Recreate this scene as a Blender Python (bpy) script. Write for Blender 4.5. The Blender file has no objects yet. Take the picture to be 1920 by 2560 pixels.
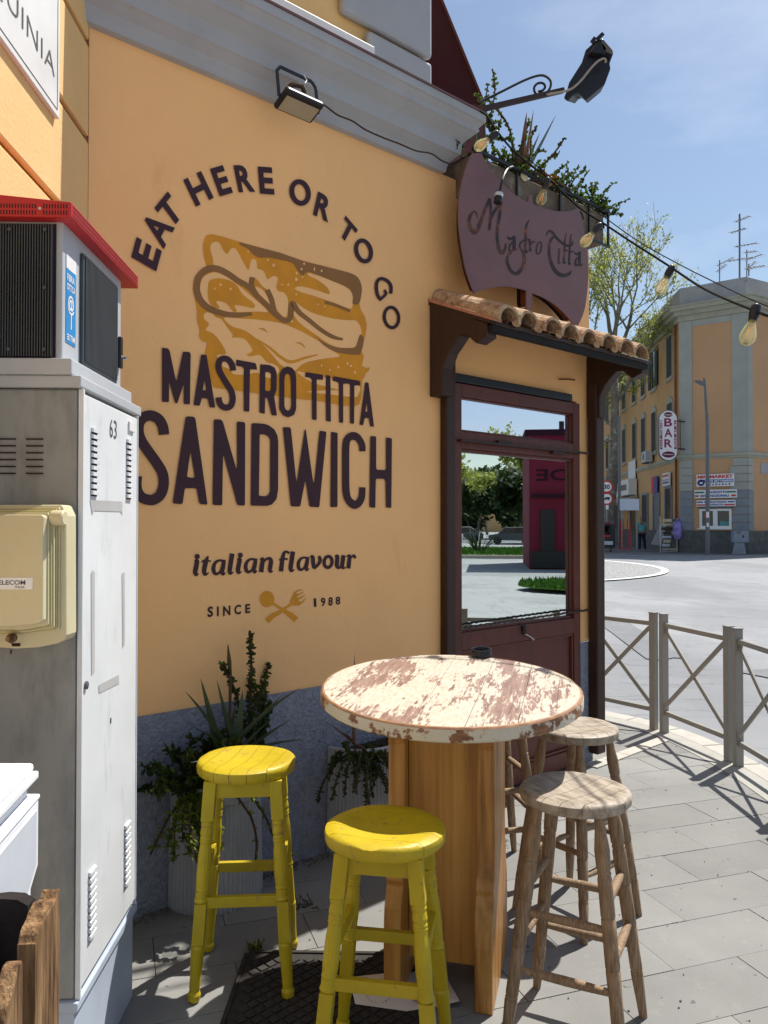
import bpy, math, random
from mathutils import Vector, Matrix
from mathutils.geometry import tessellate_polygon
random.seed(7)
R = math.radians
SC = bpy.context.scene
COL = SC.collection

# ------------------------------------------------------------------ camera, sky, sun, exposure
FPX, HCAM, PITCH = 1960.0, 1.52, math.atan(31 / 1960)
cam = bpy.data.cameras.new('camera')
cam.sensor_fit = 'VERTICAL'; cam.sensor_height = 32.0
cam.lens = 32.0 * FPX / 2560
cam.clip_start = 0.05; cam.clip_end = 2000
co = bpy.data.objects.new('camera', cam); COL.objects.link(co)
co.location = (0, 0, HCAM); co.rotation_euler = (math.pi / 2 + PITCH, 0, 0)
SC.camera = co
SUN_EL, SUN_AZ = R(59.5), R(45.5)          # azimuth measured from +Y towards +X
w = bpy.data.worlds.new('World'); SC.world = w; w.use_nodes = True
wn, wl = w.node_tree.nodes, w.node_tree.links
wn.clear()
sky = wn.new('ShaderNodeTexSky'); sky.sky_type = 'NISHITA'; sky.sun_disc = False
sky.sun_elevation = SUN_EL; sky.sun_rotation = SUN_AZ
sky.air_density = 1.25; sky.dust_density = 0.9; sky.ozone_density = 2.2
bg = wn.new('ShaderNodeBackground'); bg.inputs['Strength'].default_value = 0.074
tcw = wn.new('ShaderNodeTexCoord')
mpw = wn.new('ShaderNodeMapping'); mpw.inputs['Scale'].default_value = (1.2, 1.2, 3.2); mpw.inputs['Rotation'].default_value = (0.3, 0.5, 0.2)
nzw = wn.new('ShaderNodeTexNoise'); nzw.inputs['Scale'].default_value = 1.6; nzw.inputs['Detail'].default_value = 7; nzw.inputs['Roughness'].default_value = .58
rpw = wn.new('ShaderNodeValToRGB'); rpw.color_ramp.elements[0].position = .42; rpw.color_ramp.elements[1].position = .85
rpw.color_ramp.elements[1].color = (.62, .62, .62, 1)
mxw = wn.new('ShaderNodeMixRGB'); mxw.inputs['Color2'].default_value = (8.2, 9.0, 10.2, 1)
hz = wn.new('ShaderNodeOutputWorld')
wl.new(tcw.outputs['Generated'], mpw.inputs['Vector']); wl.new(mpw.outputs[0], nzw.inputs['Vector'])
wl.new(nzw.outputs['Fac'], rpw.inputs[0]); wl.new(rpw.outputs[0], mxw.inputs['Fac'])
wl.new(sky.outputs[0], mxw.inputs['Color1']); wl.new(mxw.outputs[0], bg.inputs['Color']); wl.new(bg.outputs[0], hz.inputs[0])
sl = bpy.data.lights.new('sun', 'SUN'); sl.energy = 4.6; sl.angle = R(0.53); sl.color = (1, .955, .88)
so = bpy.data.objects.new('sun', sl); COL.objects.link(so)
sd = Vector((math.sin(SUN_AZ) * math.cos(SUN_EL), math.cos(SUN_AZ) * math.cos(SUN_EL), math.sin(SUN_EL)))
so.rotation_euler = sd.to_track_quat('Z', 'Y').to_euler(); so.location = sd * 30
SC.view_settings.view_transform = 'Standard'; SC.view_settings.look = 'None'
SC.view_settings.gamma = 1; SC.view_settings.exposure = 0.66
SC.view_settings.use_curve_mapping = False
SC.cycles.max_bounces = 8; SC.cycles.transparent_max_bounces = 12

# ------------------------------------------------------------------ where things stand: sight lines of the survey
def ray(px, py):
    a = (px - 960) / FPX; b = (1280 - py) / FPX
    c, s = math.cos(PITCH), math.sin(PITCH)
    return Vector((a, c - b * s, s + b * c))
CAM = Vector((0, 0, HCAM))
def hit(px, py, p0, n):
    r = ray(px, py); t = (Vector(p0) - CAM).dot(n) / r.dot(n)
    return CAM + r * t
def G(px, py, z=0.0): return hit(px, py, (0, 0, z), Vector((0, 0, 1)))
def D(px, py, y): return hit(px, py, (0, y, 0), Vector((0, 1, 0)))
U = Vector((.7516, .6596, 0)); N = Vector((.6596, -.7516, 0)); C0 = Vector((-1.112, 2.93, 0))
def WL(s, z, o=0.0): return C0 + U * s + N * o + Vector((0, 0, z))          # on the mural wall: along, up, out
def W(px, py, o=0.0): return hit(px, py, C0 + N * o, N)
CA = Vector((-.031, 1, 0)).normalized(); CR = Vector((1, .031, 0)).normalized(); CK = Vector((-.79, 2.03, 0))
def CB(l, d, z): return CK + CR * l + CA * d + Vector((0, 0, z))             # cabinet frame
def CF(px, py, o=0.0): return hit(px, py, CK + CR * o, CR)

# ------------------------------------------------------------------ objects
def link(o): COL.objects.link(o); return o
def thing(name, label, cat, loc=(0, 0, 0), rz=0, group=None):
    o = link(bpy.data.objects.new(name, None)); o.location = loc; o.rotation_euler = (0, 0, rz)
    o.empty_display_size = .1
    return tag(o, label, cat, group)
def tag(o, label=None, cat=None, group=None, kind=None):
    if label: o['label'] = label
    if cat: o['category'] = cat
    if group: o['group'] = group
    if kind: o['kind'] = kind
    return o
def wloc(o):
    v = Vector((0, 0, 0))
    while o: v += Vector(o.location); o = o.parent
    return v
class MB:
    def __init__(s): s.v = []; s.f = []
    def add(s, vs, fs):
        b = len(s.v); s.v += [tuple(v) for v in vs]; s.f += [tuple(i + b for i in f) for f in fs]; return s
    def hexa(s, p):   # 8 corners: bottom 0-3, top 4-7
        return s.add(p, [(0, 3, 2, 1), (4, 5, 6, 7), (0, 1, 5, 4), (1, 2, 6, 5), (2, 3, 7, 6), (3, 0, 4, 7)])
    def box(s, c, d, rz=0):
        x, y, z = d[0] / 2, d[1] / 2, d[2] / 2; cs, sn = math.cos(rz), math.sin(rz); p = []
        for k in (-z, z):
            for a, b in ((-x, -y), (x, -y), (x, y), (-x, y)):
                p.append((c[0] + a * cs - b * sn, c[1] + a * sn + b * cs, c[2] + k))
        return s.hexa(p)
    def fbox(s, fr, a0, a1, b0, b1, c0, c1):
        """box in a frame function fr(a, b, c)"""
        return s.hexa([fr(a0, b0, c0), fr(a1, b0, c0), fr(a1, b1, c0), fr(a0, b1, c0), fr(a0, b0, c1), fr(a1, b0, c1), fr(a1, b1, c1), fr(a0, b1, c1)])
    def bar(s, p0, p1, w, h, up=(0, 0, 1)):
        p0, p1 = Vector(p0), Vector(p1); d = (p1 - p0).normalized(); up = Vector(up)
        if abs(d.dot(up)) > .99: up = Vector((0, 1, 0))
        a = d.cross(up).normalized() * w / 2; b = a.cross(d).normalized() * h / 2
        return s.hexa([p0 - a - b, p0 + a - b, p1 + a - b, p1 - a - b, p0 - a + b, p0 + a + b, p1 + a + b, p1 - a + b])
    def tube(s, pts, rad, seg=8, cap=True):
        pts = [Vector(p) for p in pts]; n = len(pts)
        if not isinstance(rad, (list, tuple)): rad = [rad] * n
        vs = []; fs = []; ref = None
        for i, p in enumerate(pts):
            d = (pts[min(i + 1, n - 1)] - pts[max(i - 1, 0)]).normalized()
            if ref is None: ref = d.orthogonal().normalized()
            a = (ref - d * ref.dot(d)).normalized(); b = d.cross(a); ref = a
            for k in range(seg):
                t = 2 * math.pi * k / seg
                vs.append(p + (a * math.cos(t) + b * math.sin(t)) * rad[i])
        for i in range(n - 1):
            for k in range(seg):
                k2 = (k + 1) % seg
                fs.append((i * seg + k, i * seg + k2, (i + 1) * seg + k2, (i + 1) * seg + k))
        if cap: fs.append(tuple(range(seg))[::-1]); fs.append(tuple((n - 1) * seg + k for k in range(seg)))
        return s.add(vs, fs)
    def lathe(s, prof, seg=24, c=(0, 0, 0), ax=None, a0=0, a1=2 * math.pi, cap=True):
        """prof = [(r, h)]; ax optional (origin axes) = (X, Y, Z) vectors"""
        c = Vector(c); X, Y, Z = ax or (Vector((1, 0, 0)), Vector((0, 1, 0)), Vector((0, 0, 1)))
        full = abs(a1 - a0 - 2 * math.pi) < 1e-6; m = seg if full else seg + 1; vs = []; fs = []
        for r, h in prof:
            for k in range(m):
                t = a0 + (a1 - a0) * k / seg
                vs.append(c + X * r * math.cos(t) + Y * r * math.sin(t) + Z * h)
        for i in range(len(prof) - 1):
            for k in range(seg):
                k2 = (k + 1) % m
                fs.append((i * m + k, i * m + k2, (i + 1) * m + k2, (i + 1) * m + k))
        if cap:
            if prof[0][0] > 1e-4: fs.append(tuple(range(m))[::-1])
            if prof[-1][0] > 1e-4: fs.append(tuple((len(prof) - 1) * m + k for k in range(m)))
        return s.add(vs, fs)
    def prism(s, front, back):
        n = len(front); b = len(s.v)
        tr = tessellate_polygon([[Vector(p) for p in front]])
        s.v += [tuple(p) for p in front] + [tuple(p) for p in back]
        s.f += [(b + a, b + c, b + d) for a, c, d in tr] + [(b + n + a, b + n + d, b + n + c) for a, c, d in tr]
        s.f += [(b + i, b + (i + 1) % n, b + n + (i + 1) % n, b + n + i) for i in range(n)]
        return s
    def sheet(s, loops):
        fl = [p for l in loops for p in l]; b = len(s.v); s.v += [tuple(p) for p in fl]
        s.f += [(b + t[0], b + t[1], b + t[2]) for t in tessellate_polygon([[Vector(p) for p in l] for l in loops])]
        return s
    def leaf(s, p, d, up, L, Wd):
        p, d = Vector(p), Vector(d).normalized(); a = d.cross(Vector(up)).normalized() * Wd / 2
        return s.add([p, p + d * L * .45 + a, p + d * L, p + d * L * .45 - a], [(0, 1, 2, 3)])
    def build(s, name, mat, parent=None, smooth=False, bevel=0, fix=False, **kw):
        off = wloc(parent) if parent else Vector((0, 0, 0))
        me = bpy.data.meshes.new(name)
        me.from_pydata([(x - off.x, y - off.y, z - off.z) for x, y, z in s.v] if parent and not kw.get('local') else s.v, [], s.f)
        if fix:
            import bmesh
            bm = bmesh.new(); bm.from_mesh(me); bmesh.ops.recalc_face_normals(bm, faces=bm.faces); bm.to_mesh(me); bm.free()
        me.materials.append(mat)
        if smooth:
            me.polygons.foreach_set('use_smooth', [True] * len(me.polygons))
            try: me.set_sharp_from_angle(angle=R(40))
            except Exception: pass
        o = link(bpy.data.objects.new(name, me))
        if parent: o.parent = parent
        if bevel:
            m = o.modifiers.new('bevel', 'BEVEL'); m.width = bevel; m.segments = 2; m.limit_method = 'ANGLE'
        return o
def L(fn):   # local helper: build with local coordinates under parent
    return fn
def copy_tree(o, parent=None):
    c = o.copy(); link(c)
    if parent: c.parent = parent
    for ch in list(o.children): copy_tree(ch, c)
    return c
def catmull(pts, n=4, closed=False):
    pts = [Vector(p) for p in pts]; m = len(pts); out = []
    rng = range(m) if closed else range(m - 1)
    for i in rng:
        g = (lambda k: pts[k % m]) if closed else (lambda k: pts[max(0, min(m - 1, k))])
        a, b, c, d = g(i - 1), g(i), g(i + 1), g(i + 2)
        for k in range(n):
            t = k / n
            out.append(.5 * ((2 * b) + (c - a) * t + (2 * a - 5 * b + 4 * c - d) * t * t + (3 * b - a - 3 * c + d) * t ** 3))
    if not closed: out.append(pts[-1])
    return out
def ribbon(pts, wd, n=5):
    """outline of a brush stroke in the plane; wd number or list"""
    m = len(pts)
    ws = wd if isinstance(wd, (list, tuple)) else [wd] * m
    p3 = catmull([(p[0], p[1], ws[i]) for i, p in enumerate(pts)], n)
    l, r = [], []
    for i, p in enumerate(p3):
        d = p3[min(i + 1, len(p3) - 1)] - p3[max(i - 1, 0)]; d.z = 0
        if d.length < 1e-6: d = Vector((1, 0, 0))
        d.normalize(); q = Vector((-d.y, d.x, 0)) * p.z / 2
        l.append((p.x + q.x, p.y + q.y)); r.append((p.x - q.x, p.y - q.y))
    return l, r
def soft(poly, cut=.16):
    out = []; n = len(poly)
    for i in range(n):
        a, b, c = Vector(poly[i - 1]), Vector(poly[i]), Vector(poly[(i + 1) % n])
        la, lc = (a - b).length, (c - b).length; k = min(14, la * .4, lc * .4)
        out += [tuple(b + (a - b).normalized() * k), tuple(b + ((a - b).normalized() + (c - b).normalized()) * k * .22), tuple(b + (c - b).normalized() * k)]
    return out

# ------------------------------------------------------------------ materials
def srgb(r, g, b):
    f = lambda c: (c / 255 / 12.92) if c <= 10 else ((c / 255 + .055) / 1.055) ** 2.4
    return (f(r), f(g), f(b))
def nt(name):
    m = bpy.data.materials.new(name); m.use_nodes = True
    return m, m.node_tree.nodes, m.node_tree.links, m.node_tree.nodes['Principled BSDF']
def noise(n, l, scale, detail=5, stretch=None, rough=.55, rot=None):
    t = n.new('ShaderNodeTexCoord'); z = n.new('ShaderNodeTexNoise')
    z.inputs['Scale'].default_value = scale; z.inputs['Detail'].default_value = detail; z.inputs['Roughness'].default_value = rough
    mp = n.new('ShaderNodeMapping'); l.new(t.outputs['Object'], mp.inputs['Vector'])
    if stretch: mp.inputs['Scale'].default_value = stretch
    if rot:      # turn first, then stretch along the turned axis
        m0 = n.new('ShaderNodeMapping'); m0.inputs['Rotation'].default_value = rot; l.new(t.outputs['Object'], m0.inputs['Vector']); l.new(m0.outputs[0], mp.inputs['Vector'])
    l.new(mp.outputs[0], z.inputs['Vector'])
    return z
def ramp(n, l, src, stops):
    r = n.new('ShaderNodeValToRGB'); e = r.color_ramp.elements
    while len(e) < len(stops): e.new(.5)
    for i, (p, c) in enumerate(stops):
        e[i].position = p; e[i].color = (*c, 1) if len(c) == 3 else c
    l.new(src, r.inputs[0]); return r
def g3(v): return (v, v, v)
def mul(c, k): return tuple(min(1, x * k) for x in c[:3])
def mat(name, c, rough=.65, metal=0, var=.14, vs=5, bump=0, bs=60, st=None, spec=.4, dirt=None, dl=(.6, .8), dsc=9, dst=None, coat=0, rot=None):
    m, n, l, b = nt(name)
    z = noise(n, l, vs, 6, st, rot=rot)
    r = ramp(n, l, z.outputs['Fac'], [(.3, mul(c, 1 - var)), (.7, mul(c, 1 + var))]); out = r.outputs[0]
    if dirt:
        z2 = noise(n, l, dsc, 8, dst, .65, rot=rot); f = ramp(n, l, z2.outputs['Fac'], [(dl[0], g3(0)), (dl[1], g3(1))])
        mx = n.new('ShaderNodeMixRGB'); l.new(f.outputs[0], mx.inputs[0]); l.new(out, mx.inputs[1]); mx.inputs[2].default_value = (*dirt, 1); out = mx.outputs[0]
    l.new(out, b.inputs['Base Color'])
    b.inputs['Metallic'].default_value = metal; b.inputs['Specular IOR Level'].default_value = spec
    if coat: b.inputs['Coat Weight'].default_value = coat; b.inputs['Coat Roughness'].default_value = .2
    rr = n.new('ShaderNodeMapRange'); rr.inputs['To Min'].default_value = max(.03, rough - .1); rr.inputs['To Max'].default_value = min(1, rough + .12)
    l.new(z.outputs['Fac'], rr.inputs['Value']); l.new(rr.outputs[0], b.inputs['Roughness'])
    if bump:
        z3 = noise(n, l, bs, 6, st, rot=rot); bp = n.new('ShaderNodeBump'); bp.inputs['Strength'].default_value = 1; bp.inputs['Distance'].default_value = bump
        l.new(z3.outputs['Fac'], bp.inputs['Height']); l.new(bp.outputs[0], b.inputs['Normal'])
    return m
def emis(name, c, e):
    m, n, l, b = nt(name); b.inputs['Base Color'].default_value = (*c, 1); b.inputs['Emission Color'].default_value = (*c, 1); b.inputs['Emission Strength'].default_value = e; return m
OCH = (.95, .545, .235)
def m_plaster():
    m, n, l, b = nt('ochre_plaster')
    z = noise(n, l, 1.3, 8, (1, 1, .7), .6); r = ramp(n, l, z.outputs['Fac'], [(.3, mul(OCH, .93)), (.55, OCH), (.75, mul(OCH, 1.04))])
    z2 = noise(n, l, 7, 9, (1, 1, .35), .68); st = ramp(n, l, z2.outputs['Fac'], [(.60, g3(1)), (.80, (.88, .86, .82))])
    z5 = noise(n, l, 55, 3); sp = ramp(n, l, z5.outputs['Fac'], [(.235, g3(.55)), (.26, g3(1))])
    a = n.new('ShaderNodeMixRGB'); a.blend_type = 'MULTIPLY'; a.inputs[0].default_value = 1; l.new(r.outputs[0], a.inputs[1]); l.new(st.outputs[0], a.inputs[2])
    c = n.new('ShaderNodeMixRGB'); c.blend_type = 'MULTIPLY'; c.inputs[0].default_value = .6; l.new(a.outputs[0], c.inputs[1]); l.new(sp.outputs[0], c.inputs[2])
    l.new(c.outputs[0], b.inputs['Base Color']); b.inputs['Roughness'].default_value = .72; b.inputs['Specular IOR Level'].default_value = .3
    z3 = noise(n, l, 4, 4); z4 = noise(n, l, 120, 4)
    b1 = n.new('ShaderNodeBump'); b1.inputs['Distance'].default_value = .010; b1.inputs['Strength'].default_value = 1; l.new(z3.outputs['Fac'], b1.inputs['Height'])
    b2 = n.new('ShaderNodeBump'); b2.inputs['Distance'].default_value = .0012; l.new(z4.outputs['Fac'], b2.inputs['Height']); l.new(b1.outputs[0], b2.inputs['Normal']); l.new(b2.outputs[0], b.inputs['Normal'])
    return m
m_wall = m_plaster()
m_wall2 = mat('orange_plaster', (.76, .49, .21), .85, var=.08, vs=3, bump=.0016, bs=70, dirt=(.45, .24, .08), dl=(.68, .85), dsc=14)
m_groove = mat('rust_groove', (.42, .15, .05), .85, var=.2, vs=20)
m_plinth = mat('blue_grey_stucco', (.26, .285, .36), .9, var=.2, vs=40, bump=.02, bs=75, dirt=(.36, .38, .45), dl=(.5, .75), dsc=45)
m_corn = mat('grey_cornice_paint', (.36, .375, .40), .75, var=.07, vs=4, bump=.001, bs=60, dirt=(.24, .23, .22), dl=(.6, .9), dsc=5)
m_ink = mat('aubergine_paint', (.040, .010, .018), .6, var=.18, vs=7)
m_org = mat('mustard_paint', (.66, .27, .012), .65, var=.1, vs=9)
m_brn = mat('brown_paint', (.27, .125, .035), .65, var=.1, vs=9)
m_maroon = mat('maroon_fabric', (.026, .0008, .010), .85, var=.15)
m_flash = mat('red_flashing', (.14, .07, .07), .5)
m_wht = mat('white_paint', (.78, .78, .76), .5, var=.05)
m_door = mat('oxblood_wood', (.105, .026, .018), .42, var=.25, vs=6, st=(4, 4, .6), bump=.001, bs=60, spec=.4, dirt=(.17, .055, .035), dl=(.6, .85), dsc=7)
m_post = mat('dark_stained_wood', (.035, .014, .009), .5, var=.3, vs=10, st=(5, 5, .5), bump=.002, bs=50, dirt=(.32, .2, .12), dl=(.7, .76), dsc=9, dst=(9, 9, .7))
m_black = mat('black_metal', (.012, .012, .014), .45, var=.2)
m_cable0 = mat('dull_black_iron', (.022, .021, .022), .8, spec=.15)
m_rubber = mat('black_plastic', (.01, .011, .016), .4, var=.2)
def m_cutlet():
    m, n, l, b = nt('cut_out_edge'); z = noise(n, l, 9, 4, (1, 1, 1.6)); r = ramp(n, l, z.outputs['Fac'], [(.46, (.016, .005, .005)), (.60, (.09, .025, .010)), (.74, (.36, .11, .03))])
    l.new(r.outputs[0], b.inputs['Base Color']); b.inputs['Roughness'].default_value = .6; return m
m_sign = mat('plum_steel', (.175, .088, .09), .5, var=.14, vs=3, bump=.0004, bs=200)
m_rust = mat('burnt_orange_steel', (.20, .05, .014), .5, var=.5, vs=9)
def m_tiles():
    m, n, l, b = nt('terracotta_lichen')
    z = noise(n, l, 30, 9, None, .7); r = ramp(n, l, z.outputs['Fac'], [(.33, (.15, .10, .06)), (.46, (.40, .22, .13)), (.56, (.46, .34, .20)), (.72, (.60, .52, .38))])
    l.new(r.outputs[0], b.inputs['Base Color']); b.inputs['Roughness'].default_value = .95
    z2 = noise(n, l, 110, 6); bp = n.new('ShaderNodeBump'); bp.inputs['Distance'].default_value = .006; l.new(z2.outputs['Fac'], bp.inputs['Height']); l.new(bp.outputs[0], b.inputs['Normal'])
    return m
m_tile = m_tiles()
m_brick = mat('brick_edge', (.42, .2, .13), .9, var=.2, vs=30, bump=.003, bs=80)
m_steel = mat('galvanised_panel', (.275, .28, .275), .5, var=.1, vs=3, dirt=(.13, .14, .14), dl=(.45, .8), dsc=4, dst=(3, 3, 1), spec=.4)
m_doorw = mat('pale_grey_enamel', (.66, .68, .70), .45, var=.05, vs=4, dirt=(.48, .5, .52), dl=(.56, .82), dsc=6, dst=(3, 3, 1), spec=.4)
m_grey = mat('grey_enamel', (.42, .44, .47), .5, var=.06)
m_fin = mat('slate_aluminium', (.055, .065, .075), .5, var=.15)
m_red = mat('red_enamel', (.44, .018, .024), .4, var=.1, spec=.4)
m_slot = mat('slot_dark', (.03, .005, .008), .7)
m_cream = mat('cream_plastic', (.56, .5, .32), .5, var=.06, dirt=(.4, .33, .17), dl=(.6, .9), dsc=5)
m_creamd = mat('yellowed_plastic', (.38, .34, .14), .5, var=.2, vs=10)
m_base = mat('pale_blue_paint', (.40, .46, .55), .6, var=.12, vs=5, dirt=(.18, .13, .1), dl=(.74, .78), dsc=12)
m_blue = mat('sticker_blue', (.02, .24, .55), .35)
m_tape = mat('tape_residue', (.40, .40, .40), .8, var=.1)
m_txt = mat('grey_print', (.09, .08, .09), .6)
m_marb = mat('white_marble', (.68, .68, .67), .5, var=.06)
m_box = mat('white_plastic_box', (.74, .75, .78), .5, var=.05, dirt=(.5, .47, .42), dl=(.66, .8), dsc=14)
m_boxg = mat('grey_panel', (.50, .53, .58), .5, var=.05)
def wood(name, c1, c2, c3, sc=9, st=(6, 6, .8), rough=.55, bump=.003, spec=.3, coat=0, rot=None, lo=.32, hi=.7):
    m, n, l, b = nt(name)
    z = noise(n, l, sc, 9, st, .62, rot=rot); r = ramp(n, l, z.outputs['Fac'], [(lo, c1), ((lo + hi) / 2, c2), (hi, c3)])
    l.new(r.outputs[0], b.inputs['Base Color']); b.inputs['Roughness'].default_value = rough; b.inputs['Specular IOR Level'].default_value = spec
    if coat: b.inputs['Coat Weight'].default_value = coat; b.inputs['Coat Roughness'].default_value = .25
    z2 = noise(n, l, sc * 2.2, 7, (st[0] * 1.6, st[1] * 1.6, st[2]), rot=rot); bp = n.new('ShaderNodeBump'); bp.inputs['Distance'].default_value = bump
    l.new(z2.outputs['Fac'], bp.inputs['Height']); l.new(bp.outputs[0], b.inputs['Normal'])
    return m
m_pine = wood('amber_varnished_pine', (.27, .105, .018), (.50, .24, .048), (.64, .35, .095), 3.2, (9, 9, .35), .42, .0008, .4, .2, lo=.25, hi=.8)
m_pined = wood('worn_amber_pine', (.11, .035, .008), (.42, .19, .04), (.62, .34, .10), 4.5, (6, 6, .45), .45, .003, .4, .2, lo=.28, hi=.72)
m_oldw = wood('weathered_rough_wood', (.05, .026, .014), (.22, .125, .06), (.33, .21, .11), 6, (7, 7, .8), .85, .008, .2)
m_gwood = wood('greyed_beech', (.11, .07, .04), (.26, .17, .10), (.38, .28, .185), 9, (15, 15, 1.2), .6, .002, lo=.25, hi=.75)
m_gseat = wood('greyed_seat_wood', (.14, .105, .08), (.32, .265, .205), (.44, .385, .31), 10, (1.6, 5, 3), .5, .002, rot=(0, 0, .6), lo=.28, hi=.72)
def m_yellow():
    m, n, l, b = nt('yellow_paint')
    z = noise(n, l, 5, 6); r = ramp(n, l, z.outputs['Fac'], [(.3, (.36, .265, .007)), (.7, (.49, .37, .011))])
    z2 = noise(n, l, 34, 9, (1, 1, .5), .7); f = ramp(n, l, z2.outputs['Fac'], [(.605, g3(0)), (.635, g3(1))])
    mx = n.new('ShaderNodeMixRGB'); l.new(f.outputs[0], mx.inputs[0]); l.new(r.outputs[0], mx.inputs[1]); mx.inputs[2].default_value = (.33, .22, .05, 1)
    l.new(mx.outputs[0], b.inputs['Base Color']); b.inputs['Roughness'].default_value = .46; b.inputs['Specular IOR Level'].default_value = .35
    z3 = noise(n, l, 30, 7, (4, 4, .6)); bp = n.new('ShaderNodeBump'); bp.inputs['Distance'].default_value = .0012; l.new(z3.outputs['Fac'], bp.inputs['Height']); l.new(bp.outputs[0], b.inputs['Normal'])
    return m
m_yel = m_yellow()
m_crack = mat('cracked_joint', (.16, .09, .03), .9)
def m_tabletop():
    m, n, l, b = nt('flaking_white_over_brown')
    rot = (0, 0, R(14))
    z1 = noise(n, l, 3.4, 4, (2.6, .85, 1), .5, rot); z2 = noise(n, l, 15, 12, (4.6, .42, 1), .74, rot); z3 = noise(n, l, 60, 8, (1.5, .5, 1), .7, rot)
    t = n.new('ShaderNodeTexCoord'); mp = n.new('ShaderNodeMapping'); mp.inputs['Scale'].default_value = (1, .16, 1); m0 = n.new('ShaderNodeMapping'); m0.inputs['Rotation'].default_value = rot; l.new(t.outputs['Object'], m0.inputs['Vector']); l.new(m0.outputs[0], mp.inputs['Vector'])
    wv = n.new('ShaderNodeTexWave'); wv.wave_type = 'RINGS'; wv.inputs['Scale'].default_value = 34; wv.inputs['Distortion'].default_value = 14; wv.inputs['Detail'].default_value = 3; wv.inputs['Detail Scale'].default_value = 1.2
    l.new(mp.outputs[0], wv.inputs['Vector'])
    def madd(a, k, c):
        q = n.new('ShaderNodeMath'); q.operation = 'MULTIPLY_ADD'; q.inputs[1].default_value = k; l.new(a, q.inputs[0]); l.new(c, q.inputs[2]); return q.outputs[0]
    hgt = madd(wv.outputs['Fac'], .075, madd(z3.outputs['Fac'], .30, madd(z2.outputs['Fac'], .62, z1.outputs['Fac'])))
    br = ramp(n, l, z2.outputs['Fac'], [(.3, (.15, .08, .06)), (.5, (.27, .17, .135)), (.7, (.38, .26, .19))])
    f = ramp(n, l, hgt, [(.955, g3(0)), (.99, g3(.8)), (1.03, g3(1))])
    wc = ramp(n, l, z3.outputs['Fac'], [(.3, (.42, .35, .26)), (.6, (.57, .52, .43))])
    mx = n.new('ShaderNodeMixRGB'); l.new(f.outputs[0], mx.inputs[0]); l.new(br.outputs[0], mx.inputs[1]); l.new(wc.outputs[0], mx.inputs[2])
    l.new(mx.outputs[0], b.inputs['Base Color']); b.inputs['Roughness'].default_value = .42; b.inputs['Specular IOR Level'].default_value = .4
    bp = n.new('ShaderNodeBump'); bp.inputs['Distance'].default_value = .0018; l.new(hgt, bp.inputs['Height']); l.new(bp.outputs[0], b.inputs['Normal'])
    return m
m_top = m_tabletop()
m_rim = mat('bare_amber_rim', (.22, .10, .045), .5, var=.5, vs=22, dirt=(.56, .51, .40), dl=(.44, .47), dsc=12, bump=.003, bs=50, st=(1, 1, 2.2))
m_rime = mat('bare_rim_edge', (.33, .18, .10), .4, var=.3, vs=20)
m_potm = mat('grey_plastic_pot', (.33, .345, .38), .75, var=.1, vs=6, dirt=(.22, .22, .23), dl=(.6, .9), dsc=5)
m_soil = mat('dark_soil', (.02, .014, .01), .95, var=.3, vs=40)
m_aloe = mat('aloe_green', (.055, .085, .042), .45, var=.25, vs=9, spec=.4)
m_aloer = mat('aloe_reddish', (.16, .085, .05), .5, var=.35, vs=9)
m_jade = mat('jade_leaf', (.05, .085, .018), .45, var=.35, vs=30)
m_jade2 = mat('lime_leaf', (.13, .19, .03), .5, var=.35, vs=30)
m_stem = mat('brown_stem', (.06, .035, .02), .8)
m_dry = mat('ochre_leaf', (.4, .2, .02), .6, var=.3)
m_slab = mat('basalt_slab', (.215, .213, .203), .85, var=.10, vs=2.5, bump=.0016, bs=160, dirt=(.30, .295, .275), dl=(.58, .9), dsc=12)
m_slab2 = mat('basalt_slab_pale', (.222, .219, .208), .85, var=.10, vs=2.5, bump=.0016, bs=160, dirt=(.18, .178, .17), dl=(.6, .85), dsc=14)
m_joint = mat('joint_grit', (.135, .13, .12), .95, var=.2, vs=60)
m_kerb = mat('travertine_kerb', (.40, .38, .335), .85, var=.1, vs=8, bump=.004, bs=60, dirt=(.28, .26, .22), dl=(.6, .82), dsc=8)
m_gutter = mat('gutter_grit', (.20, .185, .155), .95, var=.35, vs=26, bump=.01, bs=40, dirt=(.33, .30, .25), dl=(.55, .7), dsc=20)
for _m in (m_slab, m_slab2):
    _n, _l = _m.node_tree.nodes, _m.node_tree.links; _b = _n['Principled BSDF']; _src = _b.inputs['Base Color'].links[0].from_socket
    _oi = _n.new('ShaderNodeObjectInfo'); _r = _n.new('ShaderNodeMapRange'); _r.inputs['To Min'].default_value = .88; _r.inputs['To Max'].default_value = 1.1; _l.new(_oi.outputs['Random'], _r.inputs['Value'])
    _z = noise(_n, _l, 22, 2); _f = ramp(_n, _l, _z.outputs['Fac'], [(.27, g3(.55)), (.30, g3(1)), (.745, g3(1)), (.76, g3(1.0))])
    _z2 = noise(_n, _l, 1.1, 6, None, .6); _f2 = ramp(_n, _l, _z2.outputs['Fac'], [(.35, g3(.84)), (.6, g3(1))])
    _x = _n.new('ShaderNodeMixRGB'); _x.blend_type = 'MULTIPLY'; _x.inputs[0].default_value = 1; _l.new(_src, _x.inputs[1]); _l.new(_f.outputs[0], _x.inputs[2])
    _x3 = _n.new('ShaderNodeMixRGB'); _x3.blend_type = 'MULTIPLY'; _x3.inputs[0].default_value = 1; _l.new(_x.outputs[0], _x3.inputs[1]); _l.new(_f2.outputs[0], _x3.inputs[2])
    _x2 = _n.new('ShaderNodeMixRGB'); _x2.blend_type = 'MULTIPLY'; _x2.inputs[0].default_value = 1; _l.new(_x3.outputs[0], _x2.inputs[1]); _l.new(_r.outputs[0], _x2.inputs[2]); _l.new(_x2.outputs[0], _b.inputs['Base Color'])
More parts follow.
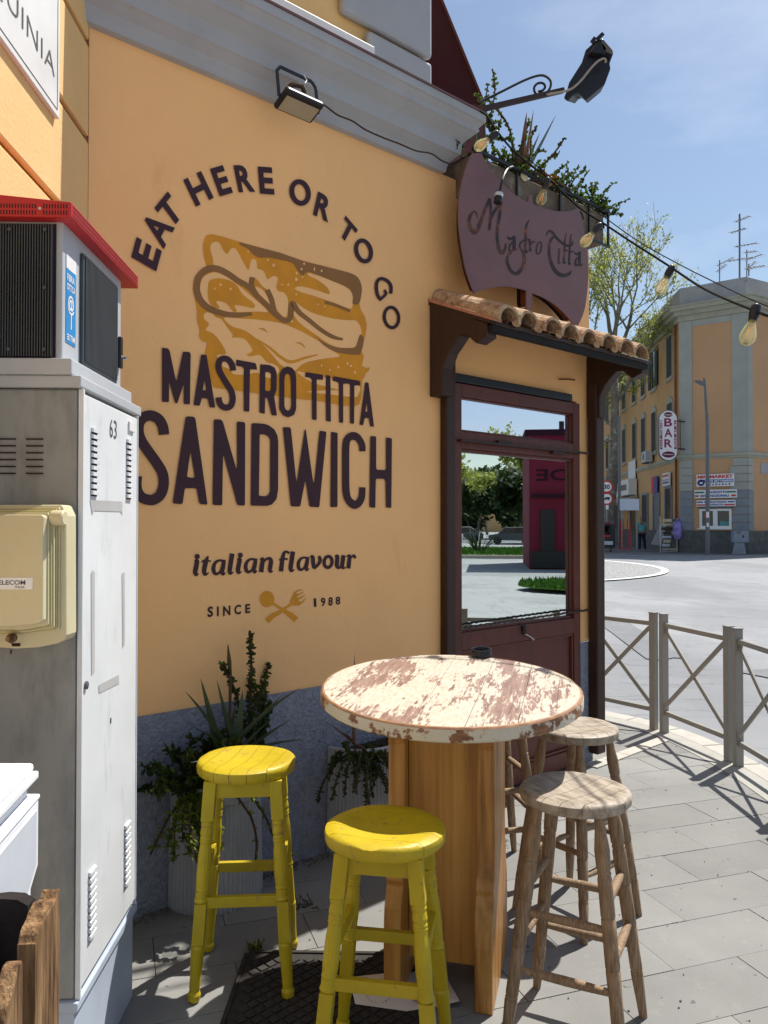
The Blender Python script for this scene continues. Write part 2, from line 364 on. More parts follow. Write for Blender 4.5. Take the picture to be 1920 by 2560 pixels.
def m_asph():
    m, n, l, b = nt('worn_asphalt')
    z = noise(n, l, .35, 8, (1, .5, 1)); z2 = noise(n, l, 220, 3)
    r = ramp(n, l, z.outputs['Fac'], [(.35, (.205, .212, .224)), (.5, (.26, .267, .28)), (.53, (.30, .306, .318)), (.7, (.27, .277, .29))]); r2 = ramp(n, l, z2.outputs['Fac'], [(.3, g3(.6)), (.7, g3(1.0))])
    mx = n.new('ShaderNodeMixRGB'); mx.blend_type = 'MULTIPLY'; mx.inputs[0].default_value = .7; l.new(r.outputs[0], mx.inputs[1]); l.new(r2.outputs[0], mx.inputs[2])
    z4 = noise(n, l, .9, 10, (.25, 1.6, 1), .6, rot=(0, 0, .25)); cr = ramp(n, l, z4.outputs['Fac'], [(.494, g3(1)), (.5, g3(.42)), (.506, g3(1))])
    mx2 = n.new('ShaderNodeMixRGB'); mx2.blend_type = 'MULTIPLY'; mx2.inputs[0].default_value = .8; l.new(mx.outputs[0], mx2.inputs[1]); l.new(cr.outputs[0], mx2.inputs[2])
    l.new(mx2.outputs[0], b.inputs['Base Color']); b.inputs['Roughness'].default_value = .85
    bp = n.new('ShaderNodeBump'); bp.inputs['Distance'].default_value = .003; l.new(z2.outputs['Fac'], bp.inputs['Height']); l.new(bp.outputs[0], b.inputs['Normal'])
    return m
m_road = m_asph()
def m_cobble():
    m, n, l, b = nt('cobble_setts')
    t = n.new('ShaderNodeTexCoord'); v = n.new('ShaderNodeTexVoronoi'); v.feature = 'DISTANCE_TO_EDGE'; v.inputs['Scale'].default_value = 7; l.new(t.outputs['Object'], v.inputs['Vector'])
    r = ramp(n, l, v.outputs['Distance'], [(.03, g3(.10)), (.09, g3(.30))]); l.new(r.outputs[0], b.inputs['Base Color']); b.inputs['Roughness'].default_value = .8
    bp = n.new('ShaderNodeBump'); bp.inputs['Distance'].default_value = .02; l.new(r.outputs[0], bp.inputs['Height']); l.new(bp.outputs[0], b.inputs['Normal'])
    return m
m_cob = m_cobble()
m_lane = mat('road_white', (.62, .62, .6), .8, var=.1)
m_fence = mat('greige_steel', (.245, .24, .22), .45, var=.06, spec=.45, dirt=(.22, .2, .17), dl=(.6, .9))
m_drain = mat('sooty_cast_iron', (.028, .024, .021), .85, var=.4, vs=40, bump=.004, bs=60, dirt=(.15, .06, .05), dl=(.68, .72), dsc=26)
m_paper = mat('paper_sheet', (.62, .59, .56), .7, var=.04)
m_pink = mat('pink_print', (.5, .11, .14), .7, var=.25, vs=60)
m_glassb = None
def glass(name, tint, refl, rough=.0):
    m, n, l, b = nt(name); n.remove(b); o = n['Material Output']
    g = n.new('ShaderNodeBsdfGlossy'); g.inputs['Roughness'].default_value = rough; g.inputs['Color'].default_value = (.80, .88, .85, 1)
    t = n.new('ShaderNodeBsdfTransparent'); t.inputs['Color'].default_value = (*tint, 1)
    fr = n.new('ShaderNodeFresnel'); fr.inputs['IOR'].default_value = 1.5
    ad = n.new('ShaderNodeMath'); ad.operation = 'ADD'; ad.inputs[1].default_value = refl; ad.use_clamp = True; l.new(fr.outputs[0], ad.inputs[0])
    mx = n.new('ShaderNodeMixShader'); l.new(ad.outputs[0], mx.inputs[0]); l.new(t.outputs[0], mx.inputs[1]); l.new(g.outputs[0], mx.inputs[2]); l.new(mx.outputs[0], o.inputs[0])
    return m
m_pane = glass('door_glass', (.75, .85, .8), .36, .006)
m_pane2 = glass('transom_glass', (.9, .92, .95), .24)
[setattr(q.inputs['Color'], 'default_value', (.80, .82, .95, 1)) for q in m_pane2.node_tree.nodes if q.type == 'BSDF_GLOSSY']
m_bulb = glass('bulb_glass', (1.0, .95, .80), .02)
_n, _l = m_bulb.node_tree.nodes, m_bulb.node_tree.links
_df = _n.new('ShaderNodeBsdfTranslucent'); _df.inputs['Color'].default_value = (.95, .82, .5, 1); _mm = _n.new('ShaderNodeMixShader'); _mm.inputs[0].default_value = .16
_src = _n['Material Output'].inputs[0].links[0].from_socket; _l.new(_src, _mm.inputs[1]); _l.new(_df.outputs[0], _mm.inputs[2]); _l.new(_mm.outputs[0], _n['Material Output'].inputs[0])
m_fil = emis('filament', (.9, .45, .15), .12)
m_cable = mat('matt_black_cable', (.012, .012, .012), .9, spec=.1)
m_winglass = mat('dark_window_glass', (.02, .025, .03), .08, var=.2, spec=.8)
m_bgw = mat('bg_ochre_wall', (.54, .325, .15), .9, var=.07, vs=.7, dirt=(.38, .24, .12), dl=(.62, .9), dsc=1.2)
m_bgp = mat('bg_peach_wall', (.52, .31, .165), .9, var=.06, vs=.7, dirt=(.40, .25, .15), dl=(.62, .9), dsc=.9)
m_bgq = mat('bg_sage_stone', (.345, .358, .325), .9, var=.08, vs=1.4, dirt=(.18, .19, .18), dl=(.62, .85), dsc=2.5)
m_bgc = mat('bg_cornice_cream', (.36, .36, .29), .9, var=.12, vs=2, dirt=(.16, .16, .14), dl=(.6, .8), dsc=2)
m_bgg = mat('bg_parapet_concrete', (.34, .34, .34), .9, var=.12, vs=1.2, dirt=(.10, .11, .10), dl=(.62, .75), dsc=1.6)
m_bgpl = mat('bg_dark_plinth', (.10, .105, .10), .95, var=.25, vs=3, dirt=(.16, .15, .13), dl=(.5, .8), dsc=4)
m_bgb = mat('bg_blue_grey_blocks', (.22, .25, .28), .9, var=.1, vs=2)
m_shut = mat('brown_shutters', (.03, .022, .02), .6, var=.2)
m_shutg = mat('green_grey_shutters', (.028, .035, .04), .6, var=.2)
m_bark = mat('plane_tree_bark', (.15, .135, .105), .9, var=.35, vs=2.5, dirt=(.30, .29, .24), dl=(.55, .62), dsc=4)
m_lf1 = mat('spring_leaf', (.17, .23, .035), .6, var=.4, vs=3)
m_lf2 = mat('green_leaf', (.06, .09, .02), .6, var=.4, vs=3)
m_lf3 = mat('olive_leaf', (.12, .13, .04), .6, var=.4, vs=3)
def leafy(name, c, tr):
    m = mat(name, c, .6, var=.35, vs=3); n, l = m.node_tree.nodes, m.node_tree.links; b = n['Principled BSDF']; t = n.new('ShaderNodeBsdfTranslucent'); t.inputs['Color'].default_value = (*tr, 1)
    mx = n.new('ShaderNodeMixShader'); mx.inputs[0].default_value = .5; l.new(b.outputs[0], mx.inputs[1]); l.new(t.outputs[0], mx.inputs[2]); l.new(mx.outputs[0], n['Material Output'].inputs[0]); return m
m_lf1 = leafy('spring_leaf_lit', (.26, .31, .07), (.55, .60, .10)); m_lf3 = leafy('olive_leaf_lit', (.20, .23, .06), (.40, .44, .08))
m_jade2 = leafy('lime_leaf_lit', (.13, .19, .03), (.24, .30, .03)); m_jade = leafy('jade_leaf_lit', (.05, .085, .022), (.05, .09, .012))
m_grass = mat('grass', (.07, .17, .015), .8, var=.4, vs=8)
m_sred = mat('sign_red', (.55, .02, .02), .4); m_sblue = mat('sign_blue', (.02, .05, .3), .4); m_sgreen = mat('sign_green', (.02, .16, .08), .4)
m_spurp = mat('sign_magenta', (.24, .02, .09), .4); m_swht = mat('sign_white', (.74, .74, .74), .4, var=.03)
m_lamp = mat('lamp_post_grey', (.13, .14, .15), .5); m_skin = mat('skin', (.30, .16, .10), .6)
m_teal = mat('teal_shirt', (.10, .42, .42), .8); m_jean = mat('dark_jeans', (.012, .018, .04), .85); m_hair = mat('dark_hair', (.01, .008, .007), .7)
m_stone = mat('weathered_planter', (.15, .115, .085), .95, var=.35, vs=10, bump=.004, bs=40, dirt=(.28, .25, .2), dl=(.56, .68), dsc=9)
m_redb = mat('red_render', (.17, .008, .03), .8, var=.1)
m_silver = mat('silver_metal', (.5, .5, .5), .3, metal=.8)

# ------------------------------------------------------------------ lettering
_cache = {}
def glyph(s, bold=0.0, space=1.0):
    k = (s, bold, space)
    if k not in _cache:
        cu = bpy.data.curves.new('lettering', 'FONT'); cu.body = s; cu.size = 1; cu.offset = bold; cu.resolution_u = 3; cu.space_character = space
        ob = link(bpy.data.objects.new('lettering', cu)); bpy.context.view_layer.update()
        me = bpy.data.meshes.new_from_object(ob.evaluated_get(bpy.context.evaluated_depsgraph_get()))
        vs = [(v.co.x, v.co.y) for v in me.vertices]; fs = [tuple(p.vertices) for p in me.polygons]
        bpy.data.objects.remove(ob); bpy.data.curves.remove(cu); bpy.data.meshes.remove(me)
        x0 = min(v[0] for v in vs); x1 = max(v[0] for v in vs); y0 = min(v[1] for v in vs); y1 = max(v[1] for v in vs)
        _cache[k] = ([((x - x0) / max(1e-6, x1 - x0), (y - y0) / max(1e-6, y1 - y0)) for x, y in vs], fs, (x1 - x0) / max(1e-6, y1 - y0))
    return _cache[k]
def write(mb, s, bl, right, up, bold=.012, space=1.0):
    """lettering whose bounding box spans bl, bl+right, bl+up (world)"""
    vs, fs, _ = glyph(s, bold, space); bl, right, up = Vector(bl), Vector(right), Vector(up)
    return mb.add([bl + right * u + up * v for u, v in vs], fs)

# ================================================================== THE SANDWICH SHOP
shop = thing('corner_shop', 'ochre sandwich shop with painted mural, grey cornice and tiled door canopy', 'building', (-1.112, 2.93, 0))
FW = lambda s, o, z: WL(s, z, o)
S_END = 3.253
# wall with the door opening
outl = [(0, -.02), (1.945, -.02), (1.945, 2.30), (3.110, 2.30), (3.110, -.02), (S_END, -.02), (S_END, 3.40), (0, 3.40)]
MB().prism([WL(s, z) for s, z in outl], [WL(s, z, -.28) for s, z in outl]).build('mural_wall', m_wall, shop, fix=True)
for a, b in ((0.0, 1.871), (3.112, S_END + .004)):
    p = MB(); p.fbox(FW, a, b, .002, .012, 0, .772)
    o = p.build('plinth', m_plinth, shop)
# upper storeys, set above the cornice
p = MB(); p.fbox(FW, -.02, 1.74, -.5, 0, 3.45, 11.5)
p.hexa([WL(1.3, 3.45, -4), WL(1.74, 3.45, -4), WL(1.74, 3.45, -.5), WL(1.3, 3.45, -.5), WL(1.3, 11.5, -4), WL(1.74, 11.5, -4), WL(1.74, 11.5, -.5), WL(1.3, 11.5, -.5)])
p.build('upper_wall', m_wall2, shop)
for z0, z1, a in ((3.74, 3.93, 1.34), (3.955, 4.42, 1.18), (4.445, 4.9, 1.34), (4.925, 5.4, 1.18)):
    MB().fbox(FW, a, 1.775, .002, .05, z0, z1).build('quoin', m_corn, shop, bevel=.018)
MB().fbox(FW, .2, 1.315, .06, .12, 3.735, 3.80).build('metal_flashing', m_wht, shop, bevel=.004)
# cornice, moulded and mitred round the corner
prof = [(0, 3.395), (.028, 3.40), (.034, 3.43), (.045, 3.455), (.075, 3.485), (.085, 3.492), (.09, 3.545), (.10, 3.56), (.14, 3.600), (.150, 3.607), (.152, 3.63), (.172, 3.655), (.180, 3.660), (.180, 3.70), (0, 3.735)]
p = MB(); SE = 1.865; vs = []
for (o_, z) in prof: vs += [WL(-.12, z, o_), WL(SE + o_, z, o_), WL(SE + o_, z, -.5)]
n_ = len(prof); fs = []
for i in range(n_ - 1):
    for k in range(2): fs.append((i * 3 + k, i * 3 + k + 1, (i + 1) * 3 + k + 1, (i + 1) * 3 + k))
p.add(vs, fs); p.build('cornice', m_corn, shop)
p = MB(); p.fbox(FW, -.1, SE + .186, .14, .186, 3.701, 3.711); p.build('drip_edge', m_flash, shop)
# left wing in rendered courses with recessed joints
LD = Vector((-.046, 1, 0)).normalized(); LN = Vector((1, .046, 0)).normalized()
FL = lambda t, o, z: C0 + LD * t + LN * o + Vector((0, 0, z))       # t<0 towards the camera
MB().fbox(FL, -3.2, .02, -.5, -.022, -.02, 11.5).build('wing_backing', m_groove, shop)
zs = [0, .405, .771, 1.137, 1.503, 1.869, 2.235, 2.601, 2.967, 3.333, 3.70, 4.07, 4.44]
for i in range(len(zs) - 1):
    MB().fbox(FL, -3.2, .0, -.0215, 0, zs[i] + .013, zs[i + 1] - .013).build('render_course', m_wall2, shop, bevel=.006)
MB().fbox(FL, -3.2, 0, -.0215, 0, 4.45, 11.5).build('wing_upper_wall', m_wall2, shop)
# street name plaque
plq = MB().fbox(FL, -1.45, -.342, .0005, .016, 2.868, 3.38).build('street_plaque', m_marb, None, bevel=.002)
tag(plq, 'white marble street plaque with engraved lettering high on the left wing', 'street plaque')
p = MB()
p.fbox(FL, -1.44, -.362, .0165, .0172, 2.888, 2.891); p.fbox(FL, -.365, -.362, .0165, .0172, 2.892, 3.36)
p.build('engraved_border', m_txt, plq)
p = MB(); write(p, 'TARQUINIA', FL(-1.13, .0175, 2.968), LD * .74, Vector((0, 0, .078)), -.012, 1.05)
write(p, 'VIA', FL(-1.36, .0175, 2.968), LD * .19, Vector((0, 0, .078)), -.012)
p.build('engraved_lettering', m_txt, plq)

# ------------------------------------------------------------------ mural
def A1(x, y): return (390 + x / 5.53, 860 + y / 5.53)
def A2(x, y): return (680 + x / 5.53, 860 + y / 5.53)
def A3(x, y): return (340 + x / 4.879, 1020 + y / 4.879)
def A4(x, y): return (670 + x / 4.879, 1040 + y / 4.879)
def K4(x, y): return (250 + x / 2.074, 350 + y / 2.074)
def K5(x, y): return (470 + x / 3.858, 1360 + y / 3.858)
def KS(x, y): return (470 + x / 3.456, 570 + y / 3.456)
def wmap(T, off): return lambda pts: [W(*T(*p[:2]), off) for p in pts]
def poly(mb, T, loops, off, sf=True):
    mb.sheet([wmap(T, off)(soft(l) if sf else l) for l in loops])
def rpoly(mb, T, pts, off, n=3): mb.sheet([wmap(T, off)(catmull([(x, y, 0) for x, y in pts], n, True))])
def stroke(mb, T, pts, wd, off, n=5):
    l, r = ribbon(pts, wd, n); f = wmap(T, off); a, b = f(l), f(r); m = len(a)
    mb.add(a + b, [(i, i + 1, m + i + 1, m + i) for i in range(m - 1)])
def ring(mb, T, c, a, b, wd, off, rot=0, n=36):
    pts = []
    o1, o2 = [], []
    for k in range(n):
        t = 2 * math.pi * k / n
        for lst, e in ((o1, wd / 2), (o2, -wd / 2)):
            x, y = (a + e) * math.cos(t), (b + e) * math.sin(t); lst.append((c[0] + x * math.cos(rot) - y * math.sin(rot), c[1] + x * math.sin(rot) + y * math.cos(rot)))
    f = wmap(T, off); A, B = f(o1), f(o2); mb.add(A + B, [(i, (i + 1) % n, n + (i + 1) % n, n + i) for i in range(n)])
def gfit(mb, T, ch, bl, br, tl, off, bold=.02):
    vs, fs, _ = glyph(ch, bold)
    f = wmap(T, off); mb.add(f([(bl[0] + u * (br[0] - bl[0]) + v * (tl[0] - bl[0]), bl[1] + u * (br[1] - bl[1]) + v * (tl[1] - bl[1])) for u, v in vs]), fs)
mural = thing('wall_mural', 'painted mural of a sandwich between aubergine lettering on the ochre wall', 'mural', WL(.9, 1.2, 0))
o0 = .0022
p = MB()
for ch, bl, br, tl in (('E', (292, 682), (321, 575), (162, 607)), ('A', (330, 567), (389, 455), (207, 463)), ('T', (367, 468), (437, 382), (282, 352)),
        ('H', (498, 346), (590, 299), (432, 207)), ('E', (622, 293), (690, 272), (570, 150)), ('R', (720, 271), (806, 268), (692, 131)), ('E', (830, 278), (905, 283), (818, 137)),
        ('T', (1231, 477), (1293, 550), (1275, 392))):
    gfit(p, K4, ch, bl, br, tl, o0 + .003, .035 if ch != 'A' else .03)
    _k = globals().get('_k', 0) + 1
    if _k in (3, 7): p.build('painted_word', m_ink, mural); p = MB()
ring(p, K4, (1367, 575), 37, 55, 22, o0 + .003, -.28); p.build('painted_word', m_ink, mural); p = MB()
ring(p, K4, (1038, 272), 42, 57, 26, o0 + .003, -.25); gfit(p, K4, 'R', (1104, 386), (1183, 428), (1132, 266), o0 + .003, .035); p.build('painted_word', m_ink, mural); p = MB()
ring(p, K4, (1512, 920), 37, 53, 17, o0 + .003, -.12)
stroke(p, K4, [(1508, 796), (1508, 755), (1487, 728), (1455, 719), (1436, 738), (1434, 775), (1442, 808), (1458, 830)], 18, o0 + .003); stroke(p, K4, [(1452, 828), (1470, 812), (1484, 795), (1474, 778)], 15, o0 + .0033)
p.build('painted_word', m_ink, mural)
# the sandwich
p = MB()
sil = [KS(*q) for q in [(160, 62), (210, 54), (300, 75), (450, 120), (600, 162), (800, 215), (1000, 285), (1200, 335), (1400, 388), (1470, 430), (1500, 500), (1500, 560), (1480, 650), (1490, 700), (1530, 770), (1545, 840), (1532, 930), (1515, 980), (1495, 1060), (1520, 1110), (1500, 1190), (1530, 1208), (1572, 1206), (1560, 1235), (1540, 1252), (1522, 1290), (1505, 1310)]]
sil += [A2(*q) for q in [(1242, 600), (1238, 730), (1205, 835), (1150, 860), (1000, 855), (740, 805), (550, 775), (340, 757), (60, 717)]] + [A1(*q) for q in [(1430, 687), (1100, 642), (800, 603), (760, 500), (725, 330), (680, 150), (685, 90), (705, 10)]]
sil += [KS(*q) for q in [(160, 985), (120, 975), (98, 940), (103, 880), (80, 800), (78, 700), (60, 600), (65, 480), (110, 400), (160, 330), (135, 230), (130, 140)]]
p.sheet([[W(x, y, o0) for x, y in sil]])
p.build('painted_bread', m_org, mural)
def wallcol(pts, d=.0006): 
    rpoly(pw, KS, pts, o0 + d)
pw = MB()
wallcol([(195, 195), (198, 140), (240, 118), (275, 135), (300, 185), (338, 225), (370, 180), (403, 176), (435, 215), (480, 300), (522, 362), (540, 295), (562, 264), (592, 290), (600, 350), (650, 368), (685, 442), (715, 425), (750, 414), (776, 440), (762, 505), (780, 545), (830, 560), (862, 610), (862, 700), (845, 770), (800, 745), (760, 690), (720, 600), (690, 540), (640, 500), (590, 440), (545, 440), (515, 490), (430, 440), (330, 375), (225, 320), (215, 262)])
wallcol([(210, 385), (135, 420), (105, 500), (115, 590), (150, 650), (220, 695), (300, 722), (420, 727), (600, 722), (690, 720), (560, 600), (430, 490), (330, 420), (260, 388)])
wallcol([(582, 508), (625, 520), (668, 560), (702, 640), (705, 672), (640, 610), (600, 560)])
wallcol([(1040, 388), (1120, 410), (1250, 460), (1385, 520), (1425, 590), (1418, 685), (1380, 692), (1250, 640), (1100, 592), (940, 540), (932, 510), (1000, 508), (1120, 540), (1222, 572), (1200, 510), (1120, 450), (1045, 412)])
wallcol([(925, 642), (1000, 692), (1100, 742), (1250, 782), (1380, 797), (1450, 800), (1492, 860), (1497, 930), (1465, 1005), (1420, 1037), (1300, 1032), (1200, 990), (1100, 920), (1000, 850), (930, 780), (912, 730), (940, 700)])
wallcol([(310, 775), (450, 782), (600, 792), (800, 822), (950, 880), (1100, 960), (1180, 1010), (1250, 1060), (1312, 1108), (1200, 1125), (1060, 1150), (980, 1182), (925, 1232), (860, 1215), (800, 1180), (740, 1110), (640, 1000), (500, 890), (380, 850)])
wallcol([(165, 728), (212, 742), (240, 770), (290, 790), (332, 850), (388, 926), (375, 945), (460, 950), (510, 980), (557, 1060), (508, 1092), (540, 1110), (620, 1098), (680, 1160), (740, 1175), (786, 1215), (775, 1260), (700, 1300), (600, 1250), (500, 1268), (390, 1262), (370, 1230), (325, 1205), (300, 1195), (250, 1100), (330, 1085), (270, 970), (210, 908), (152, 880), (182, 830), (138, 785), (140, 745)])
wallcol([(940, 1238), (1040, 1258), (1180, 1290), (1330, 1320), (1480, 1365), (1470, 1440), (1440, 1462), (1250, 1440), (1020, 1415), (1200, 1402), (1310, 1400), (1100, 1345), (1000, 1292)])
pw.build('mural_ground', m_wall, mural)
p = MB()
rpoly(p, KS, [(175, 480), (200, 447), (260, 434), (350, 450), (420, 490), (470, 570), (572, 655), (560, 692), (470, 672), (402, 668), (422, 718), (390, 722), (330, 650), (260, 630), (245, 642), (272, 692), (205, 672), (172, 600)], o0 + .0012)
stroke(p, KS, [(590, 958), (700, 1030), (800, 1115), (890, 1157), (1000, 1125), (1122, 1094)], [8, 20, 26, 26, 22, 10], o0 + .0012)
stroke(p, KS, [(612, 868), (655, 876), (686, 902)], [6, 16, 6], o0 + .0012); stroke(p, KS, [(930, 990), (978, 1000), (1012, 1038)], [6, 16, 6], o0 + .0012)
p.build('painted_filling', m_org, mural)
p = MB()
stroke(p, KS, [(555, 740), (420, 752), (300, 738), (180, 692), (112, 630), (78, 550), (78, 470), (105, 405), (170, 357), (250, 352), (340, 392), (430, 452), (520, 505), (600, 588), (680, 665), (760, 745), (830, 797), (880, 785), (890, 735), (893, 668), (910, 655), (960, 728), (1050, 800), (1150, 880), (1250, 940), (1338, 962)], [26, 42, 50, 54, 58, 58, 56, 56, 58, 56, 52, 46, 46, 46, 46, 46, 46, 44, 46, 46, 46, 42, 38, 36, 34, 20], o0 + .0018)
stroke(p, KS, [(556, 425), (550, 500), (600, 590)], 46, o0 + .0019); stroke(p, KS, [(684, 535), (722, 615), (748, 730)], 42, o0 + .0019)
stroke(p, KS, [(1182, 640), (1290, 672), (1400, 718)], 24, o0 + .0018)
rpoly(p, KS, [(450, 125), (600, 164), (800, 216), (1000, 286), (1200, 336), (1400, 389), (1470, 430), (1500, 500), (1500, 560), (1478, 652), (1422, 652), (1425, 590), (1383, 520), (1250, 458), (1120, 405), (1030, 380), (992, 410), (945, 360), (900, 300), (780, 270), (690, 252), (620, 256), (570, 232), (520, 180), (460, 150)], o0 + .0016)
rpoly(p, KS, [(1125, 960), (1200, 1002), (1300, 1032), (1420, 1035), (1455, 1010), (1480, 930), (1500, 925), (1520, 960), (1500, 1060), (1470, 1095), (1350, 1085), (1250, 1060), (1170, 1010)], o0 + .0016)
p.build('painted_crust', m_brn, mural)
p = MB(); rs = random.Random(3)
for (x, y) in ((520, 205), (690, 275), (740, 318), (940, 390), (935, 445), (990, 425), (812, 490), (865, 490), (935, 575), (1125, 660), (1180, 680), (280, 490), (230, 525), (370, 525), (1005, 310), (1092, 355), (1155, 368), (1155, 1190), (1225, 1225), (1300, 1200), (1380, 1170), (1440, 1245), (1410, 1190), (980, 355), (898, 808)):
    a, b = rs.uniform(6, 12), rs.uniform(9, 17); rpoly(p, KS, [(x + (a * math.cos(t)) * rs.uniform(.6, 1.3), y + b * math.sin(t) * rs.uniform(.6, 1.3)) for t in (0, 1, 2, 3, 4, 5)], o0 + .0023, 2)
p.build('painted_crumbs', m_wall, mural)
# brand lettering
p = MB(); oT = o0 + .0036
def P(T, *loops): poly(p, T, loops, oT)
P(A1, [(85, 50), (165, 60), (190, 95), (275, 500), (290, 500), (375, 105), (465, 110), (480, 140), (470, 835), (385, 830), (385, 545), (300, 810), (280, 822), (262, 808), (180, 510), (180, 803), (85, 800)])
P(A1, [(625, 145), (700, 150), (820, 880), (740, 875), (720, 765), (700, 755), (635, 745), (605, 855), (520, 845)], [(668, 490), (700, 640), (648, 640)])
stroke(p, A1, [(1068, 368), (1052, 290), (1005, 222), (945, 200), (890, 222), (866, 290), (882, 380), (960, 520), (1040, 650), (1062, 760), (1038, 850), (978, 880), (912, 858), (876, 800), (868, 738)], 84, oT)
P(A1, [(1110, 215), (1380, 265), (1400, 355), (1300, 350), (1290, 935), (1215, 930), (1215, 340), (1190, 315), (1105, 300)])
P(A1, [(1440, 280), (1570, 290), (1640, 325), (1670, 400), (1668, 630), (1634, 720), (1674, 990), (1600, 985), (1545, 750), (1510, 735), (1505, 965), (1430, 950)], [(1512, 385), (1570, 390), (1592, 420), (1588, 640), (1560, 655), (1512, 640)])
P(A2, [(105, 420), (140, 345), (210, 308), (280, 330), (325, 390), (335, 470), (335, 900), (305, 980), (225, 1015), (150, 985), (100, 900)], [(172, 500), (180, 430), (215, 405), (250, 430), (262, 500), (268, 850), (255, 905), (220, 925), (185, 900), (172, 850)])
P(A2, [(465, 388), (705, 425), (708, 495), (618, 490), (618, 1052), (555, 1045), (552, 490), (525, 465), (455, 455)])
P(A2, [(745, 428), (808, 438), (815, 1075), (748, 1065)])
P(A2, [(850, 445), (1215, 510), (1225, 572), (1140, 572), (1135, 1103), (1080, 1098), (1080, 570), (1060, 548), (985, 550), (985, 1090), (930, 1085), (925, 545), (900, 525), (832, 505)])
P(A2, [(1290, 530), (1335, 535), (1412, 1145), (1360, 1140), (1340, 1022), (1282, 1022), (1260, 1125), (1212, 1118)], [(1308, 800), (1326, 942), (1290, 938)])
p.build('painted_name_lettering', m_ink, mural)
p = MB()
stroke(p, A3, [(342, 325), (328, 225), (275, 135), (185, 92), (100, 112), (42, 180), (32, 290), (70, 405), (150, 525), (260, 680), (325, 800), (338, 935), (300, 1055), (230, 1112), (170, 1122), (80, 1095), (20, 1020), (5, 930), (12, 830)], 127, oT)
P(A3, [(625, 102), (700, 105), (725, 125), (872, 1165), (860, 1180), (785, 1172), (770, 1150), (742, 990), (725, 978), (610, 978), (595, 990), (570, 1160), (555, 1172), (460, 1165), (450, 1150), (605, 115)], [(666, 520), (718, 840), (705, 855), (640, 845), (622, 835)])
P(A3, [(965, 137), (1035, 140), (1060, 165), (1222, 735), (1235, 730), (1230, 180), (1245, 165), (1320, 172), (1333, 190), (1330, 1175), (1320, 1190), (1250, 1188), (1232, 1170), (1070, 575), (1062, 585), (1052, 1175), (1040, 1187), (945, 1183), (935, 1170), (950, 150)])
P(A3, [(1410, 195), (1430, 185), (1560, 192), (1620, 210), (1690, 262), (1728, 340), (1736, 420), (1734, 1000), (1715, 1110), (1660, 1175), (1600, 1195), (1400, 1190)], [(1510, 320), (1560, 322), (1610, 340), (1638, 390), (1635, 1020), (1615, 1060), (1580, 1078), (1500, 1070)])
P(A4, [(190, 138), (265, 135), (280, 155), (345, 790), (355, 790), (448, 165), (462, 165), (552, 810), (566, 810), (628, 190), (640, 180), (705, 190), (713, 205), (628, 1100), (615, 1113), (515, 1108), (505, 1095), (462, 800), (452, 800), (395, 1095), (380, 1105), (290, 1102), (278, 1090), (183, 150)])
P(A4, [(770, 192), (850, 205), (848, 1110), (762, 1112)])
stroke(p, A4, [(1153, 430), (1145, 345), (1095, 265), (1040, 243), (980, 270), (952, 350), (948, 600), (952, 900), (980, 1020), (1050, 1082), (1110, 1058), (1146, 980), (1152, 870)], [78, 80, 86, 96, 88, 88, 88, 88, 88, 100, 88, 80, 76], oT)
P(A4, [(1250, 245), (1312, 248), (1320, 260), (1320, 640), (1335, 658), (1425, 660), (1440, 645), (1440, 270), (1450, 263), (1505, 270), (1512, 285), (1505, 1115), (1495, 1120), (1440, 1118), (1435, 800), (1420, 765), (1325, 765), (1315, 780), (1310, 1115), (1300, 1120), (1245, 1115), (1238, 1105)])
p.build('painted_sandwich_lettering', m_ink, mural)
p = MB(); _c = [0]
def q5(pts, wd, dx=0, dy=0, k=1.0, x0=0, y0=0):
    _c[0] += 1; f = lambda x, y: (x0 + (x - x0) * k + dx, y0 + (y - y0) * k + dy)
    stroke(p, K5, [f(*v) for v in pts], [w_ * k for w_ in wd] if isinstance(wd, list) else wd * k, o0 + .00012 * (_c[0] % 12), 4)
def dot5(c, r=25): rpoly(p, K5, [(c[0] + r * math.cos(t * .785), c[1] + r * 1.05 * math.sin(t * .785)) for t in range(8)], o0 + .0016, 2)
def a5(dx, dy, k=1.0):
    q5([(345, 168), (305, 158), (265, 180), (246, 230), (256, 278), (284, 288), (318, 255), (340, 200)], [26, 22, 30, 38, 36, 26, 20, 16], dx, dy, k, 225, 300); q5([(350, 152), (338, 220), (328, 268), (340, 292), (362, 274)], [34, 42, 42, 28, 8], dx, dy, k, 225, 300)
q5([(62, 168), (88, 162), (78, 225), (70, 272), (80, 298), (104, 284)], [10, 40, 46, 44, 30, 8]); dot5((90, 121))
q5([(196, 116), (175, 165), (160, 230), (156, 268), (168, 294), (202, 276)], [12, 42, 44, 42, 30, 8]); q5([(130, 178), (160, 160), (222, 166)], [8, 24, 12]); a5(0, 0)
q5([(428, 92), (410, 200), (402, 262), (412, 284), (440, 270)], [46, 44, 42, 28, 8]); q5([(474, 152), (500, 146), (490, 205), (482, 256), (492, 278), (518, 264)], [10, 38, 42, 42, 28, 8]); dot5((506, 108), 24)
a5(312, -20, .95); q5([(694, 150), (722, 143), (715, 200), (706, 272)], [10, 34, 44, 44]); q5([(722, 190), (755, 148), (788, 140), (802, 165), (795, 215), (790, 248), (800, 268), (820, 260)], [8, 22, 32, 40, 42, 40, 26, 8])
q5([(976, 92), (958, 76), (932, 80), (915, 125), (906, 190), (897, 264)], [28, 22, 28, 38, 42, 44]); q5([(880, 152), (962, 143)], 20); q5([(1012, 72), (1000, 160), (990, 235), (1000, 258), (1028, 246)], [44, 44, 42, 28, 8])
a5(820, -42, .90); q5([(1176, 125), (1202, 122), (1208, 180), (1214, 236)], [8, 34, 40, 26]); q5([(1214, 238), (1258, 195), (1276, 150), (1262, 116)], [26, 32, 34, 26])
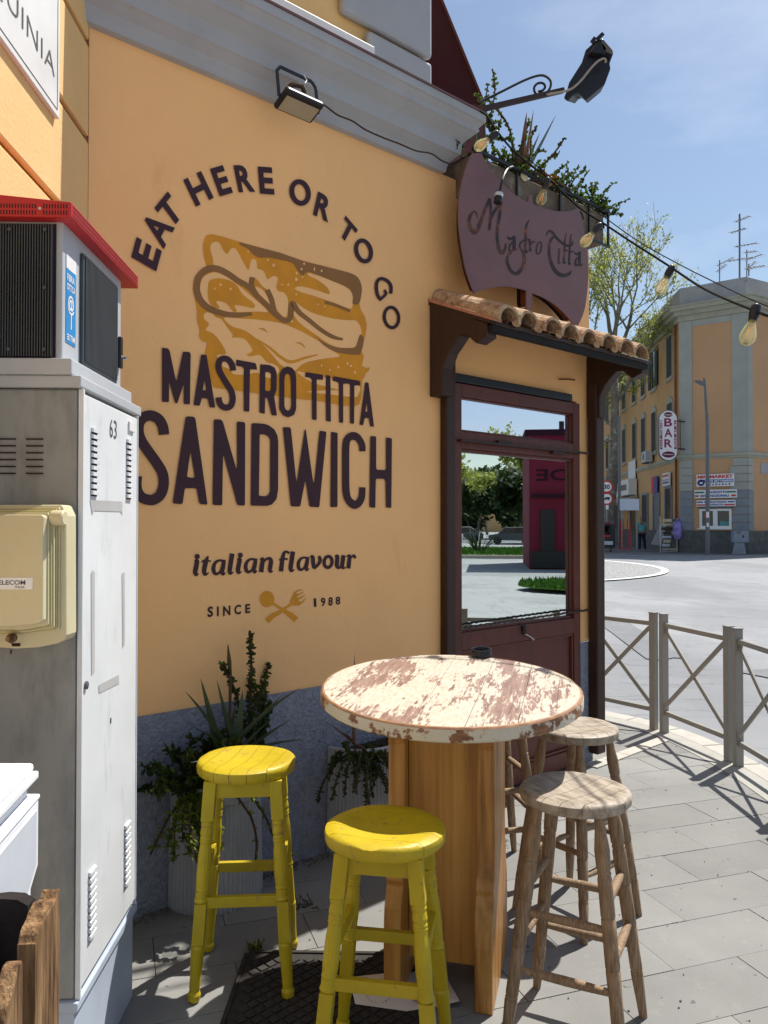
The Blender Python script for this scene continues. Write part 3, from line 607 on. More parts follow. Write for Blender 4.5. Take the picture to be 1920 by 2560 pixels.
ring(p, K5, (1352, 173), 38, 54, 32, o0 + .0009, .12); q5([(1416, 122), (1442, 116), (1438, 170), (1438, 212), (1456, 230), (1482, 205), (1496, 160)], [8, 34, 40, 38, 26, 16, 10]); q5([(1502, 108), (1492, 170), (1488, 212), (1498, 232), (1522, 224)], [38, 40, 38, 26, 8])
q5([(1530, 122), (1558, 113), (1555, 170), (1548, 236)], [8, 30, 38, 40]); q5([(1560, 165), (1580, 125), (1604, 112), (1612, 140)], [8, 16, 26, 24])
p.build('painted_flavour_lettering', m_ink, mural)
p = MB()
for ch, bl, br, tl in (('S', (188, 709), (243, 700), (188, 607)), ('I', (280, 697), (298, 695), (280, 604)), ('N', (338, 693), (410, 686), (338, 600)), ('C', (448, 684), (512, 676), (448, 590)), ('E', (553, 669), (600, 664), (553, 581))):
    gfit(p, K5, ch, bl, br, tl, o0, .035)
p.build('painted_word', m_ink, mural); p = MB()
for ch, bl, br, tl in (('1', (1216, 607), (1240, 604), (1212, 525)), ('9', (1284, 604), (1328, 599), (1281, 519)), ('8', (1355, 598), (1398, 593), (1354, 514)), ('8', (1425, 587), (1470, 584), (1424, 508))):
    gfit(p, K5, ch, bl, br, tl, o0, .03 if ch != '1' else -.01)
p.build('painted_year', m_ink, mural)
p = MB()
rpoly(p, K5, [(763 + 70 * math.cos(t) , 530 + 77 * math.sin(t)) for t in [k * math.pi / 6 for k in range(12)]], o0, 3)
stroke(p, K5, [(815, 568), (870, 605), (930, 645), (1000, 690), (1045, 732)], [26, 22, 34, 50, 52], o0 + .0003)
rpoly(p, K5, [(985, 578), (992, 540), (1010, 495), (1040, 470), (1060, 500), (1045, 530), (1080, 555), (1095, 572), (1070, 590), (1030, 592)], o0)
for a, b, c in (((1018, 492), (1050, 455), (1106, 438)), ((1035, 510), (1070, 485), (1116, 463)), ((1045, 535), (1085, 520), (1128, 492)), ((1070, 582), (1105, 560), (1140, 518))): stroke(p, K5, [a, b, c], [18, 13, 6], o0 + .0006)
stroke(p, K5, [(1000, 578), (930, 625), (890, 655), (820, 690), (765, 742)], [24, 22, 34, 48, 54], o0 + .0006)
p.build('painted_cutlery', m_org, mural)

# ------------------------------------------------------------------ door
door = thing('door_group', None, None)
bpy.data.objects.remove(door)
dp = MB()
def fr(a, b, z0, z1, o1=.028, o0_=-.04): dp.fbox(FW, a, b, o0_, o1, z0, z1)
DL, DR = 1.948, 3.106
fr(DL, 2.0165, .02, 2.285); fr(3.04, DR, .02, 2.285); fr(2.0165, 3.04, 2.215, 2.285)
fr(2.0165, 3.04, 1.932, 2.026); fr(2.0165, 3.04, .84, .934); fr(2.0165, 3.04, .02, .12)
door = dp.build('door', m_door, shop, bevel=.004)
dp = MB(); fr(2.0165, 3.04, .12, .84, .004, -.03); o = dp.build('door_panel', m_door, door)
dp = MB()
for a, b, z0, z1 in ((2.0165, 3.04, .822, .838), (2.0165, 3.04, .122, .138), (2.018, 2.034, .139, .821), (3.023, 3.039, .139, .821)): fr(a, b, z0, z1, .02, .0045)
dp.build('panel_moulding', m_door, door, bevel=.003)
dp = MB(); fr(2.0175, 3.039, .936, 1.930, -.006, -.010); dp.build('glass_pane', m_pane, door)
dp = MB(); fr(2.0175, 3.039, 2.028, 2.213, -.006, -.010); dp.build('transom_pane', m_pane2, door)
dp = MB()
for a, b, z0, z1 in ((2.0165, 3.04, 1.914, 1.9315), (2.0165, 2.030, .955, 1.913), (3.0265, 3.04, .955, 1.913), (2.0165, 3.04, .9345, .95), (2.0165, 3.04, 2.027, 2.037), (2.0165, 2.028, 2.038, 2.205), (3.029, 3.04, 2.038, 2.205), (2.0165, 3.04, 2.206, 2.2145)): fr(a, b, z0, z1, .012, -.005)
dp.build('glazing_bead', m_door, door, bevel=.002)
dp = MB(); dp.fbox(FW, 1.955, 3.02, .002, .034, 2.289, 2.335); dp.build('lintel_strip', m_rubber, door, bevel=.004)
dp = MB(); dp.bar(WL(1.98, 1.972, .045), WL(3.17, 1.972, .045), .022, .012); dp.bar(WL(2.3, 1.985, .038), WL(2.42, 1.985, .038), .02, .02); dp.bar(WL(2.8, 1.96, .04), WL(2.92, 1.96, .04), .02, .02); dp.build('drip_rail', m_post, door)
dp = MB(); pts = [WL(2.01 + (3.19 - 2.01) * k / 60, .966 + .012 * k / 60, .046) + Vector((0, 0, .002 * math.sin(k * 2.1))) for k in range(61)]
dp.tube(pts, [.006 + .002 * (k % 2) for k in range(61)], 6); dp.build('twisted_rod', m_post, door)
kz = W(1308, 1568, .03)
dp = MB(); dp.lathe([(.012, 0), (.016, .004), (.016, .012), (.008, .018)], 14, kz, (U, Vector((0, 0, 1)), N)); dp.bar(kz + N * .008, kz + N * .008 - Vector((0, 0, .04)), .018, .012); dp.build('lock', m_rubber, door)
dp = MB(); a = kz + N * .01 - Vector((0, 0, .038)); dp.tube([a, a + U * .05 - Vector((0, 0, .02)), a + U * .085 - Vector((0, 0, .042))], [.005, .004, .006], 8); dp.build('latch', m_silver, door)
# door posts
pl = MB().fbox(FW, 1.873, 1.944, .002, .055, .0, 2.50).build('door_post', m_post, shop, bevel=.008)
prt = MB().fbox(FW, 3.205, 3.295, .014, .085, .06, 2.43).build('door_post', m_post, shop, bevel=.01)
# canopy of curved tiles
canopy = MB()
canopy.fbox(FW, 1.81, 3.24, .385, .425, 2.462, 2.497)
canopy.build('front_beam', m_cable0, shop, bevel=.004)
def bracket(s0, s1, post):
    pr = [(0.003, 2.70), (.40, 2.505), (.40, 2.44), (.33, 2.415), (.30, 2.44), (.27, 2.47), (.22, 2.475), (.14, 2.40), (.10, 2.33), (.10, post), (.003, post)]
    b_ = MB().prism([WL(s0, z, o_) for o_, z in pr], [WL(s1, z, o_) for o_, z in pr]).build('canopy_bracket', m_post, shop, bevel=.006, fix=True)
    return b_
bracket(1.795, 1.872, 2.19); bracket(3.215, 3.29, 2.20)
FT = lambda s, q, h: WL(s, 2.705 - q * .42 + h, q)        # on the sloping roof: along, out, above
roof = MB().fbox(FT, 1.79, 3.28, .002, .43, -.03, -.012).build('canopy_roof', m_post, shop)
for k in range(8):
    s = 1.885 + k * .1757
    jt = random.Random(k); q1 = .462 + jt.uniform(-.012, .014); hz_ = jt.uniform(-.004, .006)
    for (ra, ia, ss, nm, up) in ((.078, .064, s, 'cover_tile', 1), (.075, .062, s - .088, 'pan_tile', -1)):
        if nm == 'pan_tile' and k == 0:
            MB().fbox(FT, 1.785, 1.85, .0, .452, -.012, .006).build('edge_tile', m_brick, roof, bevel=.003); continue
        t_ = MB(); seg = 10; vs = []
        for q, sc in ((.006, .92), (.2, .97), (q1 if up > 0 else q1 - .12, 1.06)):
            for r_ in (ra, ia):
                for i in range(seg + 1):
                    t = math.pi * i / seg
                    vs.append(FT(ss + math.cos(t) * r_ * sc, q, (up * math.sin(t) * r_ * sc * 1.0) + (hz_ if up > 0 else .034)))
        m_ = seg + 1; fs = []
        for j in range(2):
            for i in range(seg):
                a, b = j * 2 * m_, (j + 1) * 2 * m_
                fs += [(a + i, a + i + 1, b + i + 1, b + i), (a + m_ + i, b + m_ + i, b + m_ + i + 1, a + m_ + i + 1)]
            for i in (0, seg): fs.append((j * 2 * m_ + i, j * 2 * m_ + m_ + i, (j + 1) * 2 * m_ + m_ + i, (j + 1) * 2 * m_ + i))
        b = 4 * m_
        fs += [(b + i, b + i + 1, b + m_ + i + 1, b + m_ + i) for i in range(seg)]
        t_.add(vs, fs); t_.build(nm, m_tile, roof)
# mortar blobs under the tile ends
for k in range(7):
    s = 1.885 + (k + .5) * .1757; mb = MB(); rr = random.Random(k + 5)
    prof_ = [(.001, 0), (.022, .006), (.028, .02), (.018, .034), (.001, .04)]
    mb.lathe(prof_, 8, FT(s, .44, -.015), (U * rr.uniform(.9, 1.4), N * .5, Vector((0, 0, 1)))); mb.build('mortar', m_tile, roof)
dp = MB(); dp.tube([W(1398, 948, .02), W(1425, 948, .02), W(1437, 950, .025)], .005, 6); dp.build('bent_hook', m_rust, shop)
# inside seen through the glass
p = MB(); p.fbox(FW, 1.2, 3.24, -3.2, -.29, 2.62, 2.66); inn = p.build('interior_ceiling', m_wht, shop)
for s_, q_ in ((2.35, -1.2), (2.6, -1.9)):
    MB().lathe([(.09, 0), (.09, .01)], 20, FW(s_, q_, 2.605)).build('ceiling_light', emis('ceiling_lamp', (1, .97, .9), 1.6), inn)
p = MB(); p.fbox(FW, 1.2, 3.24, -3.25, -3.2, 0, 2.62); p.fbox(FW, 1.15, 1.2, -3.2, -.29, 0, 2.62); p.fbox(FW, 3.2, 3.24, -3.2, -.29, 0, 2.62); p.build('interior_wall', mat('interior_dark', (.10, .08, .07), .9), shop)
p = MB(); p.fbox(FW, 1.95, 3.1, -.42, -.05, .86, .90); p.build('window_sill', mat('pale_counter', (.5, .42, .3), .5), shop)
p = MB(); p.fbox(FW, 2.05, 3.0, -.45, -.10, 1.20, 1.208); p.build('glass_shelf', mat('green_glass_edge', (.02, .25, .17), .2), shop)

# ================================================================== AXE SIGN, PLANTERS, LAMPS
def X(x, y): return (1140 + x / 4.74, 370 + y / 4.74)
def onp(T, off): return lambda pts: [W(*T(*q[:2]), off) for q in pts]
so_ = .175
sign = thing('axe_sign', 'large plum steel sign shaped like an axe blade with cut-out script lettering', 'shop sign', WL(2.6, 2.9, so_))
axe = catmull([(q[0], q[1], 0) for q in [(205, 60), (150, 150), (90, 330), (50, 510), (32, 700), (35, 900), (62, 1130), (110, 1400), (160, 1580)]], 3) + [Vector((215, 1725, 0))]
axe += catmull([(q[0], q[1], 0) for q in [(222, 1722), (300, 1688), (420, 1655), (560, 1642), (700, 1655), (833, 1690)]], 3) + [Vector((q[0], q[1], 0)) for q in [(835, 1900), (848, 1935), (866, 1945), (886, 1936), (898, 1900), (903, 1722)]]
axe += catmull([(q[0], q[1], 0) for q in [(915, 1724), (1050, 1780), (1200, 1880), (1330, 2010), (1424, 2130)]], 3) + catmull([(q[0], q[1], 0) for q in [(1432, 2130), (1500, 1990), (1540, 1830), (1565, 1600), (1570, 1400), (1555, 1200), (1520, 980), (1475, 790), (1444, 716)]], 3)
axe += catmull([(q[0], q[1], 0) for q in [(1435, 718), (1360, 745), (1200, 748), (1050, 712), (912, 662)]], 3) + [Vector((905, 560, 0)), Vector((862, 555, 0)), Vector((856, 642, 0))] + catmull([(q[0], q[1], 0) for q in [(850, 640), (760, 592), (650, 512), (560, 425), (440, 290), (350, 150), (300, 60)]], 3)
fa, fb = onp(X, so_)(axe), onp(X, so_)(axe)
MB().prism(fa, [q - N * .008 for q in fa]).build('sign_plate', m_sign, sign, fix=True)
cx = sum((q for q in fa), Vector()) / len(fa)
inner = [cx + (q - cx) * .90 - N * .009 for q in fa]
MB().prism([q - N * .045 for q in inner], [q - N * .06 for q in inner]).build('sign_backing', m_black, sign, fix=True)
MB().prism(inner, [q - N * .034 for q in inner]).build('sign_box', m_rust, sign, fix=True)
p = MB(); oo = so_ + .0008
S_ = lambda pts, wd: stroke(p, X, pts, [v * 1.22 for v in wd] if isinstance(wd, list) else wd * 1.22, oo, 4)
S_([(258, 838), (238, 765), (200, 757), (158, 830), (160, 920), (205, 995), (245, 985), (295, 860), (345, 730), (400, 598)], [8, 20, 26, 34, 36, 42, 42, 38, 34, 28])
S_([(402, 600), (412, 750), (393, 975)], [24, 30, 30]); S_([(400, 900), (440, 780), (500, 690), (545, 636)], [10, 28, 34, 28])
S_([(540, 636), (515, 800), (492, 950), (490, 1100), (520, 1220), (552, 1240), (582, 1190), (590, 1130)], [26, 34, 32, 30, 36, 36, 24, 14])
S_([(606, 1055), (650, 1080), (692, 1040)], [22, 26, 22]); S_([(692, 1040), (690, 1120), (692, 1205), (728, 1195)], [26, 34, 30, 12]); S_([(688, 1100), (640, 1150), (632, 1215), (662, 1220), (692, 1170)], [14, 20, 24, 22, 14])
S_([(800, 1092), (762, 1130), (757, 1180), (792, 1235), (810, 1310), (790, 1405), (740, 1475), (690, 1485), (640, 1440), (606, 1345), (620, 1262), (662, 1250)], [12, 20, 20, 30, 34, 36, 38, 36, 32, 30, 22, 14])
S_([(866, 850), (832, 930), (826, 1050), (820, 1185), (832, 1240), (858, 1210)], [10, 24, 28, 28, 20, 10]); S_([(800, 1092), (882, 1080)], 16)
S_([(872, 1090), (882, 1225)], 24); S_([(884, 1150), (912, 1108), (934, 1122)], [12, 18, 16])
ring(p, X, (982, 1185), 28, 72, 22, oo, .18, 24)
S_([(1070, 1045), (1092, 992), (1132, 992), (1180, 1052), (1240, 1112), (1300, 1150), (1350, 1160), (1382, 1130), (1372, 1100)], [10, 22, 28, 28, 26, 26, 22, 18, 10])
S_([(1168, 1052), (1128, 1082), (1106, 1150), (1106, 1265), (1140, 1392), (1200, 1480), (1270, 1510), (1340, 1490), (1362, 1456)], [18, 26, 28, 30, 36, 40, 38, 32, 16])
S_([(1225, 1188), (1218, 1290), (1216, 1362), (1242, 1350)], [20, 22, 20, 8]); S_([(1306, 1008), (1290, 1100), (1285, 1240), (1276, 1362), (1304, 1350)], [12, 18, 20, 20, 8]); S_([(1262, 1220), (1322, 1212)], 16)
S_([(1370, 1018), (1352, 1110), (1345, 1250), (1340, 1375), (1366, 1360)], [12, 18, 20, 20, 8]); S_([(1332, 1232), (1392, 1226)], 16)
S_([(1402, 1240), (1440, 1262), (1466, 1230)], [18, 22, 20]); S_([(1466, 1230), (1464, 1385), (1498, 1375)], [24, 30, 14]); S_([(1466, 1290), (1422, 1322), (1417, 1390), (1455, 1378)], [12, 20, 22, 14])
p.build('cut_out_lettering', m_cutlet(), sign)

def sprig(lf, st, p, d, Ln, n, ls, droop=0.0, rs=random, up=Vector((0, 0, 1))):
    p = Vector(p); d = Vector(d).normalized(); pts = [p.copy()]; k = 8
    for i in range(k):
        d = (d + Vector((rs.uniform(-.2, .2), rs.uniform(-.2, .2), rs.uniform(-.16, .14) - droop))).normalized(); p = p + d * Ln / k; pts.append(p.copy())
    st.tube(pts, [Ln * .011 + .0012] * len(pts), 4, False)
    for i in range(n):
        t = rs.uniform(.08, 1) * k; a = pts[min(int(t), k - 1)]; b = pts[min(int(t) + 1, k)]; q = a + (b - a) * (t % 1)
        v = Vector((rs.gauss(0, 1), rs.gauss(0, 1), rs.gauss(.2, .8))).normalized()
        o = v.orthogonal().normalized(); s_ = ls * rs.uniform(.6, 1.2); w_ = (v.cross(o)).normalized()
        if rs.random() < .5: o = -o
        c = q + v * s_ * .7
        lf.add([q, c - v * s_ * .25 + w_ * s_ * .38, c + v * s_ * .2 + w_ * s_ * .32, c + v * s_ * .42, c + v * s_ * .2 - w_ * s_ * .32, c - v * s_ * .25 - w_ * s_ * .38], [(0, 1, 2, 3), (0, 3, 4, 5)])
def blade(mb, p, d, Ln, wd, curve, rs=random, droopv=Vector((0, 0, -1))):
    """fleshy tapering leaf with a channelled section"""
    p = Vector(p); d = Vector(d).normalized(); a = d.cross(Vector((0, 0, 1)))
    if a.length < .1: a = Vector((1, 0, 0))
    a.normalize(); n = 9; vs = []
    for i in range(n + 1):
        t = i / n; wi = wd * (1 - t) ** .75 * (.8 + .4 * math.sin(min(1, t * 3) * math.pi / 2)) * .5; nn = a.cross(d).normalized(); th = wi * .55
        vs += [p + a * wi + nn * th * .5, p - nn * th, p - a * wi + nn * th * .5, p + nn * th * .1]
        d = (d + droopv * curve / n).normalized(); p = p + d * Ln / n
    fs = [(i * 4 + k, i * 4 + (k + 1) % 4, i * 4 + 4 + (k + 1) % 4, i * 4 + 4 + k) for i in range(n) for k in range(4)]
    return mb.add(vs, fs)

# roof planter behind the sign
pln = thing('roof_planter', 'long weathered planter box in an iron frame on the wall top behind the axe sign', 'planter', WL(2.6, 3.3, .07))
MB().fbox(FW, 2.0, 3.235, -.12, .125, 3.30, 3.50).build('trough', m_stone, pln, bevel=.008)
MB().fbox(FW, 2.02, 3.21, -.1, .10, 3.501, 3.515).build('soil', m_soil, pln)
p = MB()
for z in (3.515, 3.29): p.bar(WL(1.98 if z > 3.4 else 1.95, z, .142), WL(3.27, z, .142), .014, .012 if z < 3.4 else .018)
for s in (2.35, 2.75, 3.05, 3.26): p.bar(WL(s, 3.30, .140), WL(s, 3.50, .140), .012, .012, U)
p.bar(WL(3.255, 3.51, .14), WL(3.255, 3.51, -.12), .02, .03)
for s, r_ in ((2.93, .045), (3.15, .05), (2.55, .04)):
    pts = [WL(s, 3.39, .150) + U * (r_ * (1 - k / 26) * math.cos(k * .42)) + Vector((0, 0, r_ * (1 - k / 26) * math.sin(k * .42))) for k in range(24)]
    p.tube(pts, .005, 5)
p.build('iron_frame', m_black, pln)
MB().lathe([(.022, 0), (.03, .004), (.03, .01)], 16, W(1308, 441, .128), (U, Vector((0, 0, 1)), N)).build('drain_cap', m_cream, pln)
rs = random.Random(11)
for grp, (s, o_, kind) in enumerate([(2.04, .02, 0), (2.15, .03, 1), (2.40, .05, 0), (2.50, .05, 2), (2.78, .05, 0), (2.90, .06, 3), (3.16, .06, 0)]):
    base = WL(s, 3.51, o_)
    if kind == 0:
        t = thing('jade_shrub', ['straggly small-leaved shrub at the cornice corner beside the floodlight arm', '', 'small-leaved shrub in the middle of the roof planter', '', 'small-leaved shrub right of the tall red aloe in the roof planter', '', 'trailing small-leaved shrub at the right end of the roof planter'][grp], 'shrub', base)
        lf, st = MB(), MB()
        for i in range(24 if grp else 5):
            sprig(lf, st, base + U * rs.uniform(-.14, .14) + N * rs.uniform(-.05, .08), U * rs.gauss(.1, .5) + Vector((0, 0, rs.uniform(.15, 1))) + N * rs.uniform(-.2, .6), rs.uniform(.10, .34 if grp in (0, 2) else .24), 42, .018, .03, rs)
        if grp == 0:
            for (x0, y0), (x1, y1) in (((1224, 330), (1203, 178)), ((1222, 320), (1196, 235)), ((1230, 330), (1243, 300)), ((1226, 345), (1262, 318)), ((1215, 345), (1190, 375)), ((1224, 330), (1216, 215)), ((1235, 350), (1280, 345))):
                a_, b_ = D(x0, y0, 4.32), D(x1, y1, 4.3); sprig(lf, st, a_, b_ - a_, (b_ - a_).length, 46, .019, 0, rs)
        if grp == 2: sprig(lf, st, base, (.12, 0, 1), .52, 70, .018, 0, rs); sprig(lf, st, base, (.5, 0, .8), .4, 60, .018, 0, rs)
        lf.build('foliage', m_jade, t); st.build('stems', m_stem, t)
    else:
        t = thing('planter_aloe', {1: 'thin grey-green aloe at the left end of the roof planter', 2: 'tall aloe with red-edged spikes rising from the middle of the roof planter', 3: 'drooping long-leaved aloe at the right of the roof planter'}[kind], 'aloe', base)
        dirs = {1: [((.6, 0, .5), .26, .9), ((-.2, 0, 1), .3, .2), ((.8, 0, .25), .28, .2), ((.3, 0, .8), .2, .5)], 2: [((.12, 0, 1), .46, .05), ((.42, 0, .95), .50, -.1), ((.75, 0, .55), .38, .9), ((.9, 0, .22), .40, .5), ((-.1, 0, 1), .38, .2), ((1, 0, .05), .34, .2), ((-.4, 0, .6), .24, .3), ((.25, 0, 1), .34, .3), ((-.25, 0, .9), .28, .2)], 3: [((.55, 0, .8), .24, 0), ((.9, 0, .45), .34, .9), ((1, 0, .2), .30, .7), ((.2, 0, 1), .18, 0), ((.75, 0, .7), .22, 0), ((-.3, 0, .6), .2, .3)]}[kind]
        for dv, ln, cv in dirs:
            b_ = MB(); blade(b_, base + U * rs.uniform(-.02, .02), U * dv[0] * 1.2 + N * rs.uniform(-.1, .3) + Vector((0, 0, dv[2])), ln, .05 if kind == 2 else .028, cv, rs)
            b_.build('leaf', m_aloer if rs.random() < .6 else m_aloe, t, smooth=True)
t = thing('ochre_succulent', 'small succulent with yellow-orange leaves in the roof planter', 'succulent', WL(2.68, 3.51, .08))
lf, st = MB(), MB()
for i in range(10): sprig(lf, st, WL(2.68, 3.51, .08) + U * rs.uniform(-.05, .05), (rs.gauss(0, .5), rs.gauss(0, .5), .8), .1, 22, .028, .1, rs)
lf.build('foliage', m_dry, t); st.build('stems', m_stem, t)

# small spot lamp that lights the sign
spot = thing('sign_spotlight', 'small black goose-neck spotlight hanging in front of the axe sign', 'spotlight', W(1282, 417, .3))
p = MB(); g = [W(1282, 417, .15), W(1268, 424, .30), W(1256, 450, .34), W(1250, 475, .33), W(1247, 484, .33)]; p.tube(catmull(g, 4), .006, 8); p.build('goose_neck', m_black, spot)
p = MB(); p.tube([W(1248, 481, .33), W(1246, 492, .33), W(1244, 507, .33)], [.014, .02, .021], 14); p.build('lamp_head', m_rubber, spot)
p = MB(); p.tube([W(1247.6, 484, .33), W(1246.2, 493, .33)], [.0215, .0225], 14); p.build('lamp_collar', m_boxg, spot)
# floodlight under the cornice
fl = thing('led_floodlight', 'flat black LED floodlight hung from a bracket under the grey cornice', 'floodlight', W(745, 230, .2))
def Fz(x, y): return (660 + x / 7.541, 170 + y / 7.541)
dep = .2
q = [(245, 600), (500, 555), (1085, 755), (870, 910), (680, 910), (250, 735)]
top = [W(*Fz(*a), .14) for a in ((240, 560), (480, 440), (1050, 690), (880, 870), (690, 880), (240, 700))]
# body: a real slab tilted towards the ground
c_ = W(*Fz(660, 700), .17); ax = (W(*Fz(1060, 800), .17) - W(*Fz(420, 560), .17)).normalized(); ax = (U * .985 + Vector((0, 0, -.01))).normalized()
dn = (N * .36 - Vector((0, 0, .93))).normalized(); bx = ax.cross(dn).normalized()
FB = lambda a, b, h: c_ + ax * a + bx * b + dn * h
hw, hh = .098, .056
MB().fbox(FB, -hw, hw, -hh, hh, -.014, .014).build('lamp_body', m_rubber, fl, bevel=.01)
MB().fbox(FB, -hw + .014, hw - .014, -hh + .026, hh - .010, .0142, .016).build('led_window', mat('led_diffuser', (.36, .32, .23), .35, var=.02), fl)
MB().fbox(FB, -.045, .04, -.035, .02, -.034, -.0142).build('driver_box', m_rubber, fl, bevel=.006)
p = MB(); pts = [FB(-hw - .004, .0, 0), FB(-hw - .004, -.01, -.075) + Vector((0, 0, .045)), FB(-hw + .015, -.012, -.09) + Vector((0, 0, .055)), FB(hw - .015, -.012, -.09) + Vector((0, 0, .055)), FB(hw + .004, -.01, -.075) + Vector((0, 0, .045)), FB(hw + .004, 0, 0)]
for a, b in zip(pts, pts[1:]): p.bar(a, b, .014, .005, N)
p.build('yoke', m_black, fl)
p = MB(); p.tube(catmull([FB(-.07, -.02, -.02), FB(-.05, -.04, -.05), FB(0, -.05, -.05), FB(.02, -.02, -.02)], 4), .011, 7); p.build('cable_coil', m_stem, fl)
p = MB(); p.tube([FB(.0, -.07, -.055), FB(.015, -.07, -.08), FB(-.005, -.08, -.09)], .002, 5); p.build('cable_tie', m_wht, fl)
cable = MB(); cable.tube(catmull([W(*q_, o_) for q_, o_ in (((795, 252), .10), ((818, 268), .09), ((845, 288), .088), ((880, 302), .09), ((915, 325), .088), ((960, 345), .09), ((1000, 360), .088), ((1040, 377), .09), ((1078, 384), .09), ((1105, 402), .075), ((1130, 411), .06))], 4), .0042, 6)
tag(cable.build('power_cable', m_stem, None), 'thin dark cable sagging along the grey cornice from the LED floodlight', 'cable')

# street floodlight on a wrought arm
af = thing('floodlight_arm', 'wrought iron arm with a scroll carrying a big black floodlight over the street', 'floodlight', D(1213, 270, 4.15))
p = MB(); p.bar(D(1205, 273, 4.15), D(1408, 226, 4.42), .026, .026); p.build('arm', m_rust if False else m_post, af)
def Z7(x, y): return (1180 + x / 3.95, 180 + y / 3.95)
sc = [(85, 295), (300, 190), (500, 90), (640, 38), (720, 40), (775, 90), (770, 160), (720, 215), (665, 230), (620, 200), (615, 150), (650, 112), (700, 112), (722, 145), (700, 180), (658, 192)]
p = MB(); p.tube([D(*Z7(*q), 4.15 + .28 * (q[0] / 920)) for q in [tuple(v)[:2] for v in catmull([(a, b, 0) for a, b in sc], 4)]], .0068, 7); p.build('scroll', m_black, af)
def Z9(x, y): return (1400 + x / 10.37, 60 + y / 10.37)
body = [(660, 670), (820, 520), (910, 420), (1110, 370), (1370, 670), (1385, 760), (1290, 1010), (1315, 1150), (1160, 1570), (660, 1990), (470, 1795), (340, 1835), (190, 2010), (90, 1920), (165, 1740), (230, 1510), (560, 990)]
hood = [D(*Z9(*q), 4.40) for q in body]
bc = sum(hood, Vector()) / len(hood); bk = [bc + (q - bc) * .72 + Vector((.05, .17, .03)) for q in hood]
MB().prism(hood, bk).build('lamp_housing', m_rubber, af, fix=True, bevel=.006)
rid = [(700, 820), (880, 560), (1080, 520), (1230, 740), (1130, 880), (860, 870)]
r0 = [D(*Z9(*q), 4.395) for q in rid]; rc = sum(r0, Vector()) / len(r0); MB().prism([rc + (q - rc) * .8 + Vector((0, -.035, 0)) for q in r0], r0).build('gear_box', m_rubber, af, fix=True, bevel=.004)
p = MB(); p.prism([D(*Z9(*q), 4.36) for q in ((1070, 400), (1350, 680), (1370, 790), (1240, 750), (1130, 660))], [D(*Z9(*q), 4.38) for q in ((1070, 400), (1350, 680), (1370, 790), (1240, 750), (1130, 660))]); p.build('dusty_plate', mat('dust_grey', (.12, .11, .10), .9, var=.3, vs=20), af, fix=True)
p = MB(); p.bar(D(*Z9(960, 400), 4.38), D(*Z9(1120, 250), 4.38), .011, .02); p.bar(D(*Z9(820, 480), 4.38), D(*Z9(910, 360), 4.38), .014, .02); p.build('clip', m_black, af)
p = MB(); p.tube([D(*Z9(*q), 4.35) for q in [tuple(v)[:2] for v in catmull([(a, b, 0) for a, b in ((-450, 1850), (-100, 1790), (100, 1750), (330, 1660), (560, 1450), (760, 1200), (930, 1010), (1060, 920), (1150, 900), (1190, 950), (1175, 1000))], 4)]], .0062, 7); p.build('power_lead', mat('grey_lead', (.30, .28, .25), .5), af)

# awning on the terrace
aw = thing('maroon_awning', 'dark maroon fabric awning rising above the cornice corner', 'awning', D(1100, 200, 4.6))
q0 = [D(1040, 260, 4.55), D(1200, 262, 4.45), D(1208, 244, 4.45), D(1104, 0, 4.5), D(1020, -200, 4.55), D(930, -200, 4.6)]
MB().prism(q0, [q + Vector((.15, .9, 0)) for q in q0]).build('fabric', m_maroon, aw, fix=True)
p = MB(); p.bar(D(1207, 250, 4.44), D(1104, -2, 4.49), .02, .012); p.build('hem', mat('maroon_hem', (.07, .02, .03), .8), aw)

# string lights
cb = [((1200, 278), 4.02), ((1218, 291), 4.0), ((1241, 326), 3.96), ((1281, 374), 3.98), ((1332, 417), 4.0), ((1367, 443), 4.0), ((1446, 517), 3.95), ((1508, 558), 3.9), ((1580, 606), 3.8), ((1668, 662), 3.6), ((1760, 722), 3.25), ((1880, 774), 2.72), ((1960, 800), 2.5), ((2200, 850), 2.0)]
cpts = catmull([D(*q, d) for q, d in cb], 5)
p = MB(); p.tube(cpts, .0052, 7)
tag(p.build('light_string_cable', m_cable, None), 'black cable of the festoon lights running from the cornice corner to the upper right', 'cable')
p = MB(); p.tube(catmull([D(*q, d) for q, d in (((1312, 388), 4.02), ((1367, 436), 4.03), ((1500, 535), 3.95), ((1600, 606), 3.85), ((1700, 662), 3.65), ((1800, 712), 3.2), ((1900, 758), 2.8), ((2100, 830), 2.2))], 5), .0028, 5)
tag(p.build('support_wire', m_cable, None), 'thin steel support wire strung just above the festoon cable', 'wire')
bl_lab = ['amber glass festoon bulb nearest the cornice corner', 'amber glass festoon bulb in front of the roof planter', 'amber glass festoon bulb at the right tip of the axe sign', 'amber glass festoon bulb against the sky above the tree', 'largest and lowest amber glass festoon bulb in front of the distant building']
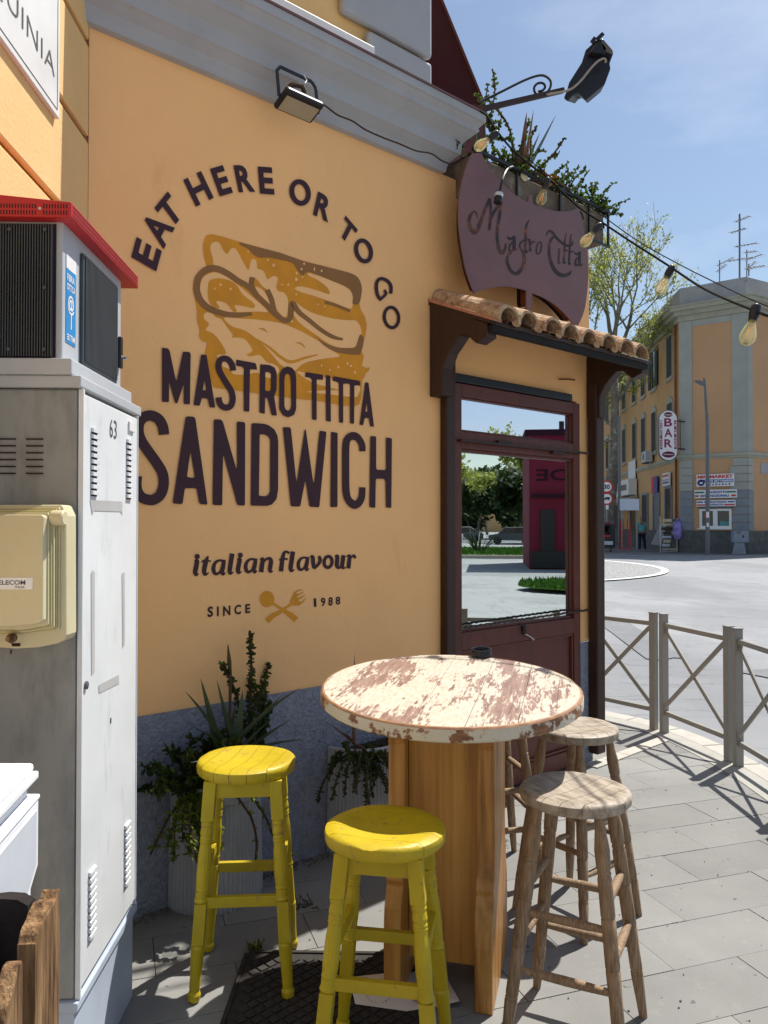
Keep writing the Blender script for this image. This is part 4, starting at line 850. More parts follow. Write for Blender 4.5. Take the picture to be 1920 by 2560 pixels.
def bulb_thing(loc, d, sc, label):
    t = thing('festoon_bulb', label, 'light bulb', loc, 0, 'festoon bulbs strung from the corner')
    d = Vector(d).normalized(); a = d.orthogonal().normalized(); b = d.cross(a); fr_ = (a, b, d); loc = Vector(loc)
    MB().lathe([(.010, -.008), (.017, 0), (.018, .03), (.0145, .045), (.0145, .052)], 14, loc, fr_).build('socket', m_rubber, t, smooth=True)
    r = .0275 * sc
    MB().lathe([(.0135, .052), (.0145, .062), (.018, .072), (r * .85, .088), (r, .105), (r * .97, .118), (r * .75, .131), (r * .4, .139), (.001, .141)], 18, loc, fr_).build('glass_globe', m_bulb, t, smooth=True)
    f = MB(); 
    for k in range(4):
        an = k * 1.57 + .4; v = a * math.cos(an) + b * math.sin(an); f.tube([loc + d * .075 + v * .004, loc + d * .118 + v * .009], .0012, 5)
    f.build('filament', m_fil, t)
    g = MB(); g.tube([loc + d * .05, loc + d * .08], [.006, .003], 8); g.build('glass_stem', m_bulb, t)
    return t
for lab, (q, d, tip) in zip(bl_lab, [((1242, 332), 3.97, (-.80, 0, -.62)), ((1369, 448), 4.0, (-.30, 0, -.95)), ((1500, 562), 3.9, (-.62, 0, -.72)), ((1680, 668), 3.58, (-.45, 0, -.86)), ((1891, 766), 2.70, (-.28, 0, -.95))]):
    bulb_thing(D(*q, d - .02), tip, 1.0, lab)

# ================================================================== TELECOM CABINET
cab = thing('telecom_cabinet', 'tall grey roadside telecom cabinet with red vented lid and louvred side door', 'utility cabinet', CB(-.3, .26, 0))
MB().fbox(CB, -.80, -.006, .0, .515, .30, 1.872).build('cabinet_body', m_steel, cab, bevel=.006)
dr = MB().fbox(CB, -.004, .006, .018, .505, .318, 1.862).build('side_door', m_doorw, cab, bevel=.003)
p = MB(); p.fbox(CB, -.0035, .010, .001, .012, .30, 1.872); p.fbox(CB, -.0035, .008, .509, .515, .30, 1.872); p.build('door_edge_strip', m_doorw, cab, bevel=.002)
MB().fbox(CB, -.82, .008, -.012, .53, .272, .299).build('base_ledge', m_base, cab, bevel=.005)
MB().fbox(CB, -.80, -.004, .0, .52, 0, .271).build('base_plinth', m_base, cab, bevel=.004)
def louvres(d0, d1, z0, z1, n):
    for k in range(n):
        z = z0 + (z1 - z0) * k / (n - 1); lp = MB()
        a, b = CB(.0065, d0, z), CB(.0065, d1, z)
        lp.add([a, b, b + Vector((0, 0, .0125)), a + Vector((0, 0, .0125)), a + CR * .007 + Vector((0, 0, .010)), b + CR * .007 + Vector((0, 0, .010)), a + CR * .007, b + CR * .007], [(3, 2, 5, 4), (4, 5, 7, 6), (0, 3, 4, 6), (1, 7, 5, 2)])
        lp.build('louvre', m_doorw, dr)
        MB().add([a - Vector((0, 0, .004)) + CR * .0003, b - Vector((0, 0, .004)) + CR * .0003, b + CR * .0003 + Vector((0, 0, .008)), a + CR * .0003 + Vector((0, 0, .008))], [(0, 1, 2, 3)]).build('louvre_slot', m_slot, dr)
louvres(.070, .118, 1.60, 1.768, 11); louvres(.388, .438, 1.602, 1.772, 11); louvres(.070, .118, .414, .582, 10); louvres(.388, .438, .410, .584, 10)
for pts in ([(225, 1250), (306, 1254), (306, 1288), (302, 1279), (236, 1277), (231, 1288)], [(228, 1433), (232, 1424), (237, 1432), (237, 1680), (229, 1688)], [(305, 1434), (312, 1430), (312, 1612), (307, 1620)], [(247, 1713), (297, 1687), (298, 1709), (248, 1733)]): MB().sheet([[CF(x, y, .0072) for x, y in pts]]).build('tape_residue', m_tape, dr)
p = MB(); write(p, '6', CB(.0072, .225, 1.772), CA * .028, Vector((0, 0, .054)), .0); write(p, '3', CB(.0072, .262, 1.772), CA * .028, Vector((0, 0, .054)), .0); p.build('stencilled_number', m_tape if False else m_txt, dr)
MB().fbox(CB, .0065, .012, .405, .462, 1.812, 1.842).build('label_plate', m_swht, dr, bevel=.001)
lk = CF(213, 1713, .006); MB().lathe([(.010, 0), (.011, .006), (.006, .008)], 12, lk, (CA, Vector((0, 0, 1)), CR)).build('door_lock', m_txt, dr)
p = MB(); p.fbox(CB, .0065, .0078, .245, .252, .945, .96); p.build('graffiti_tick', m_txt, dr)
# front vents
for l0, l1 in ((-.205, -.162), (-.135, -.092), (-.275, -.232)):
    for k in range(6):
        z = 1.650 + .0178 * k
        p = MB(); p.fbox(CB, l0, l1, -.0045, .001, z, z + .003); p.fbox(CB, l0, l1, -.0046, .0, z + .003, z + .0034); p.build('vent_slat', m_slot, cab)
# shoulder and upper box
MB().fbox(CB, -.80, .008, -.014, .545, 1.8735, 1.905).build('shoulder_cap', m_grey, cab, bevel=.004)
MB().fbox(CB, -.80, -.014, -.020, .512, 1.9055, 1.948).build('shoulder_step', m_grey, cab, bevel=.004)
ub = MB().fbox(CB, -.80, -.046, .0, .50, 1.949, 2.312).build('upper_box', m_grey, cab, bevel=.004)
p = MB()
for k in range(52): x = -.068 - .0068 * k; p.fbox(CB, x - .0026, x, -.016, -.0005, 1.953, 2.296)
p.build('fin_panel', m_fin, cab)
MB().fbox(CB, -.43, -.062, -.004, -.0006, 1.950, 2.300).build('fin_backing', m_slot, cab)
for l_, z_ in ((-.085, 2.28), (-.175, 2.28), (-.085, 2.13), (-.085, 1.97), (-.175, 1.97)): MB().lathe([(.005, 0), (.005, .003)], 10, CB(l_, -.017, z_), (CR, Vector((0, 0, 1)), -CA)).build('screw', m_fin, cab)
MB().fbox(CB, -.0455, -.036, .125, .43, 1.962, 2.27).build('side_fin_plate', m_fin, cab, bevel=.003)
p = MB()
for k in range(30): y = .137 + .0097 * k; p.fbox(CB, -.0355, -.0325, y, y + .0045, 1.972, 2.262)
p.build('side_fins', m_fin, cab)
st = MB().fbox(CB, -.0455, -.0445, .022, .092, 2.000, 2.232).build('blue_sticker', m_blue, cab)
MB().fbox(CB, -.0443, -.0440, .022, .092, 2.196, 2.2315).build('sticker_top', m_swht, st)
p = MB(); oo2 = -.0438
write(p, 'FIBRA', CB(oo2, .028, 2.165), CA * .052, Vector((0, 0, .018)), .02); write(p, 'OTTICA', CB(oo2, .026, 2.140), CA * .058, Vector((0, 0, .018)), .02)
write(p, '@', CB(oo2, .034, 2.078), CA * .044, Vector((0, 0, .052)), .02); p.fbox(CB, oo2, oo2 + .0003, .054, .060, 2.04, 2.082)
write(p, 'TIM', CB(oo2, .050, 2.008), CA * .036, Vector((0, 0, .016)), .02)
for k in range(3): p.fbox(CB, oo2, oo2 + .0003, .028, .044, 2.008 + .006 * k, 2.011 + .006 * k)
p.build('sticker_lettering', m_swht, st)
MB().fbox(CB, -.045, -.034, .462, .485, 2.02, 2.12).build('side_lock', m_rubber, cab, bevel=.003)
MB().lathe([(.006, 0), (.006, .012)], 10, CB(-.036, .49, 2.055), (CA, Vector((0, 0, 1)), CR)).build('lock_bolt', m_silver, cab)
# red lid, slightly pitched
ld = MB(); l1, d0_, d1_ = -.012, -.035, .575
b4 = [CB(-.80, d0_, 2.306), CB(l1, d0_, 2.306), CB(l1, d1_, 2.306), CB(-.80, d1_, 2.306)]; t4 = [CB(-.80, d0_, 2.42), CB(l1, d0_, 2.346), CB(l1, d1_, 2.346), CB(-.80, d1_, 2.42)]
lid = ld.hexa(b4 + t4).build('red_lid', m_red, cab, bevel=.003)
p = MB()
for r_ in range(2):
    for k in range(34):
        if r_ == 0 and False: continue
        x = -.022 - .0072 * k
        if -.098 < x < -.082: continue
        p.fbox(CB, x - .0028, x, d0_ - .0006, d0_ - .0001, 2.312 + .0165 * r_, 2.323 + .0165 * r_)
for r_ in range(3):
    for k in range(76): y = d0_ + .012 + .0077 * k; p.fbox(CB, l1 + .0001, l1 + .0005, y, y + .0032, 2.3105 + .0115 * r_, 2.3185 + .0115 * r_)
o = p.build('lid_slots', m_slot, lid); o['kind'] = 'stuff'
MB().lathe([(.0045, 0), (.004, .003), (.002, .004)], 10, CB(-.09, d0_, 2.327), (CR, Vector((0, 0, 1)), -CA)).build('lid_screw', m_silver, lid)

# cream terminal box hung on the cabinet front
tb = thing('telecom_box', 'cream plastic telephone box with ribbed edge hung on the cabinet front', 'telephone box', D(60, 1450, 1.95))
y0 = 2.02
def PZ(px, py, y=1.93): q = D(px, py, y); return q
def plate(nm, pts, ya, yb, m_, bev=.004, par=tb):
    f = [D(px, py, ya) for px, py in pts]; MB().prism(f, [Vector((q.x, yb, q.z)) for q in f]).build(nm, m_, par, fix=True, bevel=bev)
plate('back_shell', [(-160, 1262), (155, 1262), (165, 1290), (166, 1588), (160, 1602), (140, 1610), (95, 1619), (40, 1622), (-160, 1610)], 1.955, 2.022, m_cream, .006)
for i, (xr, yt, yb_) in enumerate(((149, 1268, 1572), (142, 1272, 1570), (135, 1275, 1567), (128, 1278, 1564), (121, 1281, 1560))):
    plate('rib', [(-150, yt), (xr - 2, yt), (xr, yt + 4), (xr, yb_), (xr - 6, yb_ + 4), (60, yb_ + 14), (-150, yb_ + 16)], 1.948 - .0075 * i, 1.9545 - .0075 * i, m_cream if i % 2 == 0 else m_creamd, .001)
plate('front_cover', [(-150, 1286), (104, 1287), (110, 1292), (108, 1320), (107, 1553), (90, 1560), (30, 1566), (-150, 1568)], 1.895, 1.9175, m_cream, .006)
p = MB(); p.lathe([(.001, -.03), (.017, -.03), (.019, -.026), (.019, .0), (.016, .003), (.001, .003)], 20, D(160, 1295, 1.935), (Vector((0, 1, 0)), Vector((0, 0, 1)), Vector((1, 0, 0)))); p.build('hinge_knob', m_cream, tb, smooth=True)
p = MB(); a = D(-20, 1444, 1.894); b = D(82, 1444, 1.894); h_ = Vector((0, 0, -.0285))
p.add([a, b, b + h_, a + h_], [(0, 1, 2, 3)]); lp = p.build('name_label', m_swht, tb)
p = MB(); write(p, 'TELECOM', D(-16, 1462, 1.8935), Vector((.0765, 0, 0)), Vector((0, 0, .011)), .02); write(p, 'ITALIA', D(37, 1470.5, 1.8935), Vector((.0235, 0, 0)), Vector((0, 0, .0052)), .02); p.build('label_lettering', m_txt, lp)
MB().prism([D(x, y, 1.9535) for x, y in ((28, 1608), (52, 1608), (50, 1616), (30, 1616))], [D(x, y, 1.956) for x, y in ((28, 1608), (52, 1608), (50, 1616), (30, 1616))]).build('latch_hole', m_slot, tb)
MB().lathe([(.011, 0), (.012, .012), (.008, .02), (.006, .03)], 12, D(33, 1594, 1.93), (Vector((1, 0, 0)), Vector((0, 0, 1)), Vector((0, -1, 0)))).build('corroded_knob', m_oldw, tb)
MB().tube([D(28, 1625, 1.97), D(27, 1634, 1.96)], .002, 5).build('wire_end', m_black, tb)

# white meter box
mbx = thing('meter_box', 'white plastic meter box in front of the cabinet, with a flat lid', 'meter box', (-.95, 1.5, 0))
XR = lambda y, k=0: -.752 + (1.715 - y) * .14 + k
BF = lambda a, d, z: Vector((XR(d, a), d, z))
MB().fbox(BF, -.55, -.008, 1.0, 1.712, .985, 1.003).build('lid', m_box, mbx, bevel=.007)
MB().fbox(BF, -.55, .001, 1.0, 1.716, .968, .9845).build('lid_lip', m_box, mbx, bevel=.004)
MB().fbox(BF, -.55, -.020, 1.0, 1.70, .935, .9675).build('neck', m_boxg, mbx)
MB().fbox(BF, -.55, .004, 1.0, 1.716, .925, .9345).build('rim', m_box, mbx, bevel=.003)
fp = [(1.716, .924), (1.716, .782), (1.665, .752), (1.665, .0), (1.0, .0), (1.0, .924)]
MB().prism([BF(.001, y, z) for y, z in fp], [BF(-.55, y, z) for y, z in fp]).build('box_body', m_box, mbx, fix=True, bevel=.004)
fp = [(1.694, .906), (1.694, .792), (1.628, .752), (1.628, .15), (1.05, .15), (1.05, .906)]
MB().prism([BF(.0035, y, z) for y, z in fp], [BF(.0012, y, z) for y, z in fp]).build('side_panel', m_boxg, mbx, fix=True)

# rustic plank planter
m_inshade = mat('shade_black_wood', (.012, .008, .006), .95, var=.5, vs=14, bump=.006, bs=40)  # back plank: the shade inside the planter is put into its near-black colour
pk = thing('plank_planter', 'rough old wooden planter of cracked planks at the lower left', 'wooden planter', (-.8, 1.2, 0))
def plank(pts_top, th, m_=m_oldw, seed=1):
    """vertical plank between two ground points with a ragged top; pts_top = [(x, y, z)]"""
    rr = random.Random(seed); n = 14; a, b = Vector(pts_top[0]), Vector(pts_top[-1])
    cps = catmull(pts_top, n // (len(pts_top) - 1)); d = (b - a); d.z = 0; nn = Vector((d.y, -d.x, 0)).normalized()
    f = [q + Vector((0, 0, rr.uniform(-.006, .006))) for q in cps]
    mb = MB(); out = [Vector((a.x, a.y, 0))] + f + [Vector((b.x, b.y, 0))]; mb.prism(out, [q - nn * th for q in out]); return mb.build('plank', m_, pk, fix=True, bevel=.004)
plank([(-.640, 1.45, .838), (-.75, 1.455, .846), (-.9, 1.46, .85), (-1.15, 1.47, .85)], .028, m_inshade, seed=1)
plank([(-.634, 1.47, .836), (-.634, 1.43, .834), (-.628, 1.372, .822), (-.624, 1.345, .806)], .030, seed=2)
plank([(-.630, 1.322, .790), (-.622, 1.29, .80), (-.615, 1.25, .78), (-.612, 1.20, .72), (-.606, 1.13, .66)], .026, seed=3)
plank([(-.63, 1.19, .66), (-.625, 1.14, .68), (-.62, 1.05, .69)], .02, seed=4)
plank([(-.64, 1.0, .7), (-1.1, .98, .72)], .025, seed=5)

# ================================================================== TUBS AND PLANTS BY THE WALL
def half_pot(s, label, r=.198, o_=.02):
    c = WL(s, 0, o_); t = thing('fluted_tub', label, 'plant tub', c, 0, 'half-round tubs against the mural wall'); t_ = MB()
    seg = 132; prof = [(0, .0), (r * 1.0, .0), (r * 1.02, .02), (r * 1.0, .2), (r * .965, .415)]
    vs = []; fs = []; m = seg + 1
    for i, (rr, z) in enumerate(prof):
        for k in range(m):
            a = math.pi * k / seg; q = rr - (.0045 if (i >= 1 and (k // 2) % 2) else 0)
            vs.append(c + U * q * math.cos(a) + N * q * math.sin(a) + Vector((0, 0, z)))
    for i in range(len(prof) - 1):
        for k in range(seg): fs.append((i * m + k, i * m + k + 1, (i + 1) * m + k + 1, (i + 1) * m + k))
    t_.add(vs, fs); t_.build('fluted_body', m_potm, t)
    MB().lathe([(r * .96, .4155), (r * .985, .418), (r * .99, .45), (r * .975, .488), (r * .93, .495), (r * .88, .49), (r * .86, .465)], 48, c, (U, N, Vector((0, 0, 1))), 0, math.pi, cap=False).build('rim', m_potm, t, smooth=True)
    MB().lathe([(0.001, .466), (r * .87, .466)], 24, c, (U, N, Vector((0, 0, 1))), 0, math.pi, cap=False).build('soil', m_soil, t)
    return t
half_pot(.525, 'left fluted grey tub overflowing with aloe and trailing succulents'); half_pot(1.31, 'right fluted grey tub behind the round table, with trailing succulent')
def veg(name, label, cat, base, n, ls, rs, fn, m_=m_jade):
    t = thing(name, label, cat, base); lf, st = MB(), MB(); fn(lf, st, rs); lf.build('foliage', m_, t); st.build('stems', m_stem, t); return t
rs = random.Random(5); b1 = WL(.525, .47, .09); b2 = WL(1.31, .47, .09)
def f1(lf, st, rs):
    for i in range(46):
        a = rs.uniform(-.2, .10); sprig(lf, st, b1 + U * a + N * rs.uniform(-.04, .06), U * rs.uniform(-1, .1) + N * rs.uniform(-.1, .6) + Vector((0, 0, rs.uniform(.5, 1.2))), rs.uniform(.12, .27), 60, .026, .06, rs)
veg('jade_bush', 'dark bushy jade plant filling the left side of the left tub', 'jade plant', b1, 0, 0, rs, f1)
def f2(lf, st, rs):
    for i in range(17):
        sprig(lf, st, b1 + U * rs.uniform(-.21, -.06) + N * rs.uniform(.03, .10), U * rs.uniform(-1.0, .1) + N * rs.uniform(.2, .7) + Vector((0, 0, rs.uniform(-.1, .5))), rs.uniform(.14, .32), 54, .023, .30, rs)
    for i in range(3): sprig(lf, st, b1 + U * (-.02 + .05 * i) + N * .11, N * .5 + U * .3 + Vector((0, 0, -.2)), .33, 30, .018, .35, rs)
veg('trailing_succulent', 'succulent trailing over the front of the left tub', 'trailing plant', b1, 0, 0, rs, f2, m_jade2)
def f3(lf, st, rs):
    q = W(638, 1800, .05)
    for a, b_, ln in (((622, 1880), (600, 1790), 0), ((640, 1860), (606, 1570), 0)): pass
    for i, (px, py, tx, ty, dn_) in enumerate(((630, 1900, 608, 1575, 150), (634, 1900, 640, 1620, 110), (640, 1880, 655, 1690, 90), (628, 1860, 600, 1690, 60), (650, 1850, 690, 1760, 50), (645, 1880, 668, 1650, 70))):
        a, b_ = W(px, py, .09), W(tx, ty, .06); sprig(lf, st, a, b_ - a, (b_ - a).length, int(dn_ * 1.6), .021, 0, rs)
veg('upright_jade', 'tall upright column of small-leaved jade in the left tub', 'jade plant', b1, 0, 0, rs, f3)
al = thing('aloe_plant', 'big grey-green aloe with long pointed leaves and a dry flower spike in the left tub', 'aloe', b1)
c1 = W(575, 1890, .14)
for (tx, ty, wd, cv) in ((466, 1730, .036, .25), (503, 1702, .040, .1), (543, 1705, .03, .0), (590, 1760, .036, .0), (606, 1730, .04, .05), (702, 1742, .036, .1), (745, 1716, .040, .55), (725, 1800, .03, .1), (760, 1850, .028, .3), (675, 1800, .036, .3), (520, 1830, .034, .5), (640, 1840, .034, .3), (560, 1790, .036, .2), (462, 1805, .02, .2)):
    e = W(tx, ty, .14 + rs.uniform(-.04, .10)); a = c1 + U * rs.uniform(-.05, .05) + N * rs.uniform(-.03, .03); v = e - a
    MBx = MB(); blade(MBx, a, v + Vector((0, 0, v.length * cv * .55)), v.length * 1.04, wd, cv, rs); MBx.build('leaf', m_aloe, al, smooth=True)
p = MB(); a, b_, c_2 = W(568, 1860, .12), W(576, 1690, .12), W(570, 1612, .12); p.tube([a, W(575, 1770, .12), b_, W(573, 1650, .12), c_2], [.006, .006, .007, .009, .002], 7); p.build('flower_spike', mat('dry_spike', (.09, .055, .025), .9), al)
p = MB(); p.tube([W(478, 1906, .2), W(500, 1902, .2)], [.001, .003], 5); p.build('pale_thorn', m_wht, al)
def f4(lf, st, rs):
    for i in range(27):
        sprig(lf, st, b2 + U * rs.uniform(-.20, -.02) + N * rs.uniform(.0, .10), U * rs.uniform(-1.0, .5) + N * rs.uniform(.1, .9) + Vector((0, 0, rs.uniform(.0, .9))), rs.uniform(.12, .32), 50, .018, .34, rs)
veg('trailing_succulent', 'small-leaved succulent trailing from the right tub behind the table', 'trailing plant', b2, 0, 0, rs, f4)
da = thing('dry_aloe', 'reddish drying aloe leaves drooping from the right tub', 'aloe', b2)
for tx, ty, cv in ((930, 1912, 1.2), (922, 1900, 1.4), (818, 1805, .2), (886, 1643, .0), (860, 1830, .4)):
    e = W(tx, ty, .2); a = W(885, 1860, .16); v = e - a; q_ = MB(); blade(q_, a, v + Vector((0, 0, v.length * cv * .5)), v.length * 1.05, .018, cv, rs); q_.build('leaf', m_aloer, da, smooth=True)

# ================================================================== ROUND TABLE
TC = Vector((.227, 2.69, .970)); TR = .441; TILT = R(4.2); PAZ = R(15)
tbl = thing('bar_table', 'tall round bar table with flaking white paint on a varnished pine trestle', 'bar table', (TC.x, TC.y, 0))
gd = Vector((math.sin(R(14)), math.cos(R(14)), 0)); gx = Vector((math.cos(R(14)), -math.sin(R(14)), 0))
mr = Matrix.Rotation(TILT, 3, 'X')
def TP(a, b, h):
    v = gx * a + gd * b; v = mr @ Vector((v.x, v.y, h)); return TC + v
cuts = [-.47, -.335, -.19, -.045, .108, .255, .36, .47]
def disc_slice(x0, x1, r, gap=.0006):
    x0 = max(x0 + gap, -r * .999); x1 = min(x1 - gap, r * .999); pts = []
    for k in range(17): x = x0 + (x1 - x0) * k / 16; pts.append((x, math.sqrt(max(0, r * r - x * x))))
    return pts + [(x, -y) for x, y in reversed(pts)]
for i in range(len(cuts) - 1):
    g_ = .0014 if i == 4 else .0005
    sl_ = disc_slice(cuts[i], cuts[i + 1], TR - .010, g_); rr = random.Random(i); dz = rr.uniform(-.0006, .0006)
    mb = MB(); mb.prism([TP(a, b, dz) for a, b in sl_], [TP(a, b, -.02) for a, b in sl_])
    o = mb.build('top_board', m_top, tbl, fix=True)
# own object coordinates along the grain: the boards share the table frame
p = MB(); ns = 110; prof = [(TR - .0105, .0), (TR - .004, -.001), (TR + .000, -.006), (TR + .002, -.014), (TR + .002, -.040), (TR - .004, -.046), (TR - .05, -.047)]
vs = []; rr = random.Random(2)
for r_, h in prof[2:]:
    for k in range(ns):
        t = 2 * math.pi * k / ns; vs.append(TP((r_ + .0016 * math.sin(k * .9) * math.sin(k * .31)) * math.cos(t), r_ * math.sin(t), h))
m_ = ns; fs = [(i * m_ + k, i * m_ + (k + 1) % m_, (i + 1) * m_ + (k + 1) % m_, (i + 1) * m_ + k) for i in range(len(prof) - 3) for k in range(ns)]
p.add(vs, fs); p.build('rim_edge', m_rim, tbl, smooth=True)
p = MB(); vs = []
for r_, h in prof[:3]:
    for k in range(ns): t = 2 * math.pi * k / ns; vs.append(TP((r_ + (.0016 * math.sin(k * .9) * math.sin(k * .31) if r_ > TR - .005 else 0)) * math.cos(t), r_ * math.sin(t), h + .0004))
p.add(vs, [(i * m_ + k, i * m_ + (k + 1) % m_, (i + 1) * m_ + (k + 1) % m_, (i + 1) * m_ + k) for i in range(2) for k in range(ns)]); p.build('worn_arris', m_rime, tbl, smooth=True)
p = MB(); p.lathe([(.001, 0), (TR - .01, 0)], 64, TP(0, 0, -.0465), (gx, (mr @ gd), Vector((0, 0, 1)))); p.build('underside', m_pined, tbl)
ca, sa = math.cos(PAZ), math.sin(PAZ); PX = Vector((ca, -sa, 0)); PY = Vector((sa, ca, 0)); PC = Vector((.222, 2.70, 0))
PB = lambda a, q, z: PC + PX * a + PY * q + Vector((0, 0, z))
ph = [(-.215, 0), (-.212, .13), (-.215, .20), (-.205, .285), (-.175, .345), (-.182, .365), (-.160, .40), (-.152, .44), (-.150, .80), (-.158, .805), (-.150, .815), (-.172, .835), (-.182, .862), (-.180, .888), (-.188, .902)]
full = ph + [(-q, z) for q, z in reversed(ph)]
for a0, a1 in ((-.175, -.118), (.118, .175)):
    MB().prism([PB(a0, q, z) for q, z in full], [PB(a1, q, z) for q, z in full]).build('end_panel', m_pined if a0 > 0 else m_pine, tbl, fix=True, bevel=.005)
MB().fbox(PB, -.116, .116, -.105, -.075, .085, .915).build('front_board', m_pine, tbl, bevel=.002)
MB().fbox(PB, -.116, .116, .08, .105, .085, .915).build('back_board', m_pine, tbl, bevel=.002)
ash = thing('ashtray', 'round black ashtray with notches on the far side of the table', 'ashtray', G(1203, 1643, .98))
az = TP(0, 0, 0); ac = None
q_ = hit(1203, 1641, TC, (mr @ Vector((0, 0, 1)))); ash.location = q_
ax_ = (gx, (mr @ gd).normalized(), (mr @ Vector((0, 0, 1))))
MB().lathe([(.001, .001), (.036, .001), (.040, .004), (.041, .027), (.039, .030), (.035, .030), (.033, .024), (.032, .009), (.001, .007)], 40, q_, ax_).build('bowl', m_rubber, ash, smooth=True)
for k in range(3):
    t = 2 * math.pi * k / 3 + 1.6; v = ax_[0] * math.cos(t) + ax_[1] * math.sin(t); w_ = v.cross(ax_[2]); p = MB()
    for s_ in (-1, 1): p.bar(q_ + v * .0335 + w_ * .008 * s_ + ax_[2] * .031, q_ + v * .040 + w_ * .008 * s_ + ax_[2] * .031, .007, .004)
    p.build('rest_notch', m_rubber, ash)

# ================================================================== STOOLS
def seat_mesh(r, th, nb, dish, seed=0, dirx=0.0):
    """slatted round seat in local coordinates with top at z=0"""
    out = []
    for i in range(nb):
        x0, x1 = -r + 2 * r * i / nb, -r + 2 * r * (i + 1) / nb; mb = MB(); g = .0005; x0 += g * 1.6; x1 -= g * 1.6; nx, ny = 5, 18; vs = []; rows = []
        for a in range(nx):
            x = max(-r * .995, min(r * .995, x0 + (x1 - x0) * a / (nx - 1))); ym = math.sqrt(r * r - x * x); row = []
            for b in range(ny):
                y = -ym + 2 * ym * b / (ny - 1); d = math.hypot(x, y) / r
                z = -dish * (1 - min(1, (d / .72) ** 2)) if d < .72 else 0
                if d > .93: z -= .008 * ((d - .93) / .07) ** 2
                row.append(len(vs)); vs.append((x, y, z))
            rows.append(row)
        fs = [(rows[a][b], rows[a + 1][b], rows[a + 1][b + 1], rows[a][b + 1]) for a in range(nx - 1) for b in range(ny - 1)]
        # rim and bottom
        edge = [rows[a][0] for a in range(nx)] + [rows[nx - 1][b] for b in range(1, ny)] + [rows[a][ny - 1] for a in range(nx - 2, -1, -1)] + [rows[0][b] for b in range(ny - 2, 0, -1)]
        prev = edge
        for sc_, z in ((1.012, -.016), (1.0, -th + .006), (.965, -th)):
            cur = []
            for e in edge:
                x, y, _ = vs[e]; d = math.hypot(x, y) / r; on = d > .985; k = sc_ if on else 1
                cur.append(len(vs)); vs.append((x * (k if on else 1), y * (k if on else 1), z))
            m = len(edge); fs += [(prev[j], cur[j], cur[(j + 1) % m], prev[(j + 1) % m]) for j in range(m)]; prev = cur
        fs.append(tuple(reversed(prev)))
        cs, sn = math.cos(dirx), math.sin(dirx)
        mb.add([(x * cs - y * sn, x * sn + y * cs, z) for x, y, z in vs], fs); out.append(mb)
    return out
def turned(mb, a, b, prof, seg=14):
    a, b = Vector(a), Vector(b); d = (b - a); Ln = d.length; d.normalize(); x = d.orthogonal().normalized(); y = d.cross(x)
    mb.lathe([(r_, t * Ln) for t, r_ in prof], seg, a, (x, y, d)); return mb
def sqleg(mb, a, b, t0, t1, w, rz=0):
    a, b = Vector(a), Vector(b); p0, p1 = a.lerp(b, t0), a.lerp(b, t1); mb.box
    v = []
    for p_ in (p0, p1):
        for sx, sy in ((-1, -1), (1, -1), (1, 1), (-1, 1)): v.append((p_.x + sx * w / 2, p_.y + sy * w / 2, p_.z))
    return mb.hexa(v)
def yellow_stool(label, H, r, sp_t, sp_b, boards, bd):
    t = thing('yellow_stool', label, 'bar stool', (0, 0, 0), 0, 'yellow painted bar stools')
    se = MB().lathe([(.001, H - .020), (r * .9, H - .020), (r * .9, H - .036), (.001, H - .036)], 24).build('seat', m_crack, t)
    for mb in seat_mesh(r, .042, boards, .012, dirx=bd):
        mb.v = [(x, y, z + H) for x, y, z in mb.v]; mb.build('seat_board', m_yel, se, smooth=True)
    ft = H - .042
    for sx in (-1, 1):
        for sy in (-1, 1):
            a, b = (sx * sp_b, sy * sp_b, 0), (sx * sp_t, sy * sp_t, ft); mb = MB()
            turned(mb, a, b, [(0, .014), (.012, .020), (.035, .021), (.05, .0165), (.07, .0175), (.12, .018), (.21, .0215), (.245, .023), (.255, .019), (.265, .021)])
            sqleg(mb, a, b, .26, .445, .038)
            turned(mb, a, b, [(.445, .0215), (.455, .0235), (.465, .0205), (.50, .0205), (.505, .0225), (.512, .0205), (.56, .0225), (.66, .0215), (.70, .0185), (.715, .0185), (.72, .021), (.728, .0185), (.735, .021), (.743, .0185), (.76, .021), (.79, .0185), (.80, .021), (.81, .0185), (.82, .021)])
            sqleg(mb, a, b, .82, 1.0, .040)
            mb.build('leg', m_yel, t, bevel=.002)
    def at(k): return sp_b + (sp_t - sp_b) * k / ft
    for z, w in ((.305, 0), (.385, 1)):
        k = at(z)
        for s_ in (-1, 1):
            mb = MB()
            if w == 0: mb.bar((-k, s_ * k, z), (k, s_ * k, z), .020, .034)
            else: mb.bar((s_ * k, -k, z), (s_ * k, k, z), .020, .034)
            mb.build('stretcher', m_yel, t, bevel=.002)
    k = at(ft - .03)
    for s_ in (-1, 1):
        mb = MB(); mb.bar((-k, s_ * k, ft - .028), (k, s_ * k, ft - .028), .018, .052); mb.build('apron', m_yel, t)
        mb = MB(); mb.bar((s_ * k, -k, ft - .028), (s_ * k, k, ft - .028), .018, .052); mb.build('apron', m_yel, t)
    return t
s1 = yellow_stool('yellow slatted bar stool by the fluted tub, left of the table', .728, .165, .105, .150, 6, R(-14))
s1.location = (-.467, 2.68, 0); s1.rotation_euler = (0, 0, R(4))
s2 = yellow_stool('nearest yellow bar stool in front of the table, its back half in shade', .682, .167, .098, .158, 5, R(84))
s2.location = (.003, 2.205, 0); s2.rotation_euler = (0, 0, R(-10))

